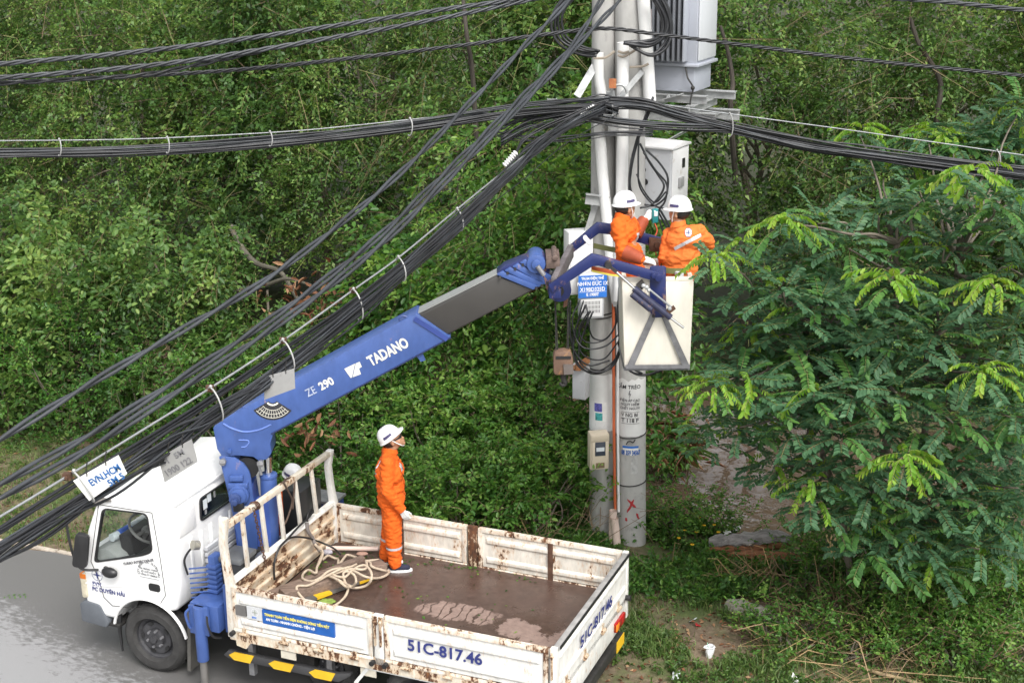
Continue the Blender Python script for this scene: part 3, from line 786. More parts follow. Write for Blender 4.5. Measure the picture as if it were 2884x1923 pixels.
# ---- lettering on the door: emblem, owner, stamp
def star_emblem(c, r, parent, nrm_axis='v', ringmat=INK, starmat=INK, disc=None, right=None, up=None, off=.002):
    right, up = V(right), V(up); n = right.cross(up).normalized(); c = V(c)
    if disc:
        mb = MB(); vs = [c + n * off * .5 + right * (math.cos(a) * r) + up * (math.sin(a) * r) for a in np.linspace(0, 2 * math.pi, 29)[:-1]]
        mb.add(vs + [v_ - n * .001 for v_ in vs], [tuple(range(28)), tuple(range(55, 27, -1))]); mb.obj('emblem_disc', disc, parent, smooth=False)
    mb = MB(); k = 28; vs, fs = [], []
    for i in range(k):
        a = 2 * math.pi * i / k
        for q in (r, r * .93): vs.append(c + n * off + right * (math.cos(a) * q) + up * (math.sin(a) * q))
    for i in range(k): fs.append((2 * i, 2 * i + 1, (2 * i + 3) % (2 * k), (2 * i + 2) % (2 * k)))
    mb.add(vs, fs); mb.obj('emblem_ring', ringmat, parent, smooth=False)
    mb = MB(); vs = [c + n * (off + .001)]
    for i in range(8):
        a = math.pi / 4 * i; q = r * (.93 if i % 2 == 0 else .20)
        vs.append(c + n * (off + .001) + right * (math.cos(a) * q) + up * (math.sin(a) * q))
    mb.add(vs, [(0, i + 1, (i + 1) % 8 + 1) for i in range(8)]); mb.obj('emblem_star', starmat, parent, smooth=False)
FX, FZ = V((1, 0, 0)), V((0, 0, 1))
star_emblem((-1.715, .115, 1.055), .068, TR, right=FX, up=FZ)
text('EVN', .062, (-1.79, .114, .925), FX, FZ, INK, TR, bold=.001)
text('PC DUYÊN HẢI', .062, (-1.80, .114, .862), FX, FZ, INK, TR, bold=.001)
text('TURBO INTERCOOLER', .040, (-1.36, .114, 1.235), V((1, 0, .30)), FZ, INKGREY, TR, bold=.001, shear=.3)
for i, ch in enumerate('CTY ĐIỆN LỰC DUYÊN HẢI'):
    a = R_(190) - R_(200) * i / 21
    c = V((-1.045, .114, 1.20)) + V((math.cos(a) * .115, 0, math.sin(a) * .115))
    if ch != ' ': text(ch, .036, c, V((math.sin(a), 0, -math.cos(a))), V((math.cos(a), 0, math.sin(a))), INKGREY, TR, align='CENTER')
for i, s_ in enumerate(('TẢI TRỌNG 1995KG', 'SỐ CHỖ NGỒI 3', 'TỔNG TT 7500KG')):
    text(s_, .026, (-1.045, .114, 1.235 - .034 * i), FX, FZ, INKGREY, TR, align='CENTER')
mb = MB(); mb.box((-1.165, .1135, 1.140), (-.925, .1155, 1.144)); mb.obj('printed_rule', INKGREY, TR)

# ---- chassis, wheels
mb = MB()
for y0 in (.62, 1.42): mb.box((-1.7, y0, .50), (3.45, y0 + .08, .70))
for x0 in (-.6, .3, 1.3, 2.3, 3.3): mb.box((x0, .62, .52), (x0 + .08, 1.5, .68))
mb.box((-1.55, .5, .42), (-.75, 1.5, .80)); mb.cyl((2.05, .25, .40), (2.05, 1.95, .40), .06, n=10); mb.ball((2.05, 1.1, .40), .17)
mb.cyl((-1.10, .25, .40), (-1.10, 1.8, .40), .05, n=10)
mb.box((-.72, .30, .35), (-.62, .95, .80)); mb.box((.05, .38, .30), (.72, .60, .62)); mb.box((-.6, .2, .70), (-.1, 2.0, .80))
mb.obj('chassis', DARK, TR, bevel=.01)
def wheel(cx, cy, cz, side, r=.385, w_=.20, parent=TR):
    """side -1: outer face towards -v"""
    mb = MB(); prof_ = [(.60, .02), (.66, -.02), (.86, -.025), (.955, .0), (1.0, .04), (1.0, w_ - .04), (.955, w_), (.66, w_), (.60, w_ - .03)]
    n = 44; vs, fs = [], []
    for i in range(n):
        a = 2 * math.pi * i / n
        for q, t_ in prof_: vs.append((cx + r * q * math.cos(a), cy - side * t_, cz + r * q * math.sin(a)))
    k = len(prof_)
    for i in range(n):
        for j in range(k - 1): fs.append((i * k + j, i * k + j + 1, ((i + 1) % n) * k + j + 1, ((i + 1) % n) * k + j))
    mb.add(vs, fs)
    for i in range(n):
        a = 2 * math.pi * (i + .5) / n
        c = V((cx + r * 1.0 * math.cos(a), 0, cz + r * 1.0 * math.sin(a))); tdir = V((-math.sin(a), 0, math.cos(a))); rd = V((math.cos(a), 0, math.sin(a)))
        for y_ in (.045, .125):
            mb.bar(c + V((0, cy - side * y_, 0)), c + V((0, cy - side * (y_ + .05), 0)), .030, .014, rd)
    t_ = mb.obj('wheel', RUBBER, parent)
    mb = MB(); vs, fs = [], []
    rp = [(.62, .012), (.60, .05), (.50, .075), (.47, .045), (.36, .04), (.26, .055), (.24, .02), (.0, .015)]
    n = 36; k = len(rp)
    for i in range(n):
        a = 2 * math.pi * i / n
        for q, d_ in rp: vs.append((cx + r * q * math.cos(a), cy - side * d_, cz + r * q * math.sin(a)))
    for i in range(n):
        for j in range(k - 1): fs.append((i * k + j, i * k + j + 1, ((i + 1) % n) * k + j + 1, ((i + 1) % n) * k + j))
    mb.add(vs, fs)
    mb.cyl((cx, cy - side * .03, cz), (cx, cy + side * .02, cz), .042, .036, 14)
    mb.obj('rim', HUB, t_)
    for i in range(6):
        a = 2 * math.pi * (i + .3) / 6
        c = (cx + .093 * math.cos(a), cy, cz + .093 * math.sin(a))
        mb = MB(); mb.cyl((c[0], cy - side * .04, c[2]), (c[0], cy + side * .002, c[2]), .017, .014, 6); mb.obj('wheel_nut', pm('dusty nut', (.20, .20, .21), .5, .3) if not bpy.data.materials.get('dusty nut') else bpy.data.materials['dusty nut'], t_)
    for i in range(5):
        a = 2 * math.pi * (i + .5) / 5
        mb = MB(); s0 = len(mb.v); mb.cyl((0, 0, 0), (0, side * .006, 0), .030, n=12); mb.xf(Matrix.Translation((cx + .165 * math.cos(a), cy - side * .040, cz + .165 * math.sin(a))) @ Matrix.Rotation(-a, 4, 'Y') @ Matrix.Diagonal((.75, 1, 1.25, 1)))
        mb.obj('hand_hole', BLACK, t_)
    return t_
wheel(-1.10, .165, .385, -1)
wheel(-1.10, 1.86, .385, 1)
wheel(2.05, .10, .385, -1); wheel(2.05, .33, .385, -1); wheel(2.05, 2.10, .385, 1); wheel(2.05, 1.87, .385, 1)
wheel(.87, .42, .33, -1, r=.30, w_=.18)                       # the spare under the bed
mb = MB(); mb.prism([(-.70, .10), (-.66, .10), (-.60, .80), (-.64, .80)], 'y', .16, .45); mb.obj('mud_flap', pm('grey mud flap', (.11, .105, .095), .8), TR)
mb = MB()
mb.sweep([(-1.52, .17, .60), (-1.54, .17, .40), (-1.53, .17, .16)], [.03, .022, .012], 6); mb.obj('mud_flap', BLACK, TR)

# ---- striped side guard
mb = MB(); mb.prism([(-.16, .46), (-.10, .52), (1.16, .52), (1.32, .56), (1.32, .53), (1.18, .43), (-.10, .43)], 'y', .06, .12); sg = mb.obj('side_guard', pm('black side guard', (.05, .05, .052), .5, var=.2), TR, bevel=.006)
for x0 in (-.05, .42, .89):
    mb = MB(); mb.prism([(x0 - .04, .475), (x0 + .03, .522), (x0 + .26, .522), (x0 + .21, .428), (x0 + .02, .428)], 'y', .054, .064); mb.obj('yellow_stripe', YELLOW, sg)
mb = MB()
for x0 in (.10, 1.02):
    mb = MB(); mb.box((x0, .12, .25 if x0 < .5 else .45), (x0 + .06, .18, .80)); mb.obj('guard_bracket', STEEL, sg)
mb = MB()
for p, q in (((1.40, .03, .50), (1.55, .03, .70)), ((1.55, .03, .70), (2.75, .03, .70)), ((1.40, .03, .50), (1.40, .03, .40)), ((2.75, .03, .70), (2.85, .03, .45))): mb.bar(p, q, .035, .035, (0, 1, 0))
mb.obj('side_rail', pm('white rail', (.62, .62, .60), .5, dirt=(.3, .25, .2)), TR)

# ---- cargo bed
m, t, b = _new('wet rusty bed floor')
vec = coords(t)
n1 = noise_tex(t, vec, 1.5, 6, .65); n2 = noise_tex(t, vec, 14, 8, .7)
base = ramp(t, n2, [(.3, (.055, .033, .026)), (.7, (.105, .066, .052))]).outputs[0]
sep = t.nodes.new('ShaderNodeSeparateXYZ'); t.links.new(vec, sep.inputs[0])
# dry islands left between puddles, towards the tailgate
def blob(cx, cy, rx, ry, jag):
    dx = math_n(t, 'DIVIDE', math_n(t, 'SUBTRACT', sep.outputs[0], cx), rx); dy = math_n(t, 'DIVIDE', math_n(t, 'SUBTRACT', sep.outputs[1], cy), ry)
    d2 = math_n(t, 'ADD', math_n(t, 'POWER', math_n(t, 'ABSOLUTE', dx), 2.6), math_n(t, 'POWER', math_n(t, 'ABSOLUTE', dy), 2.6))
    e = math_n(t, 'ADD', d2, math_n(t, 'MULTIPLY', math_n(t, 'SUBTRACT', noise_tex(t, vec, 4.5, 7, .78), .5), jag))
    return ramp(t, math_n(t, 'MULTIPLY', e, .5), [(.40, 1), (.56, 0)]).outputs[0]
dry = blob(2.0, 1.13, .42, .17, 4.5)
for args in ((2.75, 1.02, .20, .19, 7), (2.30, .72, .16, .10, 6), (3.08, .62, .38, .38, 8), (2.85, .42, .28, .2, 8), (3.3, 1.0, .24, .2, 7)):
    dry = math_n(t, 'MAXIMUM', dry, blob(*args))
wv = N(t, 'ShaderNodeTexWave', Scale=3.1, Distortion=5.0, Detail=3, **{'Detail Scale': 2.0}); wv.bands_direction = 'X'
t.links.new(vec, wv.inputs['Vector'])
trick = ramp(t, wv.outputs['Fac'], [(.05, 0), (.09, 1)]).outputs[0]
in_main = blob(2.0, 1.13, .5, .25, 0)
keep = math_n(t, 'MAXIMUM', trick, math_n(t, 'SUBTRACT', 1.0, in_main))
dry = math_n(t, 'MULTIPLY', dry, keep)
dcol = ramp(t, n2, [(.3, (.19, .130, .108)), (.7, (.30, .215, .18))]).outputs[0]
t.links.new(mix(t, dry, base, dcol), b.inputs['Base Color'])
t.links.new(mix(t, dry, ramp(t, n1, [(.35, .16), (.6, .42)]).outputs[0], (.7, .7, .7)), b.inputs['Roughness'])
bump(t, b, n1, .06, .02)
BEDFLOOR = m
mb = MB(); mb.box((.03, .03, .74), (BL, BW - .03, FL)); mb.obj('bed_floor', BEDFLOOR, TR)
mb = MB(); mb.box((-.02, 0.004, .70), (BL - .02, .03, .835)); mb.box((-.02, BW - .03, .70), (BL - .02, BW - .004, .835)); mb.obj('bed_rail', rusty('rusting bed rail', (.72, .66, .55), .60, 11), TR)
def gate(x0, x1, y, out, mat_out, mat_in, name='side_gate'):
    """pressed-steel drop side: flat sheet, rolled frame and two horizontal ridges on each face; out = -1 faces -v"""
    t_ = MB()
    t_.box((x0, y - .012, .80), (x1, y + .012, RIMZ - .005))
    g = t_.obj(name, mat_out if out < 0 else mat_in, TR)
    mb = MB()
    for s_ in (-1, 1):
        ya, yb = y + s_ * .012, y + s_ * .026
        mb.box((x0, ya, RIMZ - .045), (x1, yb, RIMZ)); mb.box((x0, ya, .80), (x1, yb, .845))
        mb.box((x0, ya, .845), (x0 + .05, yb, RIMZ - .045)); mb.box((x1 - .05, ya, .845), (x1, yb, RIMZ - .045))
    mb.box((x0, y - .012, RIMZ - .005), (x1, y + .012, RIMZ))
    mb.obj('gate_frame', rusty('gate frame paint', (.74, .70, .62), .56, 12), g, bevel=.004)
    for s_ in (-1, 1):
        for zc in (1.16, .93):
            mb = MB(); a, e = x0 + .08, x1 - .08
            y0 = y + s_ * .010; y1 = y + s_ * .034
            vs = [(a, y0, zc - .045), (e, y0, zc - .045), (e, y0, zc + .045), (a, y0, zc + .045), (a + .03, y1, zc - .02), (e - .03, y1, zc - .02), (e - .03, y1, zc + .02), (a + .03, y1, zc + .02)]
            mb.add(vs, [(0, 3, 2, 1), (4, 5, 6, 7), (0, 1, 5, 4), (1, 2, 6, 5), (2, 3, 7, 6), (3, 0, 4, 7)])
            mb.obj('gate_ridge', mat_out if s_ == out else mat_in, g, bevel=.006)
    return g
BED_OUT2 = BED_OUT
g1 = gate(.03, 1.62, .026, -1, BED_OUT, BED_IN)
g2 = gate(1.75, 3.44, .026, -1, BED_OUT, BED_IN)
g3 = gate(.03, 1.66, BW - .026, 1, BED_OUT, BED_IN)
g4 = gate(1.80, 3.44, BW - .026, 1, BED_OUT, BED_IN)
mb = MB(); mb.box((1.635, .004, .76), (1.735, .05, RIMZ + .005)); mb.obj('gate_post', BED_OUT, TR, bevel=.006)
mb = MB(); mb.box((1.675, BW - .05, .80), (1.785, BW - .004, RIMZ + .005)); mb.obj('gate_post', rusty('post mostly bare rust', (.66, .60, .50), .78, 12), TR, bevel=.006)
for x0 in (.84, 2.62):
    mb = MB(); mb.box((x0, BW - .066, .81), (x0 + .055, BW - .052, 1.262)); mb.obj('stiffener', RUST, g3 if x0 < 1.6 else g4)
for x0 in (3.452, ):
    for y0 in (.0, BW - .075):
        mb = MB(); mb.box((x0, y0 + .004, .55), (x0 + .06, y0 + .07, RIMZ + .01)); mb.obj('corner_post', BED_OUT, TR, bevel=.006)
# latches and hinges on the near side
mb0 = None
for x0 in (1.655, 1.715):
    mb = MB(); mb.bar((x0, -.012, 1.27), (x0, -.012, .98), .014, .03, (0, 1, 0)); mb.ball((x0, -.018, 1.24), .02); mb.box((x0 - .022, -.006, 1.20), (x0 + .022, .006, 1.29)); mb.obj('gate_latch', rusty('latch', (.55, .48, .38), .62, 30), TR)
mb = MB(); mb.bar((3.48, -.01, 1.27), (3.48, -.01, 1.0), .014, .03, (0, 1, 0)); mb.ball((3.48, -.016, 1.24), .02); mb.obj('gate_latch', bpy.data.materials['latch'], TR)
for x0 in (.16, .62, 1.02, 1.42, 1.98, 2.42, 2.86, 3.25):
    mb = MB(); mb.box((x0 - .045, -.012, .765), (x0 + .045, .006, .80)); mb.cyl((x0 - .05, -.016, .795), (x0 + .05, -.016, .795), .016, n=8); mb.box((x0 - .02, -.014, .80), (x0 + .02, .0, .86)); mb.obj('gate_hinge', bpy.data.materials['latch'], TR)
for x0 in (.03, 1.62, 1.76): 
    mb = MB(); mb.cyl((x0, -.05, .79), (x0, .0, .79), .026, n=12); mb.obj('rubber_stop', BLACK, TR)
mb = MB(); mb.prism([(.05, .64), (.16, .62), (.22, .70), (.24, .77), (.04, .77)], 'y', .006, .026); mb.obj('bed_gusset', rusty('gusset', (.70, .62, .48), .45, 12), TR)
for x0 in (.56, 1.46):
    mb = MB(); mb.box((x0, .02, .60), (x0 + .17, .032, .685)); mb.obj('hanging_plate', pm('cream plate', (.55, .51, .42), .6, var=.2), TR)
# tailgate with rubber-capped top, ridges, apron and lamps
mb = MB(); mb.box((3.475, .075, .80), (3.505, BW - .075, RIMZ - .01)); tg = mb.obj('tailgate', BED_OUT, TR)
mb = MB(); mb.box((3.468, .07, RIMZ - .02), (3.53, BW - .07, RIMZ + .012)); mb.obj('tailgate_cap', pm('grey capping', (.30, .29, .28), .6, var=.3, scale=6), tg, bevel=.006)
mb = MB(); mb.box((3.53, .07, RIMZ - .015), (3.541, BW - .07, RIMZ + .016)); mb.obj('tailgate_seal', BLACK, tg)
for zc in (1.19, .93):
    mb = MB(); vs = [(3.503, .12, zc - .04), (3.503, BW - .12, zc - .04), (3.503, BW - .12, zc + .04), (3.503, .12, zc + .04), (3.527, .15, zc - .018), (3.527, BW - .15, zc - .018), (3.527, BW - .15, zc + .018), (3.527, .15, zc + .018)]
    mb.add(vs, [(0, 3, 2, 1), (4, 5, 6, 7), (0, 1, 5, 4), (1, 2, 6, 5), (2, 3, 7, 6), (3, 0, 4, 7)]); mb.obj('gate_ridge', BED_OUT, tg, bevel=.006)
mb = MB(); mb.prism([(.10, .80), (.10, .60), (.35, .52), (1.85, .52), (2.10, .60), (2.10, .80)], 'x', 3.44, 3.50); mb.obj('rear_apron', BED_OUT, TR, bevel=.006)
for y0 in (.30, .82, 1.36, 1.86):
    mb = MB(); mb.cyl((3.52, y0 - .04, .80), (3.52, y0 + .04, .80), .022, n=8); mb.box((3.50, y0 - .02, .76), (3.52, y0 + .02, .88)); mb.obj('gate_hinge', bpy.data.materials['latch'], TR)
for y0, ln in ((.16, .3), (1.74, .3)):
    mb = MB(); mb.box((3.50, y0, .58), (3.535, y0 + ln * .55, .68)); r_ = mb.obj('tail_lamp', REDLENS if y0 > 1 else AMBER, TR, bevel=.008)
    mb = MB(); mb.box((3.50, y0 + (ln * .55 + .002), .58), (3.535, y0 + ln, .68)); mb.obj('turn_signal', AMBER if y0 < 1 else REDLENS, r_, bevel=.008)
mb = MB(); mb.box((3.50, 1.74, .585), (3.538, 1.83, .675)); mb.obj('turn_signal', AMBER, r_, bevel=.008)
mb = MB(); mb.cyl((3.50, 2.12, .80), (3.56, 2.12, .80), .03, n=10); mb.obj('rubber_stop', BLACK, TR)
mb = MB(); mb.box((3.46, .25, .34), (3.53, 2.0, .46)); mb.bar((3.40, 1.0, .70), (3.48, 1.3, .42), .05, .04); mb.bar((3.40, 1.75, .70), (3.5, 1.75, .42), .05, .04); mb.obj('rear_bumper', DARK, TR, bevel=.01)
mb = MB(); mb.box((3.531, 1.75, .338), (3.537, 1.99, .462)); mb.obj('yellow_stripe', YELLOW, TR)
# number plates in paint
text('51C-817.46', .165, (2.0, -.010, 1.005), FX, FZ, INK, TR, bold=.004, xs=1.0, spacing=1.0)
text('51C-817.46', .165, (3.5285, .64, .985), V((0, 1, 0)), FZ, INK, TR, bold=.004, xs=1.22)
for k, (pp, q) in enumerate((((2.008, -.0095, 1.165), (2.7, -.0095, 1.165)),)):
    pass
mb = MB(); mb.box((.39, -.008, .968), (1.205, .014, 1.118)); ban = mb.obj('banner', pm('blue vinyl banner', (.012, .095, .36), .4, var=.2, scale=10, dirt=(.30, .42, .58), dirt_amt=.08), TR)
text('THANH TOÁN TIỀN ĐIỆN KHÔNG DÙNG TIỀN MẶT', .0385, (.415, -.0095, 1.060), FX, FZ, YELPRINT, ban, bold=.0012, xs=.80)
text('AN TOÀN - NHANH CHÓNG - TIỆN LỢI', .0385, (.43, -.0095, 1.008), FX, FZ, WHITEPRINT, ban, bold=.001, xs=.80)
mb = MB(); mb.box((.075, -.008, 1.0), (.195, .014, 1.108)); mb.obj('reflector_panel', pm('grey decal', (.14, .135, .13), .6, var=.15), TR)
mb = MB(); mb.box((.21, -.007, .985), (.385, .014, 1.125)); lab = mb.obj('maker_label', pm('silver label', (.55, .56, .57), .4, var=.06), TR)
star_emblem((.305, -.009, 1.07), .042, lab, right=FX, up=FZ, ringmat=WHITEPRINT, starmat=pm('grey green star', (.30, .33, .28), .5))
text('EVN', .026, (.268, -.009, 1.002), FX, FZ, INKBLUE, lab, bold=.0008)

# ---- headboard
mb = MB(); mb.box((-.012, .03, .83), (.012, BW - .03, 1.30)); hb = mb.obj('headboard', BED_RUST, TR)
for zc, h_ in ((.90, .06), (1.02, .06), (1.14, .06)):
    mb = MB(); mb.prism([(.010, zc - h_ / 2), (.034, zc - h_ / 4), (.034, zc + h_ / 4), (.010, zc + h_ / 2)], 'y', .06, BW - .06); mb.obj('headboard_rib', BED_RUST, hb)
mb = MB(); mb.prism([(.02, 1.285), (.04, 1.30), (.03, 1.335), (-.03, 1.335), (-.04, 1.30), (-.02, 1.285)], 'y', .03, BW - .03); mb.obj('headboard_rail', BED_OUT, hb)
BEDPOST = rusty('headboard frame paint', (.76, .72, .64), .40, 15)
for y0 in (.0, BW - .075):
    tz = 2.03 if y0 < 1 else 1.95
    mb = MB(); mb.prism([(-.045, .72), (.045, .72), (.05, 1.30), (.015, 1.50), (-.005, 1.75), (.025, tz - .05), (.03, tz), (-.045, tz), (-.075, 1.75), (-.05, 1.45), (-.035, 1.30)], 'y', y0, y0 + .075); mb.obj('headboard_post', BEDPOST if y0 < 1 else BED_OUT, hb, bevel=.01)
mb = MB(); mb.bar((-.01, .076, 1.93), (-.01, BW - .076, 1.915), .06, .06); mb.obj('headboard_rail', rusty('top rail paint', (.72, .66, .55), .48, 11), hb, bevel=.005)
for y0, yt in ((.376, .346), (.75, .70), (1.09, 1.05), (1.44, 1.385), (1.79, 1.73)):
    mb = MB(); mb.bar((0, y0, 1.335), (-.005, yt, 1.905), .050, .032, (1, 0, 0)); mb.obj('headboard_bar', BEDPOST, hb, bevel=.004)

# ---- outriggers and crane base
mb = MB(); mb.box((-.50, .02, .72), (-.16, .34, 1.02)); mb.box((-.46, .34, .74), (-.20, 1.95, .98)); mb.box((-.50, 1.86, .72), (-.16, 2.18, 1.02)); ob = mb.obj('outrigger_beam', BLUE, TR, bevel=.015)
mb = MB(); mb.box((-.14, .10, .70), (-.04, .30, 1.24)); mb.obj('outrigger_bracket', BLUE, TR, bevel=.012)
for y0 in (-.02, 2.22):
    mb = MB(); mb.box((-.475, y0 - .02, .70), (-.245, y0 + .02, 1.02)); mb.cyl((-.355, y0, 1.02), (-.355, y0, .40), .062, n=18); lg = mb.obj('outrigger_leg', BLUE, TR, bevel=.008)
    mb = MB(); mb.cyl((-.355, y0, .42), (-.355, y0, .06), .040, n=16); mb.obj('piston', pm('dull rod', (.22, .21, .20), .4, .5), lg)
    mb = MB(); mb.cyl((-.355, y0, .0), (-.355, y0, .06), .13, .08, 18); mb.obj('foot_pad', DARK, lg)
mb = MB(); mb.box((-.41, -.046, .83), (-.32, -.040, .95)); lb = mb.obj('warning_label', YELLOW, TR); mb = MB(); mb.box((-.39, -.049, .85), (-.36, -.045, .92)); mb.obj('warning_mark', BLACK, lb)
mb = MB(); mb.sweep(spline([(-.46, -.045, .98), (-.49, -.07, .93), (-.47, -.06, .80), (-.455, -.045, .76)], 5), .014, 6); mb.obj('grab_handle', BLUE, TR)
mb = MB(); mb.sweep(spline([(-.26, -.03, .93), (-.22, -.08, .85), (-.19, -.05, .72), (-.16, .05, .66)], 5), .013, 6); mb.obj('hydraulic_hose', BLACK, TR)
# hydraulic valve bank, hoses and box between cab and bed
mb = MB()
for i in range(7):
    z0 = .98 + .055 * i; mb.box((-.42, .24, z0), (-.30, .42, z0 + .035))
    mb.bar((-.36, .26, z0 + .02), (-.60, .20, z0 - .02), .016, .016)
mb.box((-.40, .26, .93), (-.32, .40, 1.44)); mb.obj('valve_bank', BLUE, TR, bevel=.005)
for i in range(5):
    mb = MB(); mb.sweep(spline([(-.5 + .03 * i, .25, 1.05), (-.55, .3 + .05 * i, .92), (-.48 + .04 * i, .45, .80 - .05 * i), (-.3, .7, .75)], 5), .013, 6); mb.obj('hydraulic_hose', BLACK, TR)
mb = MB(); mb.sweep(spline([(-.62, .20, 1.22), (-.64, .19, 1.38), (-.58, .22, 1.50), (-.52, .28, 1.54)], 6), .012, 6); mb.obj('hydraulic_hose', BLACK, TR)
mb = MB(); mb.cyl((-.50, .26, 1.55), (-.53, .20, 1.57), .05, n=18); mb.obj('pressure_gauge', pm('brass gauge', (.35, .33, .28), .3, .5), TR)
mb = MB(); mb.box((-.30, .34, .98), (-.06, .62, 1.36)); mb.obj('battery_box', pm('black battery box', (.03, .031, .034), .4), TR, bevel=.015)
bb = bpy.data.objects['battery_box']
mb = MB(); mb.box((-.32, .32, 1.36), (-.05, .64, 1.42)); mb.obj('lid', pm('grey lid', (.12, .125, .13), .4), bb, bevel=.015)
mb = MB(); mb.box((-.0585, .50, 1.10), (-.0555, .60, 1.28)); mb.obj('sticker', LABELW, bb)
mb = MB(); mb.box((-.0585, .44, 1.12), (-.0555, .50, 1.28)); mb.obj('sticker', INK, bb)
mb = MB(); mb.box((-.059, .345, 1.06), (-.0555, .61, 1.07)); mb.obj('red_trim', REDPAINT, bb)
mb = MB()
for i in range(5): mb.box((-.64, .55, 1.05 + i * .07), (-.60, 1.1, 1.09 + i * .07))
mb.obj('air_grille', BOXGREY, TR)
mb = MB(); mb.cyl((-.36, 1.15, .98), (-.36, 1.15, 1.16), .34, .30, 24); mb.cyl((-.36, 1.15, 1.16), (-.36, 1.15, 1.22), .22, n=20)
mb.obj('slewing_base', DARK, TR, bevel=.01)
mb = MB(); mb.ball((-.18, .95, 1.12), .10); mb.cyl((-.2, 1.45, .95), (-.2, 1.45, 1.16), .09, n=12); mb.obj('slew_motor', pm('dusty motor', (.16, .17, .20), .5, .3), TR)
mb = MB(); mb.box((-.30, 1.58, 1.10), (-.06, 2.02, 1.66)); mb.obj('control_box', pm('black control cabinet', (.022, .023, .024), .4), TR, bevel=.015)
mb = MB(); mb.box((-.42, 2.24, .98), (-.05, 2.50, 1.24)); mb.obj('outrigger_head', pm('navy cover', (.03, .05, .19), .4), TR, bevel=.01)
mb = MB(); mb.box((-.44, 2.22, 1.24), (-.03, 2.52, 1.27)); mb.obj('outrigger_cover', STEEL, TR)
# ================================================================== CRANE on the truck: column, boom, basket (set out in world x/z planes, then hung on the truck)
TRI = (Matrix.Translation(ORG) @ Matrix.Rotation(YAW, 4, 'Z')).inverted()
def tro(mb, name, mat, parent=TR, **k):
    return mb.xf(TRI).obj(name, mat, parent, **k)
def crop(x0, y0, sc, Y):
    """reader for measurements: pixel of an enlargement -> (x, z) in the vertical plane Y"""
    def f(*pts):
        out = []
        for a, b_ in pts:
            p = P((x0 + a / sc) / 1.22619, (y0 + b_ / sc) / 1.22619, Y); out.append((p.x, p.z))
        return out
    return f
cA = crop(600, 1250, 3.484, 14.0)     # column
cB = crop(560, 700, 1.96, 14.0)       # boom
pl = cA((58, 130), (95, 112), (215, 138), (300, 195), (350, 265), (366, 310), (388, 480), (412, 620), (432, 915), (436, 1040), (258, 1040), (240, 930), (150, 500))
mb = MB(); mb.prism(pl, 'y', 14.0, 14.035); mb.prism(pl, 'y', 14.27, 14.305); col = tro(mb, 'crane_column', BLUE, bevel=.006)
core = cA((150, 420), (380, 420), (440, 1180), (250, 1180))
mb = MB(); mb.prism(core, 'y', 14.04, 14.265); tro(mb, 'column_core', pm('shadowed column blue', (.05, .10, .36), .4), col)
mb = MB(); mb.prism(cA((240, 610), (330, 605), (330, 690), (250, 695)), 'y', 13.994, 13.999); tro(mb, 'sticker', LABELW, col)
h0 = cA((262, 480))[0]; h1 = cA((235, 495))[0]
mb = MB(); mb.cyl((h0[0], 14.0, h0[1]), (h0[0], 13.93, h0[1]), .108, n=26); mb.cyl((h0[0], 13.93, h0[1]), (h0[0], 13.90, h0[1]), .085, n=24)
z_ = cA((235, 325))[0]; mb.box((z_[0] - .07, 13.95, z_[1] - .03), (z_[0] + .07, 14.0, z_[1] + .03)); mb.box((h0[0] - .11, 13.94, h0[1] + .07), (h0[0] + .10, 14.0, h0[1] + .13))
tro(mb, 'winch_gearbox', BLUE, bevel=.008)
mb = MB(); mb.cyl((h1[0], 13.92, h1[1]), (h1[0], 13.86, h1[1]), .062, n=20); mb.cyl((h1[0] + .005, 13.86, h1[1] - .01), (h1[0] + .005, 13.80, h1[1] - .015), .034, n=14); tro(mb, 'winch_motor', pm('dark motor blue', (.04, .07, .2), .4), bevel=.006)
mb = MB(); zc = cA((265, 570))[0]; mb.box((zc[0] - .06, 13.90, zc[1] - .07), (zc[0] + .05, 13.98, zc[1] + .03)); tro(mb, 'motor_bracket', BLACK, bevel=.01)
for nm, q in (('pivot_pin', (100, 165)), ('pivot_pin', (470, 180))):
    c = cA(q)[0]; mb = MB(); mb.cyl((c[0], 13.995, c[1]), (c[0], 13.945, c[1]), .036, n=18); mb.bar((c[0] - .03, 13.94, c[1]), (c[0] + .03, 13.94, c[1]), .018, .012, (0, 1, 0)); tro(mb, nm, STEEL, bevel=.004)
ct, cb = cA((520, 345))[0], cA((545, 1010))[0]
mb = MB(); mb.cyl((ct[0] - .0, 14.15, ct[1]), (cb[0], 14.15, cb[1] - .25), .088, n=26); mb.cyl((ct[0], 14.15, ct[1]), (ct[0], 14.15, ct[1] - .04), .095, n=26); lift = tro(mb, 'lift_cylinder', BLUE, bevel=.006)
rt = cA((498, 175))[0]; mb = MB(); mb.cyl((rt[0] + .02, 14.15, rt[1]), (ct[0], 14.15, ct[1] - .05), .042, n=20); tro(mb, 'piston', CHROME, lift)
tk = cA((430, 190), (465, 320)); mb = MB(); mb.cyl((tk[0][0], 14.05, tk[0][1]), (tk[1][0], 14.05, tk[1][1]), .016, n=10); tro(mb, 'piston', WIRE, lift)
wd = cA((330, 250))[0]; mb = MB(); mb.cyl((wd[0], 14.04, wd[1]), (wd[0], 14.265, wd[1]), .12, n=24); tro(mb, 'winch_drum', BLACK)
tp = cA((590, 60), (560, 990)); mb = MB(); mb.box((cb[0] - .13, 14.06, cb[1] - .3), (cb[0] + .02, 14.26, ct[1] - .3)); tro(mb, 'column_core', bpy.data.materials['shadowed column blue'], col)
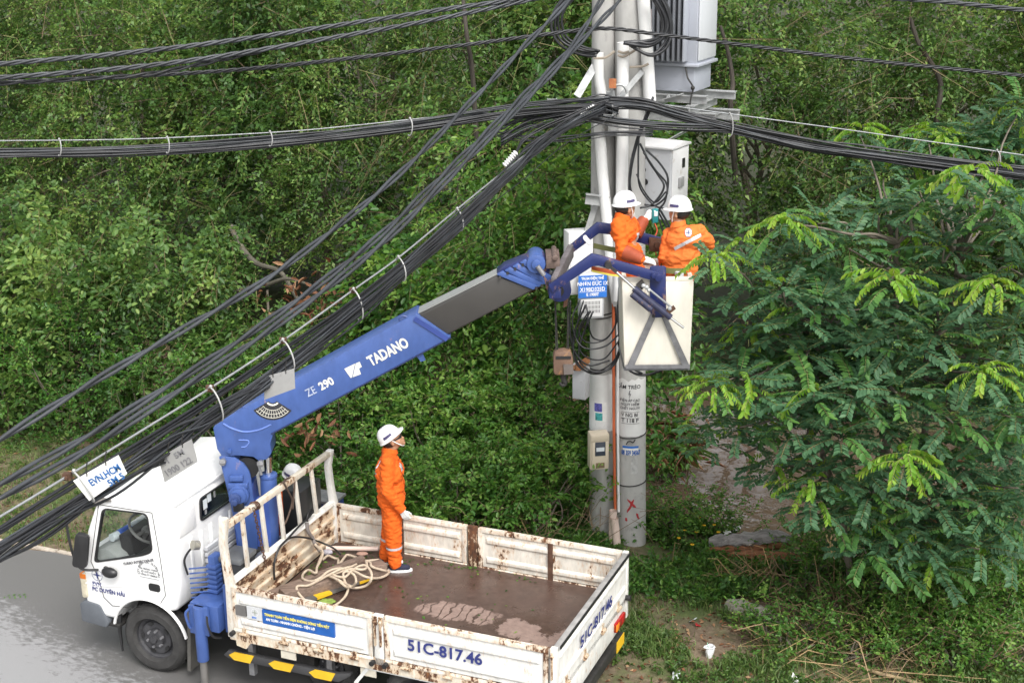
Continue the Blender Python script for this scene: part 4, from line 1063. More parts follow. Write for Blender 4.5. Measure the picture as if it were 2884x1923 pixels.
# boom
bm_out = cB((130, 945), (1200, 357), (1392, 490), (412, 1020), (395, 1075), (401, 1132), (375, 1165), (330, 1172), (300, 1150), (215, 1142), (128, 1150), (100, 1108), (78, 990))
mb = MB(); mb.prism(bm_out, 'y', 14.0, 14.32); boom = tro(mb, 'boom', BLUE, bevel=.012)
e = cB((400, 1022), (1392, 490)); mb = MB(); mb.bar((e[0][0], 13.996, e[0][1]), (e[1][0], 13.996, e[1][1]), .012, .012, (0, 1, 0)); tro(mb, 'bottom_edge', pm('dark edge', (.02, .03, .09), .5), boom)
e = cB((1190, 385), (1372, 500)); mb = MB(); mb.bar((e[0][0], 13.993, e[0][1]), (e[1][0], 13.993, e[1][1]), .05, .012, (0, 1, 0)); tro(mb, 'end_collar', pm('dark collar blue', (.04, .07, .27), .4), boom)
e = cB((135, 965), (180, 990), (250, 1010), (330, 1000), (400, 970)); mb = MB(); mb.sweep(spline([(x, 13.998, z) for x, z in e], 5), .009, 6); tro(mb, 'weld_bead', pm('pale blue weld', (.14, .22, .55), .4), boom)
e = cB((220, 1055), (275, 1060), (262, 1090), (235, 1095)); mb = MB(); mb.sweep(spline([(x, 13.998, z) for x, z in e], 5), .007, 6); tro(mb, 'weld_bead', bpy.data.materials['pale blue weld'], boom)
c = cB((170, 1115))[0]; mb = MB(); mb.cyl((c[0], 14.0, c[1]), (c[0], 13.975, c[1]), .022, n=12); tro(mb, 'bolt', BLUE, boom)
for q in ((218, 890), (1128, 395)):
    c = cB(q)[0]; mb = MB(); mb.sweep([(c[0] + .05 * math.cos(a), 14.06, c[1] + .035 * math.sin(a) - .01) for a in np.linspace(-.3, math.pi + .3, 12)], .011, 6); tro(mb, 'lifting_eye', pm('dark eye', (.05, .08, .22), .4), boom)
e = cB((1195, 590), (1225, 628), (1250, 620), (1232, 575)); mb = MB(); mb.prism(e, 'y', 14.02, 14.05); tro(mb, 'hook_lug', BLUE, boom)
inn = cB((1150, 400), (1646, 150), (1856, 232), (1350, 495))
mb = MB(); mb.prism(inn, 'y', 14.025, 14.295); ib = tro(mb, 'inner_boom', GREYBOOM, bevel=.025, seg=3)
e = cB((1195, 375), (1650, 150)); mb = MB(); mb.prism([e[0], e[1], (e[1][0], e[1][1] + .012), (e[0][0], e[0][1] + .012)], 'y', 14.05, 14.27); tro(mb, 'top_strip', GREYTOP, ib)  # paler strip along the top of the inner boom
hp = cB((1640, 150), (1684, 108), (1850, 42), (1905, 50), (1942, 108), (1932, 160), (1862, 238), (1836, 228))
mb = MB(); mb.prism(hp, 'y', 14.05, 14.27); hd = tro(mb, 'boom_head', DKBLUE, bevel=.01)
for i in range(4):
    dx, dy = 42 * i, -21 * i
    q = cB((1646 + dx, 146 + dy), (1676 + dx, 128 + dy), (1872 + dx * .75, 208 + dy * .6), (1846 + dx * .75, 228 + dy * .6))
    mb = MB(); mb.prism(q, 'y', 14.0 + .012 * i, 14.32 - .012 * i); sct = tro(mb, 'boom_section', BLUE, bevel=.004)
    for k_ in range(2):
        c = q[0] if k_ == 0 else q[3]
        mb = MB(); mb.cyl((c[0] + .03, 14.0 + .012 * i, c[1] - .02 + .04 * k_), (c[0] + .03, 13.975 + .012 * i, c[1] - .02 + .04 * k_), .014, n=10); tro(mb, 'bolt', DARK, sct)
c = cB((1862, 85))[0]; mb = MB(); mb.cyl((c[0], 13.98, c[1]), (c[0], 14.34, c[1]), .095, n=24); mb.cyl((c[0], 13.96, c[1]), (c[0], 13.98, c[1]), .05, n=16); tro(mb, 'sheave', BLUE, bevel=.008)
e = cB((1868, 90), (1905, 140)); mb = MB(); mb.cyl((e[0][0], 13.95, e[0][1]), (e[1][0], 13.95, e[1][1]), .025, n=12); tro(mb, 'pin', STEEL)
c = cB((1990, 225))[0]; mb = MB(); mb.cyl((c[0], 13.95, c[1]), (c[0], 14.36, c[1]), .12, n=24); tro(mb, 'head_sheave', DKBLUE, bevel=.008)
mb = MB(); mb.cyl((c[0] - .01, 13.93, c[1]), (c[0] - .01, 13.955, c[1]), .055, n=16); tro(mb, 'pin', DARK)
e = cB((1900, 150), (1960, 215), (1985, 260), (1920, 230)); mb = MB(); mb.prism(e, 'y', 14.02, 14.30); tro(mb, 'head_plate', DKBLUE, bevel=.006)
e = cB((2025, 240), (2045, 250), (2035, 330), (2012, 340)); mb = MB(); mb.prism(e, 'y', 14.08, 14.14); tro(mb, 'rope_anchor', RUST)
# lettering on the boom
def on_boom(f, a, b_): return V((*f(a)[0], 0)), V((*f(b_)[0], 0))
def boom_text(body, a, b_, size, mat, **k):
    p, q = cB(a)[0], cB(b_)[0]
    o3 = V((p[0], 13.997, p[1])); r3 = V((q[0] - p[0], 0, q[1] - p[1]))
    u3 = V((-r3.z, 0, r3.x))
    o = text(body, size, o3, r3, u3, mat, None, depth=.001, **k)
    o.data.transform(TRI); o.parent = boom
    wdt = max((TRI.inverted() @ v_.co).x for v_ in o.data.vertices) - min((TRI.inverted() @ v_.co).x for v_ in o.data.vertices)
    return o, wdt, abs(q[0] - p[0])
def fit_text(body, a, b_, size, mat, **k):
    o, w_, want = boom_text(body, a, b_, size, mat, **k)
    bpy.data.objects.remove(o)
    return boom_text(body, a, b_, size, mat, xs=want / w_, **k)[0]
fit_text('TADANO', (952, 648), (1178, 528), .152, CREAMPRINT, bold=.0055)
fit_text('ZE', (603, 818), (668, 786), .118, pm('pale blue print', (.42, .47, .60), .4), bold=.001)
fit_text('290', (677, 781), (762, 737), .118, CREAMPRINT, bold=.004)
for q in (((803, 663), (862, 634), (846, 710), (838, 713)), ((866, 633), (888, 624), (900, 652), (884, 661), (895, 692), (850, 709))):
    mb = MB(); mb.prism(cB(*q), 'y', 13.9965, 13.999); tro(mb, 'maker_emblem', CREAMPRINT, boom)
fan0 = (408, 828)
def fan(r0, r1, a0, a1, y0, y1, mat, nm, n=14):
    pts = [(fan0[0] + r1 * math.sin(a) * 1.08, fan0[1] + r1 * math.cos(a)) for a in np.linspace(a0, a1, n)] + [(fan0[0] + r0 * math.sin(a) * 1.08, fan0[1] + r0 * math.cos(a)) for a in np.linspace(a1, a0, n)]
    mb = MB(); mb.prism(cB(*pts), 'y', y0, y1); return tro(mb, nm, mat, boom)
fan(24, 116, -1.0, .98, 13.9955, 13.999, INKBLACK, 'load_chart')
for r0 in (30, 62, 84, 104): fan(r0, r0 + (9 if r0 == 30 else 2.5), -.9, .88, 13.9945, 13.9953, CREAMPRINT, 'chart_line')
for a in np.linspace(-.85, .83, 12): fan(66, 102, a, a + .022, 13.9945, 13.9953, CREAMPRINT, 'chart_line', 3)

# basket arms
cC = crop(1500, 600, 3.266, 13.735)
near = cC((148, 655), (540, 368), (604, 380), (1178, 545), (1197, 580), (1178, 615), (1130, 620), (604, 476), (548, 482), (182, 722))
mb = MB(); mb.prism(near, 'y', 13.69, 13.74); na = tro(mb, 'basket_arm', DKBLUE, bevel=.006)
cD = crop(1500, 600, 3.266, 14.60)
far = cD((305, 330), (592, 85), (722, 102), (1100, 205), (1205, 235), (1190, 320), (1100, 305), (722, 197), (610, 185), (340, 385))
mb = MB(); mb.prism(far, 'y', 14.58, 14.63); tro(mb, 'basket_arm', DKBLUE, bevel=.006)
mb = MB(); a_, b_ = cC((170, 670))[0], cD((325, 350))[0]
mb.bar((a_[0] + .03, 13.74, a_[1] + .02), (b_[0] + .03, 14.58, b_[1] + .01), .06, .14, (0, 0, 1)); tro(mb, 'arm_crossbeam', pm('scuffed grey-blue steel', (.15, .135, .14), .6, .2, var=.3, scale=8), bevel=.006)
mb = MB(); mb.box((a_[0] - .02, 13.72, a_[1] - .13), (a_[0] + .10, 14.15, a_[1] - .02)); tro(mb, 'arm_bracket', DKBLUE, bevel=.01)
c = cB((1960, 75))[0]; mb = MB(); mb.box((c[0] - .08, 14.0, c[1] - .07), (c[0] + .06, 14.35, c[1] + .05)); mb.cyl((c[0] + .01, 13.97, c[1] + .05), (c[0] + .01, 14.38, c[1] + .05), .03, n=10); tro(mb, 'arm_bracket', pm('rusty bracket', (.14, .10, .085), .7, .2, var=.4, scale=12), bevel=.008)
for q in ((1110, 560), (1155, 578)):
    c = cC(q)[0]; mb = MB(); mb.cyl((c[0], 13.70, c[1]), (c[0], 13.655, c[1]), .026 if q[0] < 1150 else .040, n=16); tro(mb, 'pivot_pin', DKBLUE, bevel=.004)
pm1 = cC((1080, 498), (1105, 490), (1210, 490), (1228, 502), (1230, 905), (1192, 962), (1132, 965), (1082, 920))
mb = MB(); mb.prism(pm1, 'y', 13.742, 13.765); tro(mb, 'basket_mount', DKBLUE, bevel=.004)
pm2 = cD((1068, 215), (1200, 228), (1196, 352), (1068, 345)); mb = MB(); mb.prism(pm2, 'y', 14.555, 14.575); tro(mb, 'basket_mount', RUST, bevel=.004)
c = cD((1145, 282))[0]; mb = MB(); mb.cyl((c[0], 14.556, c[1]), (c[0], 14.52, c[1]), .035, n=14); tro(mb, 'pivot_pin', RUST)
def cylw(nm, a, b_, r, mat, Y, parent=TR, n=14, r1=None):
    p, q = cC(a)[0], cC(b_)[0]
    mb = MB(); mb.cyl((p[0], Y, p[1]), (q[0], Y, q[1]), r, r1, n); return tro(mb, nm, mat, parent)
WORN = rusty('worn dark cylinder', (.03, .034, .075), .22, 20)
cylw('levelling_cylinder', (925, 668), (1258, 932), .034, WORN, 13.63)
cylw('piston', (690, 450), (932, 672), .014, CHROME, 13.63)
cylw('piston', (1250, 930), (1378, 1026), .013, CHROME, 13.63)
cylw('levelling_cylinder', (905, 715), (1078, 855), .034, WORN, 13.62)
cylw('linkage_rod', (1040, 660), (1265, 842), .011, WIRE, 13.65)
c = cC((690, 455))[0]; mb = MB(); mb.cyl((c[0], 13.60, c[1]), (c[0], 13.69, c[1]), .034, n=14); mb.bar((c[0], 13.63, c[1]), (c[0] + .08, 13.63, c[1] - .07), .03, .03); tro(mb, 'rod_end', DARK)
e = cC((950, 655), (1005, 605), (1030, 640), (1000, 690)); mb = MB(); mb.prism(e, 'y', 13.66, 13.735); tro(mb, 'cylinder_bracket', DARK)
e = cC((1215, 870), (1290, 830), (1305, 850), (1240, 900)); mb = MB(); mb.prism(e, 'y', 13.61, 13.67); tro(mb, 'cylinder_bracket', RUST)
for q in ((1010, 640), (1040, 655), (1060, 680), (1250, 850)):
    c = cC(q)[0]; mb = MB(); mb.ball((c[0], 13.62, c[1]), .022, n=8, m=6); tro(mb, 'hose_fitting', GALV)
# basket
zt, zb = 4.200, 3.30
bt_ = [(1.098, 13.77), (1.811, 13.77), (1.825, 14.55), (1.112, 14.55)]
bb_ = [(1.138, 13.79), (1.800, 13.79), (1.805, 14.53), (1.142, 14.53)]
mb = MB()
def shrink(q, d): 
    cx = sum(p[0] for p in q) / 4; cy = sum(p[1] for p in q) / 4
    return [(p[0] - math.copysign(d, p[0] - cx), p[1] - math.copysign(d, p[1] - cy)) for p in q]
ti, bi = shrink(bt_, .02), shrink(bb_, .02)
vs = [(x, y, zt) for x, y in bt_] + [(x, y, zb) for x, y in bb_] + [(x, y, zt) for x, y in ti] + [(x, y, zb + .03) for x, y in bi]
fs = [(7, 6, 5, 4), (12, 13, 14, 15)]
for k in range(4):
    j = (k + 1) % 4
    fs += [(4 + k, 4 + j, j, k), (8 + k, 8 + j, 12 + j, 12 + k), (k, j, 8 + j, 8 + k)]
mb.add(vs, fs); bk = tro(mb, 'basket', CREAM, bevel=.006)
mb = MB(); o_ = shrink(bt_, -.05); i_ = shrink(bt_, .004); n_ = 4
vs = [(x, y, z) for z in (zt - .005, zt + .045) for q in (o_, i_) for x, y in q]
fs = []
for k in range(4):
    j = (k + 1) % 4
    fs += [(k, 4 + k, 4 + j, j), (8 + k, 8 + j, 12 + j, 12 + k), (k, j, 8 + j, 8 + k), (4 + k, 12 + k, 12 + j, 4 + j)]
mb.add(vs, fs); tro(mb, 'basket_rim', rusty('chipped cream rim', (.74, .69, .60), .16, 18, dirt=.15), bk, bevel=.008)
cE = crop(1500, 600, 3.266, 13.765)
BRACE = pm('grey basket brace', (.17, .17, .18), .5, .3, var=.3, scale=10)
for q in (((1088, 918), (1140, 932), (925, 1420), (862, 1420)), ((1172, 925), (1218, 915), (1448, 1412), (1385, 1420))):
    mb = MB(); mb.prism(cE(*q), 'y', 13.752, 13.768); tro(mb, 'basket_brace', BRACE, bk)
for q in ((1110, 942), (1202, 938)):
    c = cE(q)[0]; mb = MB(); mb.cyl((c[0], 13.752, c[1]), (c[0], 13.735, c[1]), .016, n=10); tro(mb, 'bolt', DARK, bk)
mb = MB(); mb.prism(cE((850, 1398), (1448, 1392), (1445, 1425), (855, 1428)), 'y', 13.748, 13.772); mb.box((1.13, 13.78, zb - .03), (1.80, 14.53, zb - .002)); tro(mb, 'base_frame', BRACE, bk)
# hook block and its ropes
cF = crop(1500, 600, 3.266, 14.15)
hb_ = cF((188, 1300), (205, 1258), (345, 1248), (372, 1330), (375, 1450), (320, 1470), (205, 1475), (190, 1440))
mb = MB(); mb.prism(hb_, 'y', 14.08, 14.22); hk = tro(mb, 'hook_block', rusty('rusty brown block', (.16, .095, .065), .45, 14, rough=.7), bevel=.02)
e = cF((280, 1368), (370, 1368), (372, 1455), (285, 1462)); mb = MB(); mb.prism(e, 'y', 14.06, 14.079); tro(mb, 'cheek_plate', pm('dull grey cheek', (.14, .12, .11), .5, .3), hk)
e = cF((212, 1295), (350, 1295)); mb = MB(); mb.box((e[0][0], 14.07, e[0][1] - .03), (e[1][0], 14.078, e[1][1])); tro(mb, 'slot', BLACK, hk)
e = cF((288, 1465), (284, 1520), (300, 1566), (272, 1580), (250, 1560)); mb = MB(); mb.sweep(spline([(x, 14.15, z) for x, z in e], 4), [.03] * 8 + [.024] * 5 + [.02] * 3 + [.012], 8); tro(mb, 'hook', DARK, hk)
for a, b_ in (((205, 780), (215, 1262)), ((210, 780), (230, 1262)), ((330, 720), (318, 1255)), ((322, 720), (332, 1255))):
    p, q = cF(a)[0], cF(b_)[0]; mb = MB(); mb.cyl((p[0], 14.15, p[1]), (q[0], 14.15, q[1]), .0065, n=6); tro(mb, 'hoist_rope', DARK)
# fluorescent straps of a slack sling tied between the arms
def strap(nm, label, pts, w_, mat, Y0, Y1, cat='strap'):
    n = len(pts); mb = MB(); vs = []
    for i, (a, b_) in enumerate(pts):
        Y = Y0 + (Y1 - Y0) * i / (n - 1); c = crop(1500, 600, 3.266, Y)((a, b_))[0]
        vs += [(c[0], Y, c[1] + w_ / 2), (c[0], Y, c[1] - w_ / 2), (c[0], Y + .006, c[1] - w_ / 2), (c[0], Y + .006, c[1] + w_ / 2)]
    fs = [(i * 4 + k, i * 4 + (k + 1) % 4, i * 4 + 4 + (k + 1) % 4, i * 4 + 4 + k) for i in range(n - 1) for k in range(4)] + [(0, 1, 2, 3), (4 * n - 1, 4 * n - 2, 4 * n - 3, 4 * n - 4)]
    mb.add(vs, fs); return tag(mb.obj(nm, mat), label, cat)
strap('safety_strap', 'olive green webbing strap from the far blue arm to the left worker', [(560, 300), (640, 318), (710, 332), (790, 345)], .055, GREENSTRAP, 14.5, 14.2)
rs_ = strap('safety_strap', 'red webbing strap with a pale edge below the near blue arm', [(540, 512), (620, 528), (720, 548), (835, 560)], .055, REDSTRAP, 13.8, 14.0)
rs2 = strap('pale_edge', None, [(545, 532), (620, 549), (720, 570), (835, 583)], .02, YELPRINT, 13.798, 13.998); rs2.parent = rs_
for k_ in ('label', 'category'):
    if k_ in rs2: del rs2[k_]
mb = MB(); cH = crop(1500, 600, 3.266, 14.45)
e = cH((465, 215), (490, 205), (545, 270), (540, 295), (515, 295), (462, 235)); mb.prism(e, 'y', 14.42, 14.48); tag(mb.obj('snap_hook', WHITEPRINT, bevel=.008), 'white snap hook clipped on the far blue arm at the olive strap', 'hook')
# ================================================================== PEOPLE
from mathutils.bvhtree import BVHTree
def cap_mesh(caps, voxel, smooth=4, name='body'):
    """one continuous surface round tapered capsules (p, q, r0, r1) and ellipsoids ('e', centre, radii)"""
    mb = MB()
    for c in caps:
        if c[0] == 'e':
            mb.ball(c[1], 1, c[2], 16, 12)
        else:
            p, q, r0, r1 = V(c[0]), V(c[1]), c[2], c[3]
            mb.ball(p, r0, n=14, m=10); mb.ball(q, r1, n=14, m=10)
            if (q - p).length > 1e-4: mb.cyl(p, q, r0, r1, 16)
    me = bpy.data.meshes.new(name); me.from_pydata(mb.v, [], mb.f)
    o = bpy.data.objects.new(name, me); COL.objects.link(o)
    r = o.modifiers.new('r', 'REMESH'); r.mode = 'VOXEL'; r.voxel_size = voxel
    if smooth:
        s_ = o.modifiers.new('s', 'SMOOTH'); s_.iterations = smooth; s_.factor = .5
    out = evaluated(o)
    bpy.data.objects.remove(o)
    out.shade_smooth()
    return out
def wrinkle(me, amp, f, seed):
    nv = len(me.vertices)
    co = np.empty(nv * 3); me.vertices.foreach_get('co', co); co = co.reshape(-1, 3)
    nr = np.empty(nv * 3); me.vertices.foreach_get('normal', nr); nr = nr.reshape(-1, 3)
    for i in range(nv):
        p = V(co[i])
        k = mnoise.noise(V((p.x * f * .8 + p.z * 3, p.y * f * .8 - p.z * 4, p.z * f * 1.5 + seed)))
        k2 = mnoise.noise(V((p.x * f * 2.2, p.y * f * 2.2, p.z * f * 3.4 + seed * 2)))
        k3 = mnoise.noise(V((p.x * 10 + p.z * 7, p.y * 10 - p.z * 5, p.z * 34 + seed * 5)))
        co[i] += nr[i] * amp * ((1 - abs(k) * 2.4) * .7 + k2 * .5 + (.5 - abs(k3) * 1.6) * .75)
    me.vertices.foreach_set('co', co.ravel()); me.update()
def place(me, name, mat, parent):
    me.materials.clear(); me.materials.append(mat)
    o = bpy.data.objects.new(name, me); COL.objects.link(o); o.parent = parent
    return o
def bvh_of(me): return BVHTree.FromPolygons([v.co.copy() for v in me.vertices], [tuple(p.vertices) for p in me.polygons])
def patch(bvh, c, d, right, up, w_, h_, name, mat, parent, nu=10, nv=6, off=.005, shape=None):
    """a sewn-on patch or tape that lies on the cloth under it"""
    c, d, right, up = V(c), V(d).normalized(), V(right).normalized(), V(up).normalized()
    vs, ok = [], []
    for j in range(nv + 1):
        for i in range(nu + 1):
            a, b_ = i / nu - .5, j / nv - .5
            o = c + right * (a * w_) + up * (b_ * h_) - d * .5
            h = bvh.ray_cast(o, d, 1.0)
            ok.append(h[0] is not None and (shape is None or (a * a + b_ * b_) < .25))
            vs.append((h[0] - d * off) if h[0] is not None else o)
    fs = []
    for j in range(nv):
        for i in range(nu):
            q = (j * (nu + 1) + i, j * (nu + 1) + i + 1, (j + 1) * (nu + 1) + i + 1, (j + 1) * (nu + 1) + i)
            if all(ok[k] for k in q): fs.append(q)
    if not fs: return None
    mb = MB(); mb.add(vs, fs); me = bpy.data.meshes.new(name)
    me.from_pydata(mb.v, [], fs); me.materials.append(mat)
    return link(name, me, parent, angle=60)
def hand_mesh(wrist, d, palm, curl, side):
    """gloved hand: palm, four unequal bent fingers, thumb from the side of the palm"""
    d = V(d).normalized(); n = V(palm).normalized(); n = (n - d * n.dot(d)).normalized(); s_ = d.cross(n) * side
    w0 = V(wrist); caps = []
    for k in (-1, 0, 1): caps.append((w0 + s_ * (.018 * k), w0 + d * .075 + s_ * (.026 * k), .020, .017))
    for i, L in enumerate((.066, .078, .072, .056)):
        p = w0 + d * .080 + s_ * (.030 - .020 * i)
        dd, nn = d, n
        for q, (fr, r) in enumerate(((.45, .0115), (.32, .0105), (.23, .0095))):
            a = curl * (.55 + .35 * q)
            dd2 = (dd * math.cos(a) + nn * math.sin(a)).normalized(); nn = (nn * math.cos(a) - dd * math.sin(a)).normalized(); dd = dd2
            e = p + dd * L * fr; caps.append((p, e, r, r * .93)); p = e
    p = w0 + d * .025 + s_ * .030
    e = p + (d * .7 + s_ * .75 + n * .25).normalized() * .036; caps.append((p, e, .015, .0125))
    caps.append((e, e + (d * .95 + s_ * .2 + n * .35).normalized() * .032, .0125, .0105))
    return cap_mesh(caps, .006, 2, 'glove')
def person(label, root, yaw, J, cloth, head_pitch=0.0, head_yaw=0.0, group='workers in orange overalls', glasses=False, mask=False, hands=(('R', V((0, 0, -1)), V((0, 1, 0)), .5), ('L', V((0, 0, -1)), V((0, -1, 0)), .5)), guard=(), feet=True, seed=1.0, bulk=1.0):
    T_ = thing('person', label, 'person', root, yaw, group)
    g = {k: V(v_) for k, v_ in J.items() if k != 'toe'}
    pel, che, nek, hd = g['pelvis'], g['chest'], g['neck'], g['head']
    b = bulk
    lat = (g['sL'] - g['sR']).normalized()
    hl = (g['hL'] - g['hR']).normalized()
    fw = lat.cross(V((0, 0, 1))).normalized() * 1.0
    bx = .085 * min(1.0, b * 1.0) if b >= 1 else .068
    cl = [(pel + hl * .065, pel - hl * .065, .128 * b, .128 * b), (pel.lerp(che, .45) + lat * .06, pel.lerp(che, .45) - lat * .06, .128 * b, .128 * b),
          (che + lat * bx, che - lat * bx, .128 * b, .128 * b), (g['sL'], g['sR'], .068, .068), (nek - V((0, 0, .03)), che, .075, .12),
          (g['sL'], g['eL'], .072, .060), (g['eL'], g['wL'], .060, .048), (g['sR'], g['eR'], .072, .060), (g['eR'], g['wR'], .060, .048)]
    if feet:
        for s_ in 'LR': cl += [(g['h' + s_], g['k' + s_], .112, .088), (g['k' + s_], g['a' + s_] + V((0, 0, .03)), .088, .070)]
    else:
        cl += [(g['hL'], g['hL'] - V((0, 0, .35)), .11, .10), (g['hR'], g['hR'] - V((0, 0, .35)), .11, .10)]
    cm = cap_mesh(cl, .0115, 6, 'overall'); wrinkle(cm, .013, 13, seed)
    bv = bvh_of(cm)
    # body: one continuous surface, head to feet
    H = Matrix.Translation(hd) @ Matrix.Rotation(head_yaw, 4, 'Z') @ Matrix.Rotation(-head_pitch, 4, 'Y')
    def hp(x, y, z): return H @ V((x, y, z))
    by = [(pel + hl * .05, pel - hl * .05, .09, .09), (pel, che, .09, .10), (che + lat * .08, che - lat * .08, .08, .08), (g['sL'], g['sR'], .045, .045), (che, nek, .07, .055), (nek, hp(-.01, 0, -.05), .054, .052)]
    for s_ in 'LR':
        by += [(g['s' + s_], g['e' + s_], .045, .038), (g['e' + s_], g['w' + s_], .037, .028)]
        if feet: by += [(g['h' + s_], g['k' + s_], .075, .055), (g['k' + s_], g['a' + s_], .055, .04)]
    # head: skull, jaw, chin, nose, brow, ears
    for x, y, z, r in ((0, 0, .02, .088), (-.02, 0, .03, .09), (.035, 0, -.005, .068), (.05, 0, -.055, .044), (.066, 0, -.083, .027), (.04, .032, -.045, .036), (.04, -.032, -.045, .036), (.087, 0, -.024, .014), (.098, 0, -.034, .014), (.082, .03, .012, .014), (.082, -.03, .012, .014), (.085, 0, -.060, .015), (.082, .012, -.064, .012), (.082, -.012, -.064, .012), (.05, .05, -.025, .024), (.05, -.05, -.025, .024)):
        by.append((hp(x, y, z), hp(x, y, z), r, r))
    for s_ in (-1, 1): by += [(hp(-.005, .083 * s_, .012), hp(-.012, .086 * s_, -.018), .017, .013)]
    place(cap_mesh(by, .0085, 2, 'body'), 'body', SKIN, T_)
    ov = place(cm, 'overall', cloth, T_)
    # hair below the helmet
    mb = MB(); mb.ball((0, 0, 0), 1, (.098, .090, .070), 18, 12)
    mb.xf(H @ Matrix.Translation((-.022, 0, .012))); mb.obj('hair', HAIR, T_, angle=180)
    for s_ in (-1, 1):
        mb = MB(); mb.ball(hp(.083, .030 * s_, -.003), .0095, n=8, m=6); mb.obj('eye', BLACK, T_)
    mb = MB(); mb.bar(hp(.099, -.018, -.062), hp(.099, .018, -.062), .006, .004); mb.obj('mouth', pm('lips', (.25, .08, .06), .5) if not bpy.data.materials.get('lips') else bpy.data.materials['lips'], T_)
    # helmet
    mb = MB(); nn, mm_ = 28, 9; vs, fs = [], []
    for i in range(mm_ + 1):
        t_ = math.pi / 2 * i / mm_
        for k in range(nn):
            a = 2 * math.pi * k / nn
            rdg = 1 + .05 * math.exp(-(math.sin(a) / .16) ** 2) * math.cos(t_) * math.sin(t_) * 2
            vs.append((.128 * math.cos(t_) ** .8 * math.cos(a), .108 * math.cos(t_) ** .8 * math.sin(a), .128 * math.sin(t_) * rdg))
    for i in range(mm_):
        for k in range(nn): fs.append((i * nn + k, i * nn + (k + 1) % nn, (i + 1) * nn + (k + 1) % nn, (i + 1) * nn + k))
    mb.add(vs, fs)
    o0 = len(mb.v); vs, fs = [], []
    for k in range(nn):
        a = 2 * math.pi * k / nn; ex = .014 + .036 * max(0, math.cos(a)) ** 2
        for r_, z in ((0, .004), (ex, -.008 - .10 * ex * max(0, math.cos(a))), (ex, -.014 - .10 * ex * max(0, math.cos(a))), (0, -.006)):
            vs.append(((.126 + r_) * math.cos(a), (.106 + r_) * math.sin(a), z))
    for k in range(nn):
        for q in range(4): fs.append((k * 4 + q, ((k + 1) % nn) * 4 + q, ((k + 1) % nn) * 4 + (q + 1) % 4, k * 4 + (q + 1) % 4))
    mb.add(vs, fs)
    HH_ = H @ Matrix.Translation((-.012, 0, .058)) @ Matrix.Rotation(R_(-4), 4, 'Y')
    mb.xf(HH_); he = mb.obj('helmet', HELMET, T_, angle=50)
    for s_ in (-1, 1):
        mb = MB(); vs, fs = [], []
        for i in range(7):
            a = s_ * R_(62 + 8 * i)
            for z in (.026, .054): 
                c_ = math.cos(math.asin(min(1, z / .128))) ** .8
                vs.append((.1315 * c_ * math.cos(a), .1115 * c_ * math.sin(a), z))
        fs = [(2 * i, 2 * i + 2, 2 * i + 3, 2 * i + 1) for i in range(6)]
        mb.add(vs, fs); mb.xf(HH_); mb.obj('helmet_sticker', pm('navy sticker', (.06, .05, .13), .5, var=.5, scale=90) if not bpy.data.materials.get('navy sticker') else bpy.data.materials['navy sticker'], he)
        mb = MB(); mb.sweep([hp(.0, .092 * s_, .05), hp(.03, .086 * s_, -.02), hp(.055, .055 * s_, -.085), hp(.058, 0, -.115)], .005, 6); mb.obj('chin_strap', WHITEPRINT, he)
    if glasses:
        mb = MB(); mb.sweep([hp(.02, -.088, .018), hp(.075, -.070, .008), hp(.095, -.03, .0), hp(.100, 0, .004), hp(.095, .03, .0), hp(.075, .070, .008), hp(.02, .088, .018)], [.006, .010, .020, .010, .020, .010, .006], 8, flat=.5); mb.obj('glasses', BLACK, T_)
    if mask:
        mb = MB(); mb.ball((0, 0, 0), 1, (.040, .052, .046), 12, 8); mb.xf(H @ Matrix.Translation((.068, 0, -.055))); mb.obj('face_mask', pm('cloth mask', (.60, .58, .56), .9) if not bpy.data.materials.get('cloth mask') else bpy.data.materials['cloth mask'], T_)
    # collar
    mb = MB(); vs, fs = [], []
    for k in range(20):
        a = 2 * math.pi * k / 20
        for r_, z in ((.070, .045), (.082, -.005), (.072, -.01)): vs.append(nek + fw * (math.cos(a) * r_ * 1.05 + .004) + lat * (math.sin(a) * r_) + V((0, 0, z - .03 * max(0, math.cos(a)))))
    for k in range(20):
        for q in range(2): fs.append((k * 3 + q, ((k + 1) % 20) * 3 + q, ((k + 1) % 20) * 3 + q + 1, k * 3 + q + 1))
    mb.add(vs, fs); mb.obj('collar', cloth, ov)
    # gloves and guards
    for s_, d, palm, curl in hands:
        place(hand_mesh(g['w' + s_] + V(d).normalized() * .035, d, palm, curl, 1 if s_ == 'R' else -1), 'glove', GLOVE, T_)
        w_ = g['w' + s_]; f_ = (g['w' + s_] - g['e' + s_]).normalized()
        if s_ in guard:
            mb = MB(); mb.sweep([w_ - f_ * .17, w_ - f_ * .10, w_ + f_ * .01, w_ + f_ * .03], [.078, .074, .060, .050], 14); mb.obj('sleeve_guard', LEATHER, ov)
        else:
            mb = MB(); mb.sweep([w_ - f_ * .03, w_ + f_ * .025], [.056, .054], 12); mb.obj('cuff', cloth, ov)
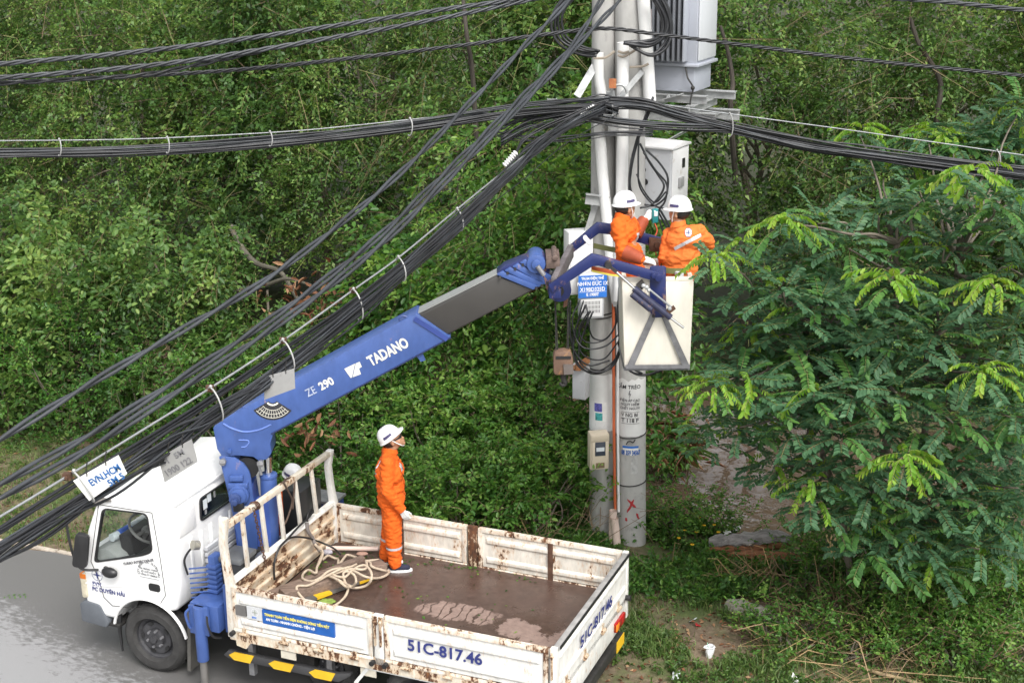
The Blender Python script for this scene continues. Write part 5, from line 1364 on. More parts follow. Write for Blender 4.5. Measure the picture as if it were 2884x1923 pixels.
    if feet:
        for s_ in 'LR':
            a_ = g['a' + s_]; fd = V((math.cos(J.get('toe', 0)), math.sin(J.get('toe', 0)), 0))
            sh = cap_mesh([(a_ + V((0, 0, -.015)) - fd * .03, a_ + fd * .13 + V((0, 0, -.032)), .046, .034), (a_ + V((0, 0, .03)), a_ + V((0, 0, -.02)), .046, .046)], .009, 2, 'shoe')
            so = place(sh, 'shoe', NAVY, T_)
            mb = MB(); pts = []
            for k in range(22):
                t_ = 2 * math.pi * k / 22; q = a_ + fd * (.05 + .135 * math.cos(t_)) + V((-fd.y, fd.x, 0)) * (.048 * math.sin(t_)); pts.append((q.x, q.y))
            mb.prism(pts, 'z', a_.z - .072, a_.z - .047); mb.obj('sole', WHITEPRINT, so)
            k_ = g['k' + s_]; f_ = (a_ - k_).normalized()
            c_ = k_.lerp(a_, .40); mb = MB(); mb.sweep([c_ - f_ * .014, c_ + f_ * .014], [.0905, .0895], 18, caps=False); mb.obj('reflective_band', REFLECT, ov)
    return T_, ov, bv

# --- the man standing on the cargo bed, head thrown back towards the basket
J = dict(pelvis=(0, 0, .85), chest=(-.01, 0, 1.15), neck=(0, 0, 1.385), head=(.045, 0, 1.50), sL=(-.02, .165, 1.30), sR=(-.02, -.165, 1.30), eL=(-.03, .24, 1.03), wL=(-.03, .20, .79), eR=(-.03, -.245, 1.02), wR=(.105, -.215, .80),
         hL=(0, .085, .82), hR=(0, -.085, .82), kL=(-.03, .10, .45), kR=(.01, -.10, .45), aL=(-.09, .10, .075), aR=(.02, -.10, .075), toe=0.0)
rt_ = RW(1.0, 1.73, FL) + V((-.03, .10, 0))
T1, ov1, bv1 = person('worker standing on the cargo bed in orange overalls, head tilted back looking up', rt_, R_(2), J, ORANGE, head_pitch=R_(33), glasses=True, seed=2.0, bulk=1.12,
    hands=(('R', V((.5, .05, -1)), V((.3, 1, 0)), .55), ('L', V((.0, 0, -1)), V((0, -1, 0)), .5)))
patch(bv1, (.13, -.07, 1.20), (-1, .7, 0), (.7, 1, 0), (0, 0, 1), .10, .10, 'pocket_patch', REFLECT, ov1)
patch(bv1, (.15, -.08, 1.17), (-1, 1.1, 0), (1.1, 1, 0), (0, 0, 1), .12, .04, 'pocket_flap', ORANGE, ov1, off=.016)
patch(bv1, (-.13, -.02, 1.16), (1, .75, -.1), (.75, -1, 0), (.1, 0, 1), .20, .030, 'reflective_band', REFLECT, ov1)
patch(bv1, (-.12, -.06, 1.25), (1, .9, 0), (.9, -1, 0), (0, 0, 1), .07, .085, 'back_badge', WHITEPRINT, ov1, shape=1)
patch(bv1, (.13, -.015, 1.08), (-1, .15, 0), (.15, 1, 0), (0, 0, 1), .035, .42, 'front_placket', ORANGE, ov1, nu=2, nv=14, off=.007)

# --- the two men in the basket; joints read from the photograph at their depths
def joints(root, yaw, sc=4.9, x0=1660, y0=500, **kw):
    Mi = (Matrix.Translation(root) @ Matrix.Rotation(yaw, 4, 'Z')).inverted()
    return {k: Mi @ P((x0 + a / sc) / 1.22619, (y0 + b_ / sc) / 1.22619, Y) for k, (a, b_, Y) in kw.items()}
r2 = V((1.30, 14.24, zb + .03)); y2 = R_(22)
J2 = joints(r2, y2, head=(497, 432, 14.26), neck=(452, 545, 14.24), chest=(490, 760, 14.24), pelvis=(585, 1290, 14.22), sR=(400, 650, 14.10), sL=(575, 640, 14.44), eR=(455, 1015, 14.02), wR=(700, 1120, 13.93),
            eL=(640, 760, 14.56), wL=(742, 600, 14.62), hR=(590, 1340, 14.14), hL=(640, 1340, 14.30))
for k, s_ in (('kL', 1), ('kR', -1)): J2[k] = V((.02, .10 * s_, .46))
for k, s_ in (('aL', 1), ('aR', -1)): J2[k] = V((.0, .10 * s_, .075))
T2, ov2, bv2 = person('worker in the basket with one arm raised holding a teal tester, leather sleeve guards', r2, y2, J2, ORANGE, head_pitch=R_(-2), head_yaw=R_(8), mask=True, seed=5.0, bulk=.93, guard=('R', 'L'),
    hands=(('R', V((.9, -.15, -.25)), V((0, .5, -1)), .35), ('L', V((.75, .1, .45)), V((.5, -.8, .2)), .75)))
patch(bv2, (.10, -.08, 1.22), (-1, .8, 0), (.8, 1, 0), (0, 0, 1), .10, .085, 'chest_badge', REFLECT, ov2)
mb = MB(); q2 = J2['wL'] + V((.13, -.01, .045)); mb.box(q2 - V((.035, .02, .075)), q2 + V((.035, .02, .075))); tt = mb.obj('clamp_meter', TEAL, None, bevel=.012)
tt.matrix_world = Matrix.Translation(r2) @ Matrix.Rotation(y2, 4, 'Z'); tag(tt, 'teal hand-held tester with a red lead in the raised white glove', 'meter')
mb = MB(); mb.box(q2 + V((-.02, -.026, .0)), q2 + V((.02, -.0205, .05))); mb.obj('display', LABELW, tt)
mb = MB(); mb.sweep(spline([q2 + V((0, 0, -.075)), q2 + V((.02, -.02, -.16)), q2 + V((-.02, -.03, -.25)), q2 + V((.01, -.03, -.42))], 6), .006, 6); mb.obj('red_lead', REDWIRE, tt)

r3 = V((1.64, 14.10, zb + .03)); y3 = R_(118)
J3 = joints(r3, y3, head=(1235, 500, 14.10), neck=(1225, 655, 14.08), chest=(1310, 850, 14.08), pelvis=(1240, 1270, 14.10), sL=(1110, 800, 14.16), sR=(1500, 745, 14.06), eL=(1035, 1100, 14.12), wL=(1050, 1270, 14.28),
            eR=(1655, 905, 14.12), wR=(1600, 1000, 14.32), hL=(1190, 1330, 14.14), hR=(1300, 1330, 14.10))
for k, s_ in (('kL', 1), ('kR', -1)): J3[k] = V((.02, .10 * s_, .46))
for k, s_ in (('aL', 1), ('aR', -1)): J3[k] = V((.0, .10 * s_, .075))
T3, ov3, bv3 = person('worker in the basket with his back turned, round emblem and silver stripe on it', r3, y3, J3, ORANGE2, head_pitch=R_(-6), head_yaw=R_(28), seed=9.0, bulk=.97,
    hands=(('R', V((.6, .6, -.2)), V((0, 0, -1)), .4), ('L', V((.5, -.2, -.8)), V((0, -1, 0)), .4)))
Mi3 = (Matrix.Translation(r3) @ Matrix.Rotation(y3, 4, 'Z')).inverted()
def l3(a, b_, Y): return Mi3 @ P((1660 + a / 4.9) / 1.22619, (500 + b_ / 4.9) / 1.22619, Y)
dv3 = Mi3.to_3x3() @ V((.10, 1, -.3)); rt3 = Mi3.to_3x3() @ V((1, 0, 0)); up3 = Mi3.to_3x3() @ V((0, .3, 1))
c3_ = l3(1355, 895, 14.05)
patch(bv3, c3_, dv3, rt3 + up3 * .48, up3 - rt3 * .48, .30, .033, 'reflective_band', REFLECT, ov3, nu=16, nv=2)
c3_ = l3(1362, 765, 14.05)
patch(bv3, c3_, dv3, rt3, up3, .078, .105, 'emblem_ring', pm('purple badge edge', (.12, .06, .20), .7), ov3, shape=1, off=.004, nu=18, nv=18)
patch(bv3, c3_, dv3, rt3, up3, .068, .093, 'emblem_disc', WHITEPRINT, ov3, shape=1, off=.006, nu=18, nv=18)
for k_ in range(2):
    a = (rt3 + up3) if k_ else (rt3 - up3)
    patch(bv3, c3_, dv3, rt3 if k_ else up3, up3 if k_ else -rt3, .050, .008, 'emblem_star', INK, ov3, off=.0075, nu=6, nv=1)
pv3 = J3['pelvis'] + V((0, 0, .03)); mb = MB(); mb.sweep([pv3 - V((0, 0, .03)), pv3 + V((0, 0, .03))], [.205, .205], 24, flat=.80, caps=False, up=(0, 1, 0)); bl_ = mb.obj('safety_belt', GREENSTRAP, ov3)
cc = l3(1240, 1335, 13.9)
mb = MB(); mb.box(cc - V((.035, .03, .025)), cc + V((.035, .03, .025))); mb.obj('buckle', LABELW, bl_)

# --- the man at the crane controls behind the headboard
rt4 = RW(-.70, 2.33, 0)
J4 = dict(pelvis=(0, 0, .84), chest=(.03, 0, 1.13), neck=(.06, 0, 1.36), head=(.12, 0, 1.455), sL=(.03, .165, 1.28), sR=(.03, -.165, 1.28), eL=(.08, .23, 1.02), wL=(.28, .15, .96), eR=(.08, -.23, 1.02), wR=(.28, -.15, .96),
          hL=(0, .085, .82), hR=(0, -.085, .82), kL=(.02, .10, .45), kR=(.02, -.10, .45), aL=(0, .10, .075), aR=(0, -.10, .075))
person('worker at the crane controls, white helmet and orange overalls half hidden by the headboard', rt4, YAW - math.pi / 2 + R_(70), J4, ORANGE, head_pitch=R_(-18), seed=12.0,
    hands=(('R', V((1, 0, -.2)), V((0, 0, -1)), .5), ('L', V((1, 0, -.2)), V((0, 0, -1)), .5)))
# ================================================================== POLES AND WHAT HANGS ON THEM
YL, YR = 16.70, 16.60                 # depth of the two pole axes
def srcx(x, y, Y): return P(x / 1.22619, y / 1.22619, Y)
def pole(label, b0, b1, r0, r1, mat, Y):
    """b0, b1: pixels of the axis at the ground and at the top"""
    p0, p1 = P(*b0, Y), P(*b1, Y)
    d = (p1 - p0).normalized()
    p0 = p0 - d * ((p0.z + .3) / d.z); p1 = p0 + d * 9.6
    t_ = thing('utility_pole', label, 'utility pole', p0)
    mb = MB(); n = 14; mb.sweep([p0.lerp(p1, k / n) - p0 for k in range(n + 1)], [r0 + (r1 - r0) * k / n for k in range(n + 1)], 28)
    sh = mb.obj('shaft', mat, t_)
    def axis(z):
        k = (z - p0.z) / (p1.z - p0.z); return p0.lerp(p1, k), r0 + (r1 - r0) * k
    return t_, axis
PL, axL = pole('left one of the two round concrete poles, with the meter boxes', (1383, 1242), (1388, -20), .172, .128, CONC_D, YL)
PRr, axR = pole('right one of the two round concrete poles, with the red cross mark', (1449, 1257), (1447, -20), .192, .160, CONC, YR)
def zat(y, Y, x=1400): return P(x, y, Y).z
def band(pole_, ax_, z0, z1, mat, name='paint_band', ex=.0025, jag=0.0, n=28):
    mb = MB(); vs, fs = [], []
    for k in range(n):
        a = 2 * math.pi * k / n
        for z in (z0 + jag * rng.normal(), z1 + jag * rng.normal()):
            c, r_ = ax_(z); vs.append(c + V((math.cos(a), math.sin(a), 0)) * (r_ + ex) - pole_.location)
    for k in range(n): fs.append((2 * k, 2 * ((k + 1) % n), 2 * ((k + 1) % n) + 1, 2 * k + 1))
    mb.add(vs, fs); return mb.obj(name, mat, pole_, angle=180)
band(PL, axL, zat(980, YL), zat(852, YL), POLEPAINT, jag=.008)
band(PRr, axR, zat(991, YR), zat(862, YR), POLEPAINT, jag=.008)
for z, ax_, po in ((zat(838, YL), axL, PL), (zat(712, YL), axL, PL), (zat(720, YL), axL, PL), (zat(1216, YL), axL, PL), (zat(992, YR), axR, PRr), (zat(1101, YR), axR, PRr)):
    c, r_ = ax_(z); mb = MB(); mb.sweep([c + V((math.cos(a) * (r_ + .006), math.sin(a) * (r_ + .006), .02 * math.sin(a + 1))) - po.location for a in np.linspace(0, 2 * math.pi, 30)], .008, 6, caps=False); mb.obj('wire_band', DARK, po)
mb = MB(); c, r_ = axR(zat(1000, YR)); q = c + V((-.02, -r_ - .008, 0)) - PRr.location; mb.sweep(spline([q + V((-.05, 0, -.04)), q + V((-.03, -.02, .0)), q, q + V((.03, -.02, -.01)), q + V((.06, 0, .02))], 5), .007, 6); mb.obj('wire_end', DARK, PRr)
def pole_text(body, size, cx, y, Y, ax_, po, mat, xs=1.0, bold=.001):
    """lettering wrapped round the shaft; cx is its centre pixel"""
    z = zat(y, Y); c, r_ = ax_(z)
    off = P(cx, y, Y).x - c.x
    o = text(body, size, (0, 0, 0), (1, 0, 0), (0, 0, 1), mat, None, depth=.0005, bold=bold, xs=xs, align='CENTER')
    bm = bmesh.new(); bm.from_mesh(o.data)
    for _ in range(1):
        bmesh.ops.subdivide_edges(bm, edges=[e for e in bm.edges if e.calc_length() > .03], cuts=1)
    for v_ in bm.verts:
        a = (v_.co.x + off) / r_; rr = r_ + .0055
        v_.co = V((c.x + rr * math.sin(a), c.y - rr * math.cos(a), z + v_.co.z)) - po.location
    bm.to_mesh(o.data); bm.free(); o.parent = po
    return o
def pole_sheet(x0, y0, x1, y1, Y, ax_, po, mat, name='poster', ex=.004):
    mb = MB(); vs, n = [], 8
    for j, y in enumerate((y1, y0)):
        z = zat(y, Y); c, r_ = ax_(z)
        for i in range(n + 1):
            a = (P(x0 + (x1 - x0) * i / n, y, Y).x - c.x) / r_
            vs.append(V((c.x + (r_ + ex) * math.sin(a), c.y - (r_ + ex) * math.cos(a), z)) - po.location)
    mb.add(vs, [(i, i + 1, n + 2 + i, n + 1 + i) for i in range(n)]); return mb.obj(name, mat, po, angle=180)
for body, sz, cx, y, xs, mt in (('CẤM TRÈO', .068, 1440, 882, .92, INKBLACK), ('ĐIỆN ÁP CAO', .045, 1444, 911, .9, INKGREY), ('NGUY HIỂM', .045, 1444, 920, .95, INKGREY), ('CHẾT NGƯỜI', .045, 1444, 929, .9, INKGREY), ('V NG BI', .062, 1443, 945, .95, INKBLACK), ('T 118 P', .068, 1444, 958, 1.0, INKBLACK)):
    pole_text(body, sz, cx, y, YR, axR, PRr, mt, xs)
pole_text('ϟ', .09, 1440, 898, YR, axR, PRr, INKGREY)
mb = MB(); zc = zat(894, YR); c, r_ = axR(zc); q = V((c.x - .03, c.y - r_ - .006, zc)) - PRr.location
mb.add([q + V((.0, 0, .05)), q + V((.012, 0, .05)), q + V((.004, 0, .008)), q + V((.022, 0, .008)), q + V((-.004, 0, -.06)), q + V((.004, 0, -.006)), q + V((-.012, 0, -.006))], [(0, 6, 5, 2, 1), (2, 5, 4, 3)]); mb.obj('danger_flash', INKGREY, PRr)
bpy.data.objects.remove([o for o in PRr.children if o.name.startswith('lettering')][-1])
for y in (935, 949, 961):
    pole_sheet(1424, y - .4, 1466, y + .5, YR, axR, PRr, INKGREY, 'ruled_line', .0055)
ps = pole_sheet(1427, 1012, 1464, 1033, YR, axR, PRr, PAPER, 'poster'); pole_sheet(1427, 1012, 1464, 1017, YR, axR, PRr, INKBLUE, 'poster_header', .005)
pole_text('08 359 34567', .085, 1446, 1032, YR, axR, PRr, INKBLUE, .50, .004)
pole_sheet(1446, 1035, 1462, 1075, YR, axR, PRr, pm('paper residue', (.45, .45, .44), .8, var=.25, scale=18), 'torn_poster', .003)
pole_sheet(1363, 914, 1391, 957, YL, axL, PL, PAPER, 'poster')
pole_sheet(1363, 916, 1381, 935, YL, axL, PL, pm('violet print', (.10, .10, .36), .5, var=.6, scale=40), 'poster_print', .005)
pole_sheet(1365, 938, 1382, 955, YL, axL, PL, pm('green print', (.05, .30, .30), .5, var=.6, scale=40), 'poster_print', .005)
for (p, q) in (((1438, 1133), (1458, 1152)), ((1453, 1133), (1438, 1163)), ((1459, 1165), (1464, 1180)), ((1435, 1175), (1437, 1183))):
    a_, b_ = [], []
    mb = MB(); pts = []
    for k in range(7):
        x = p[0] + (q[0] - p[0]) * k / 6 + rng.normal() * .5; y = p[1] + (q[1] - p[1]) * k / 6
        z = zat(y, YR); c, r_ = axR(z); a = (P(x, y, YR).x - c.x) / r_
        pts.append(V((c.x + (r_ + .001) * math.sin(a), c.y - (r_ + .001) * math.cos(a), z)) - PRr.location)
    mb.sweep(pts, [.004] + [.013 + .004 * rng.random() for _ in range(5)] + [.005], 6, flat=.25, up=(1, 0, 0)); mb.obj('painted_cross', REDPAINT, PRr)

# conduits
def pipe(label, pts, r, mat, name='conduit_pipe', cat='pipe', Y=16.45, n=14, hollow=False, group=None):
    path = [P(*p, Y if len(p) < 3 else p[2]) if len(p) == 2 else P(p[0], p[1], p[2]) for p in pts]
    mb = MB(); mb.sweep(path, r, n, caps=not hollow)
    if hollow:
        mb.sweep([path[0] - (path[0] - path[1]).normalized() * .0, path[0].lerp(path[1], .25)], [r * .82, r * .82], n, caps=False)
    return tag(mb.obj(name, mat), label, cat, group)
pipe('short white PVC sleeve on the upper left pole, cables entering its top', [(1374, 122), (1375, 180), (1384, 226)], .062, PVC, Y=16.50)
pipe('long white PVC conduit in front of the gap between the poles, under the cable arch', [(1431, 98), (1431, 160), (1430, 225), (1430, 320), (1428, 440), (1424, 560), (1420, 690)], .069, PVC, Y=16.36)
pipe('tall white PVC conduit up the right edge of the poles beside the transformer', [(1477, -15), (1482, 60), (1488, 150), (1493, 232)], .072, PVC, Y=16.40)
pipe('slanting white PVC conduit down the left pole behind the left basket worker', [(1376, 285), (1384, 400), (1396, 520), (1408, 640), (1418, 700)], .066, PVC, Y=16.44)
pipe('thin orange conduit running down between the two poles', [(1409, 560), (1409, 800), (1410, 980), (1413, 1170)], .018, ORPIPE, Y=16.42)
pipe('thin white conduit beside the orange one between the poles', [(1418, 700), (1419, 980), (1421, 1175)], .016, PVC, Y=16.40)
for lab, pts in (('taller open pinkish pipe stub standing at the foot of the poles', [(1408, 1172), (1407, 1250)]), ('shorter open pinkish pipe stub in front of the taller one at the pole foot', [(1411, 1190), (1418, 1260)])):
    pipe(lab, pts, .052, PVC_PINK, 'pipe_stub', Y=16.30 if 'shorter' in lab else 16.36, hollow=True)
for z, xs_, Y in ((zat(128, 16.4), (1365, 1410), 16.4),):
    pass
def clamp(pts, Y, nm='pipe_clamp', r=.012, mat=None, parent=None):
    mb = MB(); mb.sweep(spline([P(x, y, Y) for x, y in pts], 5), r, 6, flat=.4); return mb.obj(nm, mat or GALV, parent)
for pts, lab in (([(1363, 134), (1390, 133), (1412, 118)], 'tan strap round the short left sleeve'), ([(1419, 118), (1432, 122), (1445, 119)], 'upper tan strap round the middle conduit'), ([(1419, 127), (1434, 130), (1465, 112)], 'lower tan strap round the middle conduit'), ([(1446, 155), (1475, 153), (1490, 147)], 'tan strap round the right-hand tall conduit')):
    tag(clamp(pts, 16.27, 'strap_band', .014, pm('tan strap', (.30, .26, .21), .6) if not bpy.data.materials.get('tan strap') else bpy.data.materials['tan strap']), lab, 'strap')

# boxes: a helper for enamelled cabinets seen corner-on
def cabinet(name, label, c, size, rz, mat, cat='cabinet', bevel=.008):
    t_ = thing(name, label, cat, c, rz)
    sx, sy, sz = size
    mb = MB(); mb.box((-sx / 2, -sy / 2, -sz / 2), (sx / 2, sy / 2, sz / 2)); mb.obj('case', mat, t_, bevel=bevel)
    return t_
# transformer, seen from below left: finned side and plain end
tc = P(1562, 60, 17.05)
t_ = thing('transformer', 'large pale grey finned transformer high beside the poles', 'transformer', (tc.x, tc.y, tc.z), R_(-28))
mb = MB(); mb.box((-.33, -.30, -.42), (.33, .30, .95)); mb.prism([(-.33, -.42), (-.26, -.70), (.26, -.70), (.33, -.42)], 'x', -.0, .0) if False else None
mb.obj('tank', TRAFO, t_, bevel=.012)
mb = MB(); mb.box((-.30, -.27, -.72), (.30, .27, -.42)); mb.obj('tank_base', TRAFO, t_, bevel=.012)
mb = MB(); mb.box((.332, -.28, -.36), (.352, .28, .95)); mb.obj('end_panel', TRAFO_L, t_, bevel=.01)
mb = MB(); mb.box((-.36, -.33, -.425), (.36, .33, -.39)); mb.obj('flange', TRAFO, t_, bevel=.006)
for i in range(9):
    x0 = -.31 + i * .064
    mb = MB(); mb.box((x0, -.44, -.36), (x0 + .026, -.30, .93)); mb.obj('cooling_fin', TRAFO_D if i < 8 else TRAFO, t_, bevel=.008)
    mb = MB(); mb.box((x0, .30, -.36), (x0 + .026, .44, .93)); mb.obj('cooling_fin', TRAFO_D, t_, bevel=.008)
mb = MB(); mb.box((-.335, -.460, .02), (-.17, -.452, .22)); npl = mb.obj('name_plate', pm('plate grey', (.34, .30, .30), .5), t_); mb = MB(); mb.cyl((-.25, -.462, .12), (-.25, -.466, .12), .03, n=16); mb.obj('plate_seal', SHEET, npl); mb = MB(); mb.box((-.336, -.463, .02), (-.315, -.4615, .22)); mb.obj('red_trim', REDPAINT, npl)
mb = MB(); mb.sweep(spline([V((.20, -.31, -.42)), V((.24, -.33, -.55)), V((.30, -.31, -.66)), V((.28, -.33, -.80)), V((.28, -.33, -.95))], 5), .010, 6); mb.ball((.30, -.32, -.66), .025); mb.obj('earth_wire', DARK, t_)
# its platform of galvanised angles
pf = thing('transformer_platform', 'galvanised steel angle platform under the transformer', 'platform', (tc.x, tc.y, tc.z - .76), R_(-28))
for (p, q, w_, h_) in (((-.55, -.25, -.0), (.45, -.25, -.0), .09, .09), ((-.55, .25, .0), (.62, .25, .0), .09, .09), ((-.30, -.42, -.10), (-.30, .5, -.10), .10, .10), ((.30, -.42, -.10), (.30, .5, -.10), .10, .10), ((-.95, -.20, -.20), (.55, -.20, -.20), .07, .12), ((-.95, .30, -.22), (.66, .30, -.22), .08, .12)):
    mb = MB(); mb.bar(p, q, w_, .012); mb.bar((p[0], p[1], p[2] - h_ / 2), (q[0], q[1], q[2] - h_ / 2), .012, h_); mb.obj('steel_angle', GALV, pf)
mb = MB(); mb.bar((.45, -.2, -.25), (-.8, -.2, -1.0), .06, .012); mb.bar((.45, .3, -.25), (-.8, .3, -1.0), .06, .012); mb.obj('brace', GALV, pf)
mb = MB(); mb.bar((-.05, -.28, -.05), (.16, -.30, .02), .18, .012); mb.cyl((-.0, -.33, -.02), (-.0, -.30, -.02), .02, n=8); mb.obj('foot_plate', GALV, pf)
# braces and brackets at the pole head
for lab, pts, w_ in (('flat galvanised brace leaning left of the pole above the cable tangle', [(1366, 152, 16.5), (1325, 222, 16.3)], .085), ('galvanised strut rising right from the cable arch in front of the right pole', [(1410, 240, 16.25), (1475, 165, 16.35)], .06)):
    mb = MB(); a_, b_ = P(*pts[0]), P(*pts[1]); mb.bar(a_, b_, w_, .012, (0, 1, 0)); mb.bar(a_ + V((w_ / 2, .03, 0)), b_ + V((w_ / 2, .03, 0)), .012, .06, (0, 1, 0)); tag(mb.obj('brace', GALV), lab, 'brace')
for lab, x, y in (('upper galvanised bracket end sticking out at the middle of the cable tangle', 1396, 252), ('galvanised channel end in the cable tangle, left of the pole', 1270, 248)):
    c = P(x, y, 16.1); mb = MB(); s_ = .05
    for p, q in (((-s_, -s_), (s_, -s_)), ((s_, -s_), (s_, s_)), ((s_, s_), (-s_, s_)), ((-s_, s_), (-s_, -s_))): mb.bar(c + V((p[0], -.08, p[1])), c + V((p[0], .35, p[1])), .012, .012); mb.add([c + V((p[0], -.08, p[1])), c + V((q[0], -.08, q[1])), c + V((q[0], .35, q[1])), c + V((p[0], .35, p[1]))], [(0, 1, 2, 3)])
    tag(mb.obj('bracket', GALV), lab, 'bracket')
c = P(1412, 205, 16.2); mb = MB(); mb.sweep([c + V((.085 * math.cos(a) + .05, 0, .10 * math.sin(a) - .05)) for a in np.linspace(0, math.pi, 12)] + [c + V((-.035, 0, -.35))], .022, 8, flat=.7); tag(mb.obj('cable_hook', GALV), 'curved steel suspension hook holding the cables to the poles', 'hook')
mb = MB(); c2 = P(1407, 192, 16.12); mb.box(c2 - V((.04, .03, .05)), c2 + V((.04, .03, .05))); tag(mb.obj('rusty_clip', rusty('orange rust clip', (.38, .12, .05), .4, 20)), 'orange rusty clip on top of the suspension hook', 'clip')
mb = MB(); a_, b_ = P(1402, 210, 16.3), P(1407, 300, 16.3); mb.bar(a_, b_, .10, .05, (0, 1, 0)); tag(mb.obj('steel_bracket', GALV), 'upright galvanised bracket plate on the pole at the cable arch', 'bracket')
mb = MB(); a_, b_ = P(1345, 456, 16.45), P(1400, 463, 16.45); mb.bar(a_, b_, .13, .012, (0, 1, 0)); mb.bar(a_ + V((0, -.03, .06)), b_ + V((0, -.03, .06)), .06, .012); tag(mb.obj('cross_arm', GALV), 'short galvanised cross arm sticking out left of the pole above the boom', 'bracket')
mb = MB(); mb.bar(P(1368, 470, 16.55), P(1340, 560, 16.55), .07, .02, (0, 1, 0)); tag(mb.obj('brace', GALV), 'thin brace below the short cross arm left of the pole', 'brace')

# big switch cabinet behind the workers' heads
cc = P(1519, 398, 16.75)
t_ = thing('switch_cabinet', 'large pale grey cabinet with round cable holes above the basket workers', 'cabinet', cc, R_(-32))
mb = MB(); mb.box((-.235, -.235, -.50), (.235, .235, .33)); mb.obj('case', BOXGREY, t_, bevel=.008)
mb = MB(); mb.prism([(-.26, .33), (.26, .33), (.26, .355), (0, .41), (-.26, .355)], 'x', -.26, .26); mb.obj('roof', BOXWHITE, t_, bevel=.006)
mb = MB(); mb.box((.237, -.215, -.48), (.247, .215, .32)); dr = mb.obj('door', BOXWHITE, t_, bevel=.004)
mb = MB(); mb.box((.247, .04, .08), (.253, .11, .19)); mb.obj('window', BLACK, dr); mb = MB(); mb.box((.247, -.06, -.14), (.275, .06, -.02)); mb.obj('latch', SHEET, dr, bevel=.01)
for x0, z0 in ((-.12, .22), (-.12, .07), (-.09, -.07), (-.12, -.22)):
    mb = MB(); mb.cyl((x0, -.237, z0), (x0, -.25, z0), .037, n=16); mb.obj('cable_hole', BLACK, t_)
# left of the poles: two boxes, a meter box with a blue sign, lower boxes
c = P(1328, 600, 16.60)
t_ = cabinet('distribution_box', 'tall white distribution box on the left pole, behind the blue basket arms', c, (.30, .22, .76), R_(14), BOXWHITE)
mb = MB(); mb.box((-.13, -.118, -.36), (.13, -.112, .36)); mb.obj('door', BOXWHITE, t_, bevel=.004)
c = P(1357, 678, 16.36)
t_ = cabinet('meter_box', 'grey meter box carrying the blue station sign on the left pole', c, (.28, .18, .52), R_(8), BOXGREY, 'meter box')
mb = MB(); mb.box((-.13, -.097, -.235), (.12, -.091, -.02)); lv = mb.obj('vent_panel', BOXWHITE, t_)
for j in range(3):
    for i in range(12): mb = MB(); mb.box((-.105 + i * .017, -.099, -.19 + j * .052), (-.099 + i * .017, -.0965, -.15 + j * .052)); mb.obj('vent_slot', BLACK, lv)
mb = MB(); mb.box((-.17, -.108, -.0), (.17, -.100, .27)); sg_ = mb.obj('sign_board', INKBLUE, t_)
for body, z, sz, xs in (('TRẠM ĐIỆN THẾ', .222, .042, .85), ('NHƠN ĐỨC 1X', .150, .066, .80), ('X19BD325D', .080, .066, .86), ('E 1900T', .022, .052, .85)):
    text(body, sz, (0, -.109, z), (1, 0, 0), (0, 0, 1), WHITEPRINT, sg_, bold=.0015, xs=xs, align='CENTER')
mb = MB(); mb.box((-.165, -.1095, .071), (.165, -.1085, .074)); mb.obj('ruled_line', WHITEPRINT, sg_)
c = P(1335, 873, 16.45)
t_ = cabinet('junction_box', 'grey junction box low on the left pole, below the cable loops', c, (.17, .16, .44), R_(-24), BOXGREY)
mb = MB(); mb.box((-.075, -.085, -.2), (.075, -.081, .2)); mb.obj('door', BOXGREY, t_, bevel=.003)
mb = MB(); a_ = P(1332, 838, 16.38); mb.prism([(a_.x - .12, a_.z - .04), (a_.x + .10, a_.z + .10), (a_.x + .12, a_.z + .06), (a_.x + .0, a_.z - .05)], 'y', 16.3, 16.42); tag(mb.obj('rusty_plate', rusty('rusty orange plate', (.35, .13, .06), .5, 14)), 'rusty orange plate on top of the grey junction box', 'plate')
c = P(1374, 1032, 16.30)
t_ = cabinet('electricity_meter', 'beige electricity meter in a case with a dark window on the left pole', c, (.235, .16, .46), R_(10), BEIGE, 'meter', .014)
mb = MB(); mb.box((-.115, -.10, .14), (.115, -.08, .235)); mb.box((-.10, -.105, -.22), (.10, -.08, .14)); mb.obj('cover', BEIGE, t_, bevel=.012)
mb = MB(); mb.box((-.065, -.112, -.04), (.065, -.105, .14)); wn = mb.obj('window', pm('meter window', (.05, .06, .08), .12), t_, bevel=.004)
mb = MB(); mb.box((-.05, -.115, .02), (.05, -.1125, .07)); mb.obj('dial', LABELW, wn)
mb = MB(); mb.box((-.055, -.110, -.20), (.055, -.105, -.13)); mb.obj('terminal_cover', pm('brown terminal', (.22, .16, .09), .5), t_, bevel=.004)

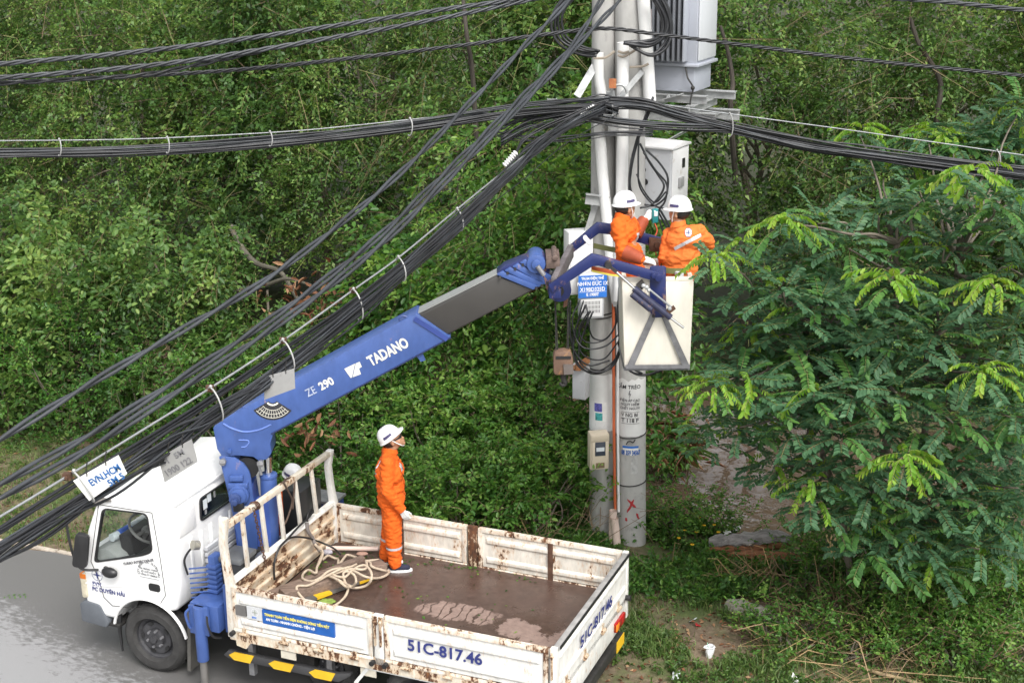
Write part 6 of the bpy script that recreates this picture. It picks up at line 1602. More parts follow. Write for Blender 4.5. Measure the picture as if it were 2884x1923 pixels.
# ================================================================== CABLES
def cpath(pts, n=8):
    """pts (x, y, Y): straight runs keep their true perspective (1/Y is linear in the picture)"""
    out = []
    for i in range(len(pts) - 1):
        pass
    return spline([P(*p) for p in pts], n)
def prog(pts, Y0, Y1):
    """fill in depths along a line of pixels between Y0 and Y1, as a straight run in space would have"""
    d = [0]
    for a, b_ in zip(pts[:-1], pts[1:]): d.append(d[-1] + math.hypot(b_[0] - a[0], b_[1] - a[1]))
    return [(x, y, 1 / ((1 - t_) / Y0 + t_ / Y1)) for (x, y), t_ in ((p, q / d[-1]) for p, q in zip(pts, d))]
def twisted(label, pts, Y0, Y1, r, n, pitch=.9, mat=CABLE_G, sub=14, rad=None):
    """n insulated strands twisted round each other"""
    path = spline([P(*p) for p in prog(pts, Y0, Y1)], sub)
    t_ = thing('power_cable', label, 'cable', path[0])
    ln = 0; rad = rad or r * 1.12
    acc = [0]
    for a, b_ in zip(path[:-1], path[1:]): acc.append(acc[-1] + (b_ - a).length)
    m_ = max(20, int(acc[-1] / pitch * 12)); fine = []
    j = 0
    for k in range(m_ + 1):
        s_ = acc[-1] * k / m_
        while j < len(acc) - 2 and acc[j + 1] < s_: j += 1
        t0 = (s_ - acc[j]) / max(1e-6, acc[j + 1] - acc[j]); fine.append((path[j].lerp(path[j + 1], t0), s_))
    for q in range(n):
        mb = MB(); pp = []
        for k, (p, s_) in enumerate(fine):
            d = (fine[min(k + 1, m_)][0] - fine[max(k - 1, 0)][0]).normalized(); x = d.cross(V((0, 0, 1))).normalized(); y = x.cross(d)
            a = 2 * math.pi * (s_ / pitch + q / n); pp.append(p + (x * math.cos(a) + y * math.sin(a)) * rad - path[0])
        mb.sweep(pp, r, 6); mb.obj('strand', mat, t_, angle=180)
    return t_
def bundle(label, pts, Y0, Y1, n, r, w0, w1, mat=CABLE, sag=.02, seed=0, flat=.55, wob=.16):
    """n loose cables lashed into one bundle; w0, w1 half height of the bundle at its ends (metres)"""
    rg = np.random.default_rng(seed + 77)
    base = prog(pts, Y0, Y1)
    p0 = P(*base[0])
    t_ = thing('cable_bundle', label, 'cables', p0)
    for q in range(n):
        a = rg.uniform(0, 2 * math.pi); rad = math.sqrt(rg.random())
        ox, oz = math.cos(a) * rad * flat, math.sin(a) * rad
        pp = []
        for i, b_ in enumerate(base):
            k = i / (len(base) - 1); w_ = w0 + (w1 - w0) * k
            ox2 = ox + rg.normal() * wob; oz2 = oz + rg.normal() * wob
            pp.append(P(*b_) + V((0, ox2 * w_, oz2 * w_)) - p0)
        rr = r * rg.uniform(.7, 1.2)
        mb = MB(); mb.sweep(spline(pp, 7), rr, 5); mb.obj('cable', mat if rg.random() < .75 else CABLE_G, t_, angle=180)
    return t_
# upper left runs
twisted('twisted black cable, topmost of the runs at upper left', [(-30, 150), (250, 126), (500, 98), (800, 55), (1000, 25), (1210, -8), (1390, -70)], 14.0, 15.6, .013, 3, .5, CABLE_G)
twisted('twisted black cable just below the topmost run at upper left', [(-30, 181), (250, 160), (470, 135), (760, 88), (1000, 45), (1270, -12), (1390, -50)], 14.0, 15.6, .013, 3, .55, CABLE_G)
twisted('twisted cable that joins the second run from below at upper left', [(-30, 194), (150, 184), (330, 172), (470, 146), (600, 118)], 14.05, 14.7, .012, 2, .55, CABLE)
twisted('thin twisted service cable crossing to the left pole and on to the right edge', [(-30, 192), (300, 176), (600, 156), (1000, 112), (1250, 80), (1385, 66), (1500, 78), (1700, 103), (2000, 140), (2380, 177)], 14.5, 16.2, .011, 3, .35, CABLE)
twisted('twisted cable cutting across the upper right corner', [(1460, -60), (2000, -8), (2180, 6), (2380, 27)], 15.5, 15.0, .013, 3, .5, CABLE_G)
# diagonals from the pole head towards the lower left, coming nearer
twisted('twin twisted grey cable, uppermost of the long diagonals', [(-40, 1034), (200, 885), (440, 745), (640, 622), (900, 415), (1100, 215), (1210, 100), (1300, 8), (1345, -50), (1392, -120)], 8.6, 16.0, .0150, 2, 1.3, CABLE_G)
twisted('twisted grey cable, second of the long diagonals', [(-40, 1133), (150, 1030), (300, 940), (600, 748), (850, 560), (1020, 400), (1200, 222), (1310, 110), (1385, -5), (1395, -30)], 8.2, 16.0, .0152, 2, 1.4, CABLE_G)
twisted('twisted grey cable, third of the long diagonals, close under the second', [(-40, 1165), (150, 1062), (300, 968), (620, 758), (870, 565), (1050, 390), (1230, 208), (1335, 95), (1420, 5), (1435, -25)], 8.0, 16.0, .0152, 2, 1.5, CABLE_G)
# messenger wires
def wire(label, pts, Y0, Y1, r, mat=WIRE, name='steel_wire', cat='wire'):
    path = spline([P(*p) for p in prog(pts, Y0, Y1)], 8)
    mb = MB(); mb.sweep(path, r, 6); return tag(mb.obj(name, mat, angle=180), label, cat)
wire('bright steel messenger wire over the long diagonal cable bundle', [(-40, 1210), (160, 1090), (320, 992), (480, 893), (650, 782), (810, 667), (920, 588), (1045, 485), (1160, 392), (1290, 295), (1395, 232)], 7.4, 16.1, .0085)
wire('thin steel messenger wire above the level cable bundle at left', [(-40, 324), (300, 320), (620, 305), (800, 290), (1060, 262), (1250, 240), (1410, 222)], 14.4, 16.1, .0065)
wire('thin steel messenger wire above the cable bundle at right', [(1410, 222), (1560, 246), (1690, 264), (2000, 306), (2380, 361)], 16.1, 15.6, .0065)
wire('single slack grey wire strung below the diagonal bundle to the pole', [(840, 690), (1000, 560), (1180, 430), (1300, 330), (1420, 262)], 13.0, 16.0, .005, CABLE)
# bundles
bundle('level bundle of black cables running left from the poles', [(-40, 352), (200, 349), (400, 342), (620, 326), (800, 308), (1000, 281), (1200, 252), (1400, 236)], 14.3, 16.1, 20, .0095, .050, .085, seed=1)
bundle('bundle of black cables running right from the poles', [(1390, 234), (1480, 240), (1560, 262), (1675, 292), (1850, 330), (2000, 352), (2200, 380), (2390, 402)], 16.1, 15.5, 24, .0100, .06, .085, seed=2)
bundle('lower strand of black cables crossing in front of the poles to the right bundle', [(1080, 268), (1200, 266), (1320, 268), (1440, 284), (1560, 294), (1690, 298), (1800, 320)], 16.0, 15.9, 10, .0095, .05, .05, seed=3)
bundle('long diagonal bundle of black cables over the truck cab', [(-60, 1305), (100, 1200), (260, 1105), (400, 1017), (500, 951), (660, 838), (830, 708), (930, 622), (1060, 512), (1180, 392), (1240, 330), (1310, 285), (1390, 245)], 7.2, 16.0, 16, .0098, .070, .075, seed=4, wob=.36)
bundle('thin upper group of black cables under the bright messenger wire', [(-60, 1255), (160, 1118), (400, 972), (640, 812), (820, 685), (1050, 500), (1170, 395), (1260, 320)], 7.3, 15.6, 4, .0100, .030, .05, seed=5, wob=.3)
bundle('tangle of short black cables left of the pole head', [(1150, 300), (1210, 275), (1260, 262), (1320, 255), (1380, 238), (1420, 244)], 15.9, 16.1, 16, .009, .16, .09, seed=6, flat=.8)
bundle('black cables fanning down left of the pole head to the diagonal bundle', [(1180, 385), (1200, 340), (1240, 310), (1300, 285), (1360, 258), (1400, 240)], 15.7, 16.1, 12, .009, .12, .07, seed=7, flat=.8)
bundle('thin cables looping under the cable tangle', [(1120, 300), (1180, 312), (1250, 318), (1330, 312), (1400, 305), (1500, 306)], 15.9, 15.9, 5, .007, .05, .04, seed=8)
bundle('black cables dropping from the arch to the switch cabinet', [(1500, 232), (1480, 280), (1462, 330), (1450, 380), (1446, 430), (1455, 470)], 16.15, 16.15, 9, .014, .05, .05, seed=9, flat=1.0)
def loops(label, curves, r, Y, mat=CABLE, name='cable_loops', spread=.03):
    p0 = P(*curves[0][0], Y); t_ = thing(name, label, 'cables', p0)
    for c in curves:
        mb = MB(); mb.sweep([q - p0 for q in spline([P(x, y, Y + rng.uniform(-spread, spread)) for x, y in c], 8)], r * rng.uniform(.8, 1.15), 6); mb.obj('cable', mat, t_, angle=180)
    return t_
loops('black cables looping below the switch cabinet over the workers', [[(1470, 330), (1490, 370), (1510, 400), (1525, 430), (1500, 468), (1470, 478)], [(1478, 350), (1505, 390), (1530, 420), (1530, 450), (1505, 472), (1480, 470)], [(1468, 300), (1466, 380), (1470, 430), (1500, 470), (1530, 480)], [(1485, 345), (1515, 375), (1534, 410), (1528, 460), (1515, 480), (1510, 500)], [(1462, 400), (1480, 440), (1505, 465), (1530, 440)], [(1508, 480), (1530, 520), (1545, 560), (1560, 590)], [(1515, 480), (1535, 515), (1555, 555), (1565, 590)], [(1505, 478), (1522, 530), (1535, 575)]], .012, 16.05)
loops('thick black cables curving from the transformer into the middle conduit', [[(1492, -20), (1512, 10), (1528, 45), (1524, 80), (1495, 100), (1462, 96), (1434, 98)], [(1500, -20), (1522, 15), (1534, 55), (1520, 90), (1490, 106), (1460, 104), (1432, 99)], [(1508, -20), (1530, 20), (1540, 62), (1528, 98), (1500, 125), (1470, 118), (1445, 100)], [(1516, -20), (1536, 25), (1543, 70), (1530, 110), (1498, 128), (1466, 116), (1440, 99)], [(1486, -20), (1508, 12), (1522, 50), (1516, 84), (1480, 96), (1436, 99)]], .019, 16.15)
loops('black cables sweeping from upper left into the short white sleeve', [[(1320, -20), (1285, 20), (1275, 60), (1290, 95), (1330, 115), (1374, 121)], [(1312, -20), (1277, 22), (1267, 65), (1285, 102), (1325, 122), (1372, 123)], [(1330, -20), (1293, 15), (1282, 55), (1298, 92), (1336, 112), (1376, 119)], [(1305, -20), (1272, 30), (1268, 72), (1292, 108), (1335, 126), (1370, 130)], [(1337, -20), (1300, 18), (1290, 52), (1304, 88), (1340, 108), (1378, 118)]], .016, 16.3)
loops('black cable loops slung round the left pole below the meter boxes', [[(1340, 690), (1322, 760), (1318, 820), (1340, 850), (1380, 850), (1415, 820), (1428, 760)], [(1345, 700), (1318, 770), (1325, 830), (1360, 858), (1400, 845), (1425, 800)], [(1352, 715), (1330, 755), (1345, 785), (1385, 782), (1412, 750), (1418, 700)], [(1362, 715), (1335, 780), (1332, 830), (1370, 855), (1410, 838), (1430, 790)], [(1350, 740), (1362, 775), (1392, 778), (1416, 740), (1420, 690)], [(1332, 690), (1315, 730), (1322, 775), (1345, 800), (1390, 795), (1424, 765)], [(1306, 680), (1304, 730), (1312, 780), (1320, 815)], [(1310, 690), (1309, 750), (1316, 800), (1350, 838), (1400, 828)], [(1356, 715), (1328, 770), (1340, 815), (1385, 825), (1420, 785)], [(1346, 700), (1350, 730), (1340, 770)], [(1436, 690), (1430, 740), (1420, 790), (1432, 820)]], .0105, 16.18, spread=.06)
loops('bunch of black cables hanging beside the basket front of the right pole', [[(1432, 640), (1428, 700), (1432, 760), (1440, 800)], [(1436, 640), (1433, 720), (1438, 780), (1444, 815)], [(1427, 650), (1424, 720), (1430, 780), (1434, 830), (1452, 855), (1480, 862), (1515, 850)], [(1440, 650), (1437, 730), (1446, 790), (1450, 840), (1475, 858)], [(1422, 660), (1420, 730), (1426, 800), (1445, 850), (1490, 860), (1530, 845)]], .013, 16.1, spread=.02)

# hanger rings on the messengers, insulator stacks, line signs
MSG = [(-40, 1210), (160, 1090), (320, 992), (480, 893), (650, 782), (810, 667), (920, 588), (1045, 485), (1160, 392), (1290, 295), (1395, 232)]
def on_messenger(x):
    q = prog(MSG, 7.4, 16.1)
    for a, b_ in zip(q[:-1], q[1:]):
        if a[0] <= x <= b_[0]: t_ = (x - a[0]) / (b_[0] - a[0]); return a[1] + (b_[1] - a[1]) * t_, 1 / ((1 - t_) / a[2] + t_ / b_[2])
def hanger(label, top, bot, Y, w_=.07, mat=None, r=.009):
    a, b_ = P(*top, Y), P(*bot, Y); c = (a + b_) / 2; hlf = (a - b_).length / 2
    up_ = (a - b_).normalized(); sd = V((.62, -.78, 0)).normalized()
    mb = MB(); mb.sweep([c + up_ * (hlf * math.cos(t_)) + sd * (w_ * math.sin(t_)) for t_ in np.linspace(-.5, 3.5, 22)], r, 6)
    mb.ball(a + V((0, 0, .01)), r * 2.0, n=8, m=6)
    return tag(mb.obj('cable_hanger', mat or pm('pale plastic tie', (.36, .36, .355), .5) if not bpy.data.materials.get('pale plastic tie') else bpy.data.materials['pale plastic tie']), label, 'cable tie', 'hanger rings on the messenger wires')
RINGS = [(('ring hanger farthest left on the level bundle', (136, 322), (136, 358), 14.35), ), (('second ring hanger from the left on the level bundle', (384, 317), (384, 352), 14.6), ), (('third ring hanger on the level bundle, upper middle', (620, 304), (620, 336), 14.85), ), (('ring hanger on the level bundle nearest the diagonal cables', (942, 274), (940, 312), 15.3), ), (('ring hanger on the right bundle just right of the poles', (1676, 262), (1676, 314), 15.9), ), (('ring hanger on the right bundle at the right edge behind leaves', (2290, 347), (2288, 398), 15.6), )]
for (a,) in RINGS: hanger(*a, w_=.05, r=.006)
for lab, top, bot, Y, w_ in (('white ring hanger nearest the poles on the diagonal bundle', (1050, 486), (1058, 530), 13.9, .06), ('white ring hanger second down from the poles on the diagonal bundle', (915, 598), (925, 645), 12.7, .07), ('white ring hanger midway down the diagonal bundle, above the boom', (812, 676), (826, 735), 11.9, .08), ('white ring hanger holding the bare grey plate on the diagonal bundle', (650, 792), (668, 850), 10.8, .09), ('white ring hanger left of the boom foot on the diagonal bundle', (484, 905), (505, 965), 9.8, .09), ('white ring hanger at the white line sign over the cab', (170, 1098), (212, 1150), 8.35, .09)):
    y_, Y = on_messenger(top[0]); hanger(lab, (top[0], y_), bot, Y - .06, w_, r=.006)
for lab, x, y, Y in (('rusty clamp on the messenger wire at the white line sign', 155, 1090, 8.3), ('rusty clamp on the messenger wire left of the boom foot', 482, 893, 9.8), ('rusty clamp on the messenger wire above the bare grey plate', 650, 782, 10.8), ('rusty clamp on the messenger wire above the middle of the boom', 810, 667, 11.9)):
    y, Y = on_messenger(x); c = P(x, y, Y); mb = MB(); mb.box(c - V((.025, .02, .02)), c + V((.025, .02, .02))); mb.cyl(c - V((0, .035, 0)), c + V((0, .035, 0)), .011, n=6); tag(mb.obj('wire_clamp', RUST), lab, 'clamp')
SIGNBLUE = pm('faded sign blue', (.03, .12, .33), .5, var=.2)
def line_sign(label, quad, Y, mat, cat='sign', name='line_sign', lines=(), thick=.004):
    pts = [P(*q, Y) for q in quad]
    p0 = pts[0]; t_ = thing(name, label, cat, p0)
    n_ = (pts[1] - pts[0]).cross(pts[3] - pts[0]).normalized()
    if n_.y > 0: n_ = -n_
    mb = MB(); mb.add([p - p0 for p in pts] + [p - p0 - n_ * thick for p in pts], [(0, 1, 2, 3), (7, 6, 5, 4), (0, 4, 5, 1), (1, 5, 6, 2), (2, 6, 7, 3), (3, 7, 4, 0)]); pn = mb.obj('panel', mat, t_)
    for body, fx, fy, sz, mt, xs in lines:
        r_ = pts[1] - pts[0]; u_ = pts[0] - pts[3]
        o3 = pts[3] - p0 + r_ * fx + u_ * fy + n_ * .003
        o = text(body, sz, o3, r_, u_, mt, None, bold=.0015, xs=1.0, depth=.001)
        wd = max((v_.co - o3).dot(r_.normalized()) for v_ in o.data.vertices); bpy.data.objects.remove(o)
        text(body, sz, o3, r_, u_, mt, pn, bold=.0015, xs=xs * r_.length / wd, depth=.001)
    for fx in (.3, .72):
        c = pts[0].lerp(pts[1], fx) - p0; mb = MB(); mb.sweep([c - V((0, 0, .02)), c + V((0, -.005, .03)), c + V((.01, 0, .07))], .004, 5); mb.obj('tie_wire', DARK, t_)
    return t_
line_sign('white line sign lettered in blue hanging under the cables over the cab roof', [(168, 1104), (272, 1045), (292, 1088), (205, 1150)], on_messenger(230)[1] - .30, PAPER, lines=(('EVN.HCM', .22, .46, .062, SIGNBLUE, .66), ('5M 5', .50, .10, .058, SIGNBLUE, .34)))
line_sign('bent grey metal line sign with worn digits over the cab roof', [(364, 1052), (440, 1008), (454, 1060), (378, 1108)], on_messenger(410)[1] - .30, SHEET, lines=(('H   5M', .12, .62, .055, INKGREY, .62), ('1900 122', .10, .16, .062, INKGREY, .80)))
line_sign('bare grey metal plate hanging under the cables before the boom', [(606, 866), (676, 846), (678, 892), (607, 918)], on_messenger(640)[1] - .30, SHEET)
for lab, x, y, dx, dy, Y in (('white ribbed insulator on the diagonal bundle end, upper of the two', 1172, 365, 14, -16, 15.4), ('white ribbed insulator on the diagonal bundle end, lower of the two', 1180, 390, 12, -16, 15.4), ('white ribbed insulator in the middle of the cable tangle', 1350, 255, 16, -11, 15.95)):
    a_, b_ = P(x - dx, y - dy, Y), P(x + dx, y + dy, Y); path, rr = [], []
    for k in range(15): path.append(a_.lerp(b_, k / 14)); rr.append(.036 if k % 2 else .019)
    mb = MB(); mb.sweep(path, rr, 12); tag(mb.obj('insulator', WHITEPRINT), lab, 'insulator')
# ================================================================== THINGS LYING IN THE BED
def bed(u, v, z=FL): return RW(u, v, z)
def Qb(a, b_, z=FL):
    """pixel of the bed enlargement -> point at height z over the bed"""
    p = (740 + a / 4.357) / 1.22619, (1400 + b_ / 4.357) / 1.22619
    return PZ(*p, z)
def plank(name, label, a, b_, w_, h_, mat, cat='timber', end_cut=0):
    mb = MB(); mb.bar(a, b_, w_, h_); o = mb.obj(name, mat, bevel=.006); return tag(o, label, cat)
plank('timber_beam', 'narrow dark timber lying under the rope, nearer the headboard', Qb(90, 1190, .90), Qb(1235, 750, .95), .07, .07, WOODB)
plank('timber_beam', 'thick dark square timber under the rope, nearer the side gate', Qb(240, 1215, .91), Qb(1490, 850, .92), .16, .13, WOODB)
a_, b_ = Qb(490, 1275, .86), Qb(1385, 950, .86)
t_ = thing('striped_board', 'flat yellow and dark striped board half under the thick timber', 'board', a_)
mb = MB(); mb.bar((0, 0, 0), b_ - a_, .10, .022); mb.obj('plank', pm('dark weathered board', (.12, .11, .10), .8, var=.3), t_)
for f0, f1 in ((.16, .36), (.74, .98)):
    mb = MB(); mb.bar((b_ - a_) * f0, (b_ - a_) * f1, .104, .026); mb.obj('yellow_stripe', YELLOW, t_)
mb = MB(); mb.cyl(Qb(780, 622, .90), Qb(1420, 630, .90), .026, n=12); tag(mb.obj('pink_pipe', PVC_PINK), 'pinkish pipe lying along the far corner of the cargo bed behind the standing man', 'pipe')
# rope: loops thrown over the timbers
rp = [(660, 590, 1.06), (720, 640, 1.02), (735, 700, .99), (700, 790, 1.0), (665, 860, 1.0), (650, 930, 1.0), (560, 890, .98), (495, 940, .95), (495, 1000, .97), (600, 1030, .98), (700, 990, 1.02), (820, 900, 1.04), (960, 870, 1.04), (1120, 905, 1.04), (1240, 965, 1.03), (1340, 990, .98), (1440, 985, .90), (1520, 950, .875), (1550, 905, .865), (1480, 895, .93),
      (1340, 850, 1.02), (1320, 800, 1.02), (1270, 780, 1.02), (1280, 850, 1.02), (1230, 885, 1.03), (1080, 880, 1.04), (900, 930, 1.04), (860, 950, 1.04), (1000, 980, 1.04), (1090, 900, 1.05), (1190, 840, 1.04), (1270, 840, 1.04), (1330, 920, 1.02), (1330, 1010, .98), (1270, 1080, .90), (1150, 1110, .88), (1050, 1090, .93), (1000, 1010, 1.02), (990, 930, 1.05), (1040, 910, 1.05),
      (1120, 950, 1.03), (1145, 1030, 1.0), (1110, 1085, .93), (1060, 1080, .93), (960, 1030, 1.03), (880, 990, 1.03), (800, 960, 1.02), (900, 1000, 1.04), (1000, 1080, .99), (1045, 1120, .92), (1020, 1200, .87), (960, 1270, .86), (870, 1330, .855), (760, 1345, .855)]
path = spline([Qb(*p) for p in rp], 6)
mb = MB(); mb.sweep(path, .0140, 8); tag(mb.obj('rope', ROPE, angle=180), 'thick cream rope lying in loose loops over the timbers in the bed', 'rope')
rp = [(640, 600, 1.0), (690, 650, .96), (735, 760, .94), (720, 830, .93), (760, 890, .95)]
rp2 = [(520, 1265, .88), (450, 1190, .93), (415, 1120, .98), (440, 1085, 1.0), (560, 1080, 1.0), (700, 1010, 1.0), (850, 930, 1.06), (960, 880, 1.07), (1080, 850, 1.05), (1150, 820, 1.03)]
mb = MB(); mb.sweep(spline([Qb(*p) for p in rp2], 6), .0140, 8); tag(mb.obj('rope', ROPE, angle=180), 'end of cream rope bent round the near end of the thick timber', 'rope')
rp3 = [(735, 765, .90), (800, 715, .90), (880, 745, .90), (925, 760, .90), (930, 830, .92), (1000, 740, .90), (1040, 705, .90), (1140, 735, .90), (1240, 775, .93), (1430, 765, .95)]
mb = MB(); mb.sweep(spline([Qb(*p) for p in rp3], 6), .0140, 8); tag(mb.obj('rope', ROPE, angle=180), 'cream rope lying flat towards the pink pipe at the far side', 'rope')
rp4 = [(640, 575, 1.14), (700, 640, 1.06), (725, 700, .98), (690, 790, .93), (660, 880, .92)]
mb = MB(); mb.sweep(spline([Qb(*p) for p in rp4], 6), .0140, 8); tag(mb.obj('rope', ROPE, angle=180), 'cream rope hanging down by the headboard', 'rope')
# black hose slung over the headboard, chain round its rail
hz = lambda a, b_, u: None
def HB(a, b_, u=0.03):
    """pixel of the headboard enlargement -> point on the plane u"""
    x, y = (600 + a / 3.484) / 1.22619, (1250 + b_ / 3.484) / 1.22619
    p = P(x, y, 14.0); d = p - V(CAMP); t__ = (u - TL(CAMP).x) / (TL(p).x - TL(CAMP).x)
    return V(CAMP) + d * t__
mb = MB(); mb.sweep(spline([HB(605, 1330, .06), HB(598, 1250, .06), HB(605, 1150, .06), HB(650, 1020, .06), HB(740, 920, .07), HB(850, 800, .06), HB(930, 730, .05), HB(980, 660, .04), HB(960, 640, .03), HB(930, 690, .04), HB(925, 760, .05)], 7), .012, 7)
tag(mb.obj('black_hose', BLACK, angle=180), 'thin black hose hung in an arc on the rusty headboard', 'hose')
mb = MB(); mb.sweep(spline([HB(720, 935, .05), HB(800, 910, .05), HB(920, 920, .08), HB(1050, 960, .12), HB(1180, 1020, .25), HB(1250, 1080, .40)], 7), .011, 7)
tag(mb.obj('black_hose', BLACK, angle=180), 'second thin black hose curving from the headboard down over the bed', 'hose')
mb = MB(); mb.sweep(spline([HB(920, 770, .04), HB(930, 850, .06), HB(975, 920, .08), HB(1000, 980, .12), HB(1050, 1050, .2)], 7), [.022] * 29 , 8)
tag(mb.obj('grey_lead', pm('dirty grey lead', (.16, .14, .13), .7), angle=180), 'dirty grey lead with a pale plug leaning on the headboard', 'lead')
t_ = thing('rusty_chain', 'rusty chain hanging from the headboard rail', 'chain', HB(395, 620, .035))
o0 = t_.location.copy(); pa, pb = HB(400, 640, .03), HB(520, 1190, .045)
lk = None
for k in range(20):
    c = pa.lerp(pb, k / 19) - o0
    mb = MB(); d = (pb - pa).normalized(); s_ = d.cross(V((1, 0, 0)) if k % 2 else V((0, 1, 0))).normalized()
    mb.sweep([c + d * (.024 * math.cos(a)) + s_ * (.014 * math.sin(a)) for a in np.linspace(0, 2 * math.pi, 11)], .0055, 5, caps=False); mb.obj('link', RUST, t_, angle=180)
for k in range(3):
    mb = MB(); c = HB(395 + 8 * k, 610, .0); mb.sweep([c - o0 + DU * (.045 * math.cos(a)) + V((0, 0, .045 * math.sin(a))) + DV * (.012 * k) for a in np.linspace(0, 2 * math.pi, 12)], .007, 5, caps=False); mb.obj('link', RUST, t_, angle=180)
BRN = pm('brown tie rope', (.09, .06, .045), .9)
for lab, pts in (('brown tie rope knotted round the headboard rail and hanging down outside', [HB(690, 380, .03), HB(720, 340, .0), HB(790, 335, -.02), HB(800, 400, .03), HB(790, 520, .02), HB(780, 640, .0)]), ('brown cord dangling below the knot on the headboard rail', [HB(700, 390, .03), HB(740, 470, .02), HB(775, 560, .0), HB(740, 700, -.02), HB(700, 790, -.03)])):
    mb = MB(); mb.sweep(spline(pts, 6), .011, 6); tag(mb.obj('tie_rope', BRN, angle=180), lab, 'rope')
# scraps: rags, bottle, leaves
mb = MB(); c = Qb(790, 672, .88); mb.ball(c, .05, (1.3, .8, .7), 10, 7); tag(mb.obj('crumpled_bag', pm('grey plastic', (.40, .38, .42), .35, var=.3, scale=30)), 'crumpled grey plastic by the headboard behind the rope', 'plastic bag')
mb = MB(); c = Qb(1220, 690, .86); mb.ball(c, .045, (1.5, .9, .5), 9, 6); tag(mb.obj('dry_scrap', pm('pink brown scrap', (.36, .22, .17), .8)), 'pinkish brown scrap by the pink pipe', 'scrap')
n = 260
cand = []
for (u, v, su, sv, k) in ((.45, .70, .14, .07, 40), (.16, 1.45, .10, .25, 70), (1.2, 1.35, .25, .18, 14), (1.35, 2.05, .3, .04, 18), (1.9, 2.08, .4, .03, 28), (.5, 1.9, .25, .1, 50), (2.4, 1.1, .9, .5, 30)):
    cand.append(np.stack([rng.normal(u, su, k), rng.normal(v, sv, k)], 1))
uv = np.concatenate(cand); uv = uv[(uv[:, 0] > .08) & (uv[:, 0] < 3.4) & (uv[:, 1] > .1) & (uv[:, 1] < 2.12)]
pos = np.array([RW(a, b_, FL + .004) for a, b_ in uv]); d = rnd_unit(len(pos)); d[:, 2] *= .15
v_, f_, rep = leaf_arrays(pos, d, np.tile([0, 0, 1.], (len(pos), 1)) + rng.normal(size=(len(pos), 3)) * .25, rng.uniform(.025, .065, len(pos)), rng.uniform(.015, .035, len(pos)), False, .1, .05)
v_[:, 2] = np.maximum(v_[:, 2], FL + .003)
tag(quads_mesh('fallen_leaves', [(v_, f_, rng.random(len(f_)), 0)], [LEAF_BUSH]), kind='stuff')
mb = MB()
for k in range(6):
    a = k * 1.05; mb.ball(Qb(790, 1275, .845) + V((.05 * math.cos(a), .035 * math.sin(a), 0)), .045, (1, .8, .16), 8, 5)
tag(mb.obj('crushed_leaf', pm('yellow green leaf', (.23, .33, .07), .5, var=.3, scale=18)), 'crushed yellow-green leaf in the bed by the near gate', 'leaf')
mb = MB(); c = RW(3.22, 1.42, FL + .004); 
for k in range(3): mb.bar(c + DV * (.045 * k - .045) - DU * .03, c + DV * (.045 * k - .045) + DU * .03, .008, .004)
mb.bar(c - DU * .03 - DV * .05, c - DU * .03 + DV * .05, .008, .004); mb.bar(c + DU * .03 - DV * .05, c + DU * .03 + DV * .05, .008, .004)
tag(mb.obj('pale_grate', LABELW), 'tiny pale grid lying on the bed floor beside the tailgate', 'grate')

# ================================================================== VERGE
# grass: countless blades
CLEAR = [(TL(PZ(1740, 1262, 0)), 1.05, .30), (TL(PZ(1730, 1412, 0)), .55, .22), (TL(PZ(1865, 1455, 0)), .2, .15), (TL(PZ(1629, 1512, 0)), .2, .2), (TL(PZ(1604, 1440, 0)), .2, .2)]
def clear_of(uv):
    k = np.ones(len(uv), bool)
    for c, a, b_ in CLEAR: k &= ((uv[:, 0] - c.x) / a) ** 2 + ((uv[:, 1] - c.y) / b_) ** 2 > 1
    return k
def blades(n, uv_fn, h, name, tint=.45, w_=.008, lean=.6):
    uv = uv_fn(n); z = ground_h(uv[:, 0], uv[:, 1])
    keep = (z > -.62) & clear_of(uv); uv, z = uv[keep], z[keep]; n = len(uv)
    p = np.array(ORG)[None] + uv[:, :1] * np.array(DU) + uv[:, 1:] * np.array(DV); p[:, 2] = z - .01
    hh = h * rng.uniform(.45, 1.35, n)[:, None]; dr = unit(np.concatenate([rng.normal(size=(n, 2)), np.zeros((n, 1))], 1))
    sd = unit(np.concatenate([rng.normal(size=(n, 2)), np.zeros((n, 1))], 1)) * w_ * .5
    m_ = p + np.array([0, 0, 1.]) * hh * .6 + dr * hh * lean * .25; e = p + np.array([0, 0, 1.]) * hh * .85 + dr * hh * lean
    v_ = np.stack([p - sd, p + sd, m_ + sd * .8, m_ - sd * .8, e + sd * .1, e - sd * .1], 1).reshape(-1, 3)
    b_ = np.arange(n)[:, None] * 6
    f_ = np.concatenate([b_ + np.array([0, 1, 2, 3]), b_ + np.array([3, 2, 4, 5])], 1).reshape(-1, 4)
    patchy = .5 + .5 * np.sin(uv[:, 0] * 1.9 + 1.5 * np.sin(uv[:, 1] * 1.3)) * np.sin(uv[:, 1] * 2.3 + .7)
    ti = np.repeat(np.clip(tint + rng.normal(size=n) * .18 + (patchy - .5) * .35, 0, 1), 2)
    return tag(quads_mesh(name, [(v_, f_, ti, 0)], [GRASS]), kind='stuff')
def box_uv(u0, u1, v0, v1, clump=0.0):
    def f(n):
        uv = np.stack([rng.uniform(u0, u1, n), rng.uniform(v0, v1, n)], 1)
        if clump:
            k = np.sin(uv[:, 0] * 3.1 + 2 * np.sin(uv[:, 1] * 1.7)) + np.sin(uv[:, 1] * 4.3 + uv[:, 0]) + rng.normal(size=n) * .5
            uv = uv[k > clump]
        return uv
    return f
blades(15000, box_uv(-9, 2.5, 2.15, 5.8), .13, 'grass', .56)
blades(24000, box_uv(1.2, 5.2, 2.3, 6.0, -.3), .15, 'grass', .50, .010)
blades(9000, box_uv(3.3, 8, 1.3, 3.4, .2), .10, 'grass', .52)
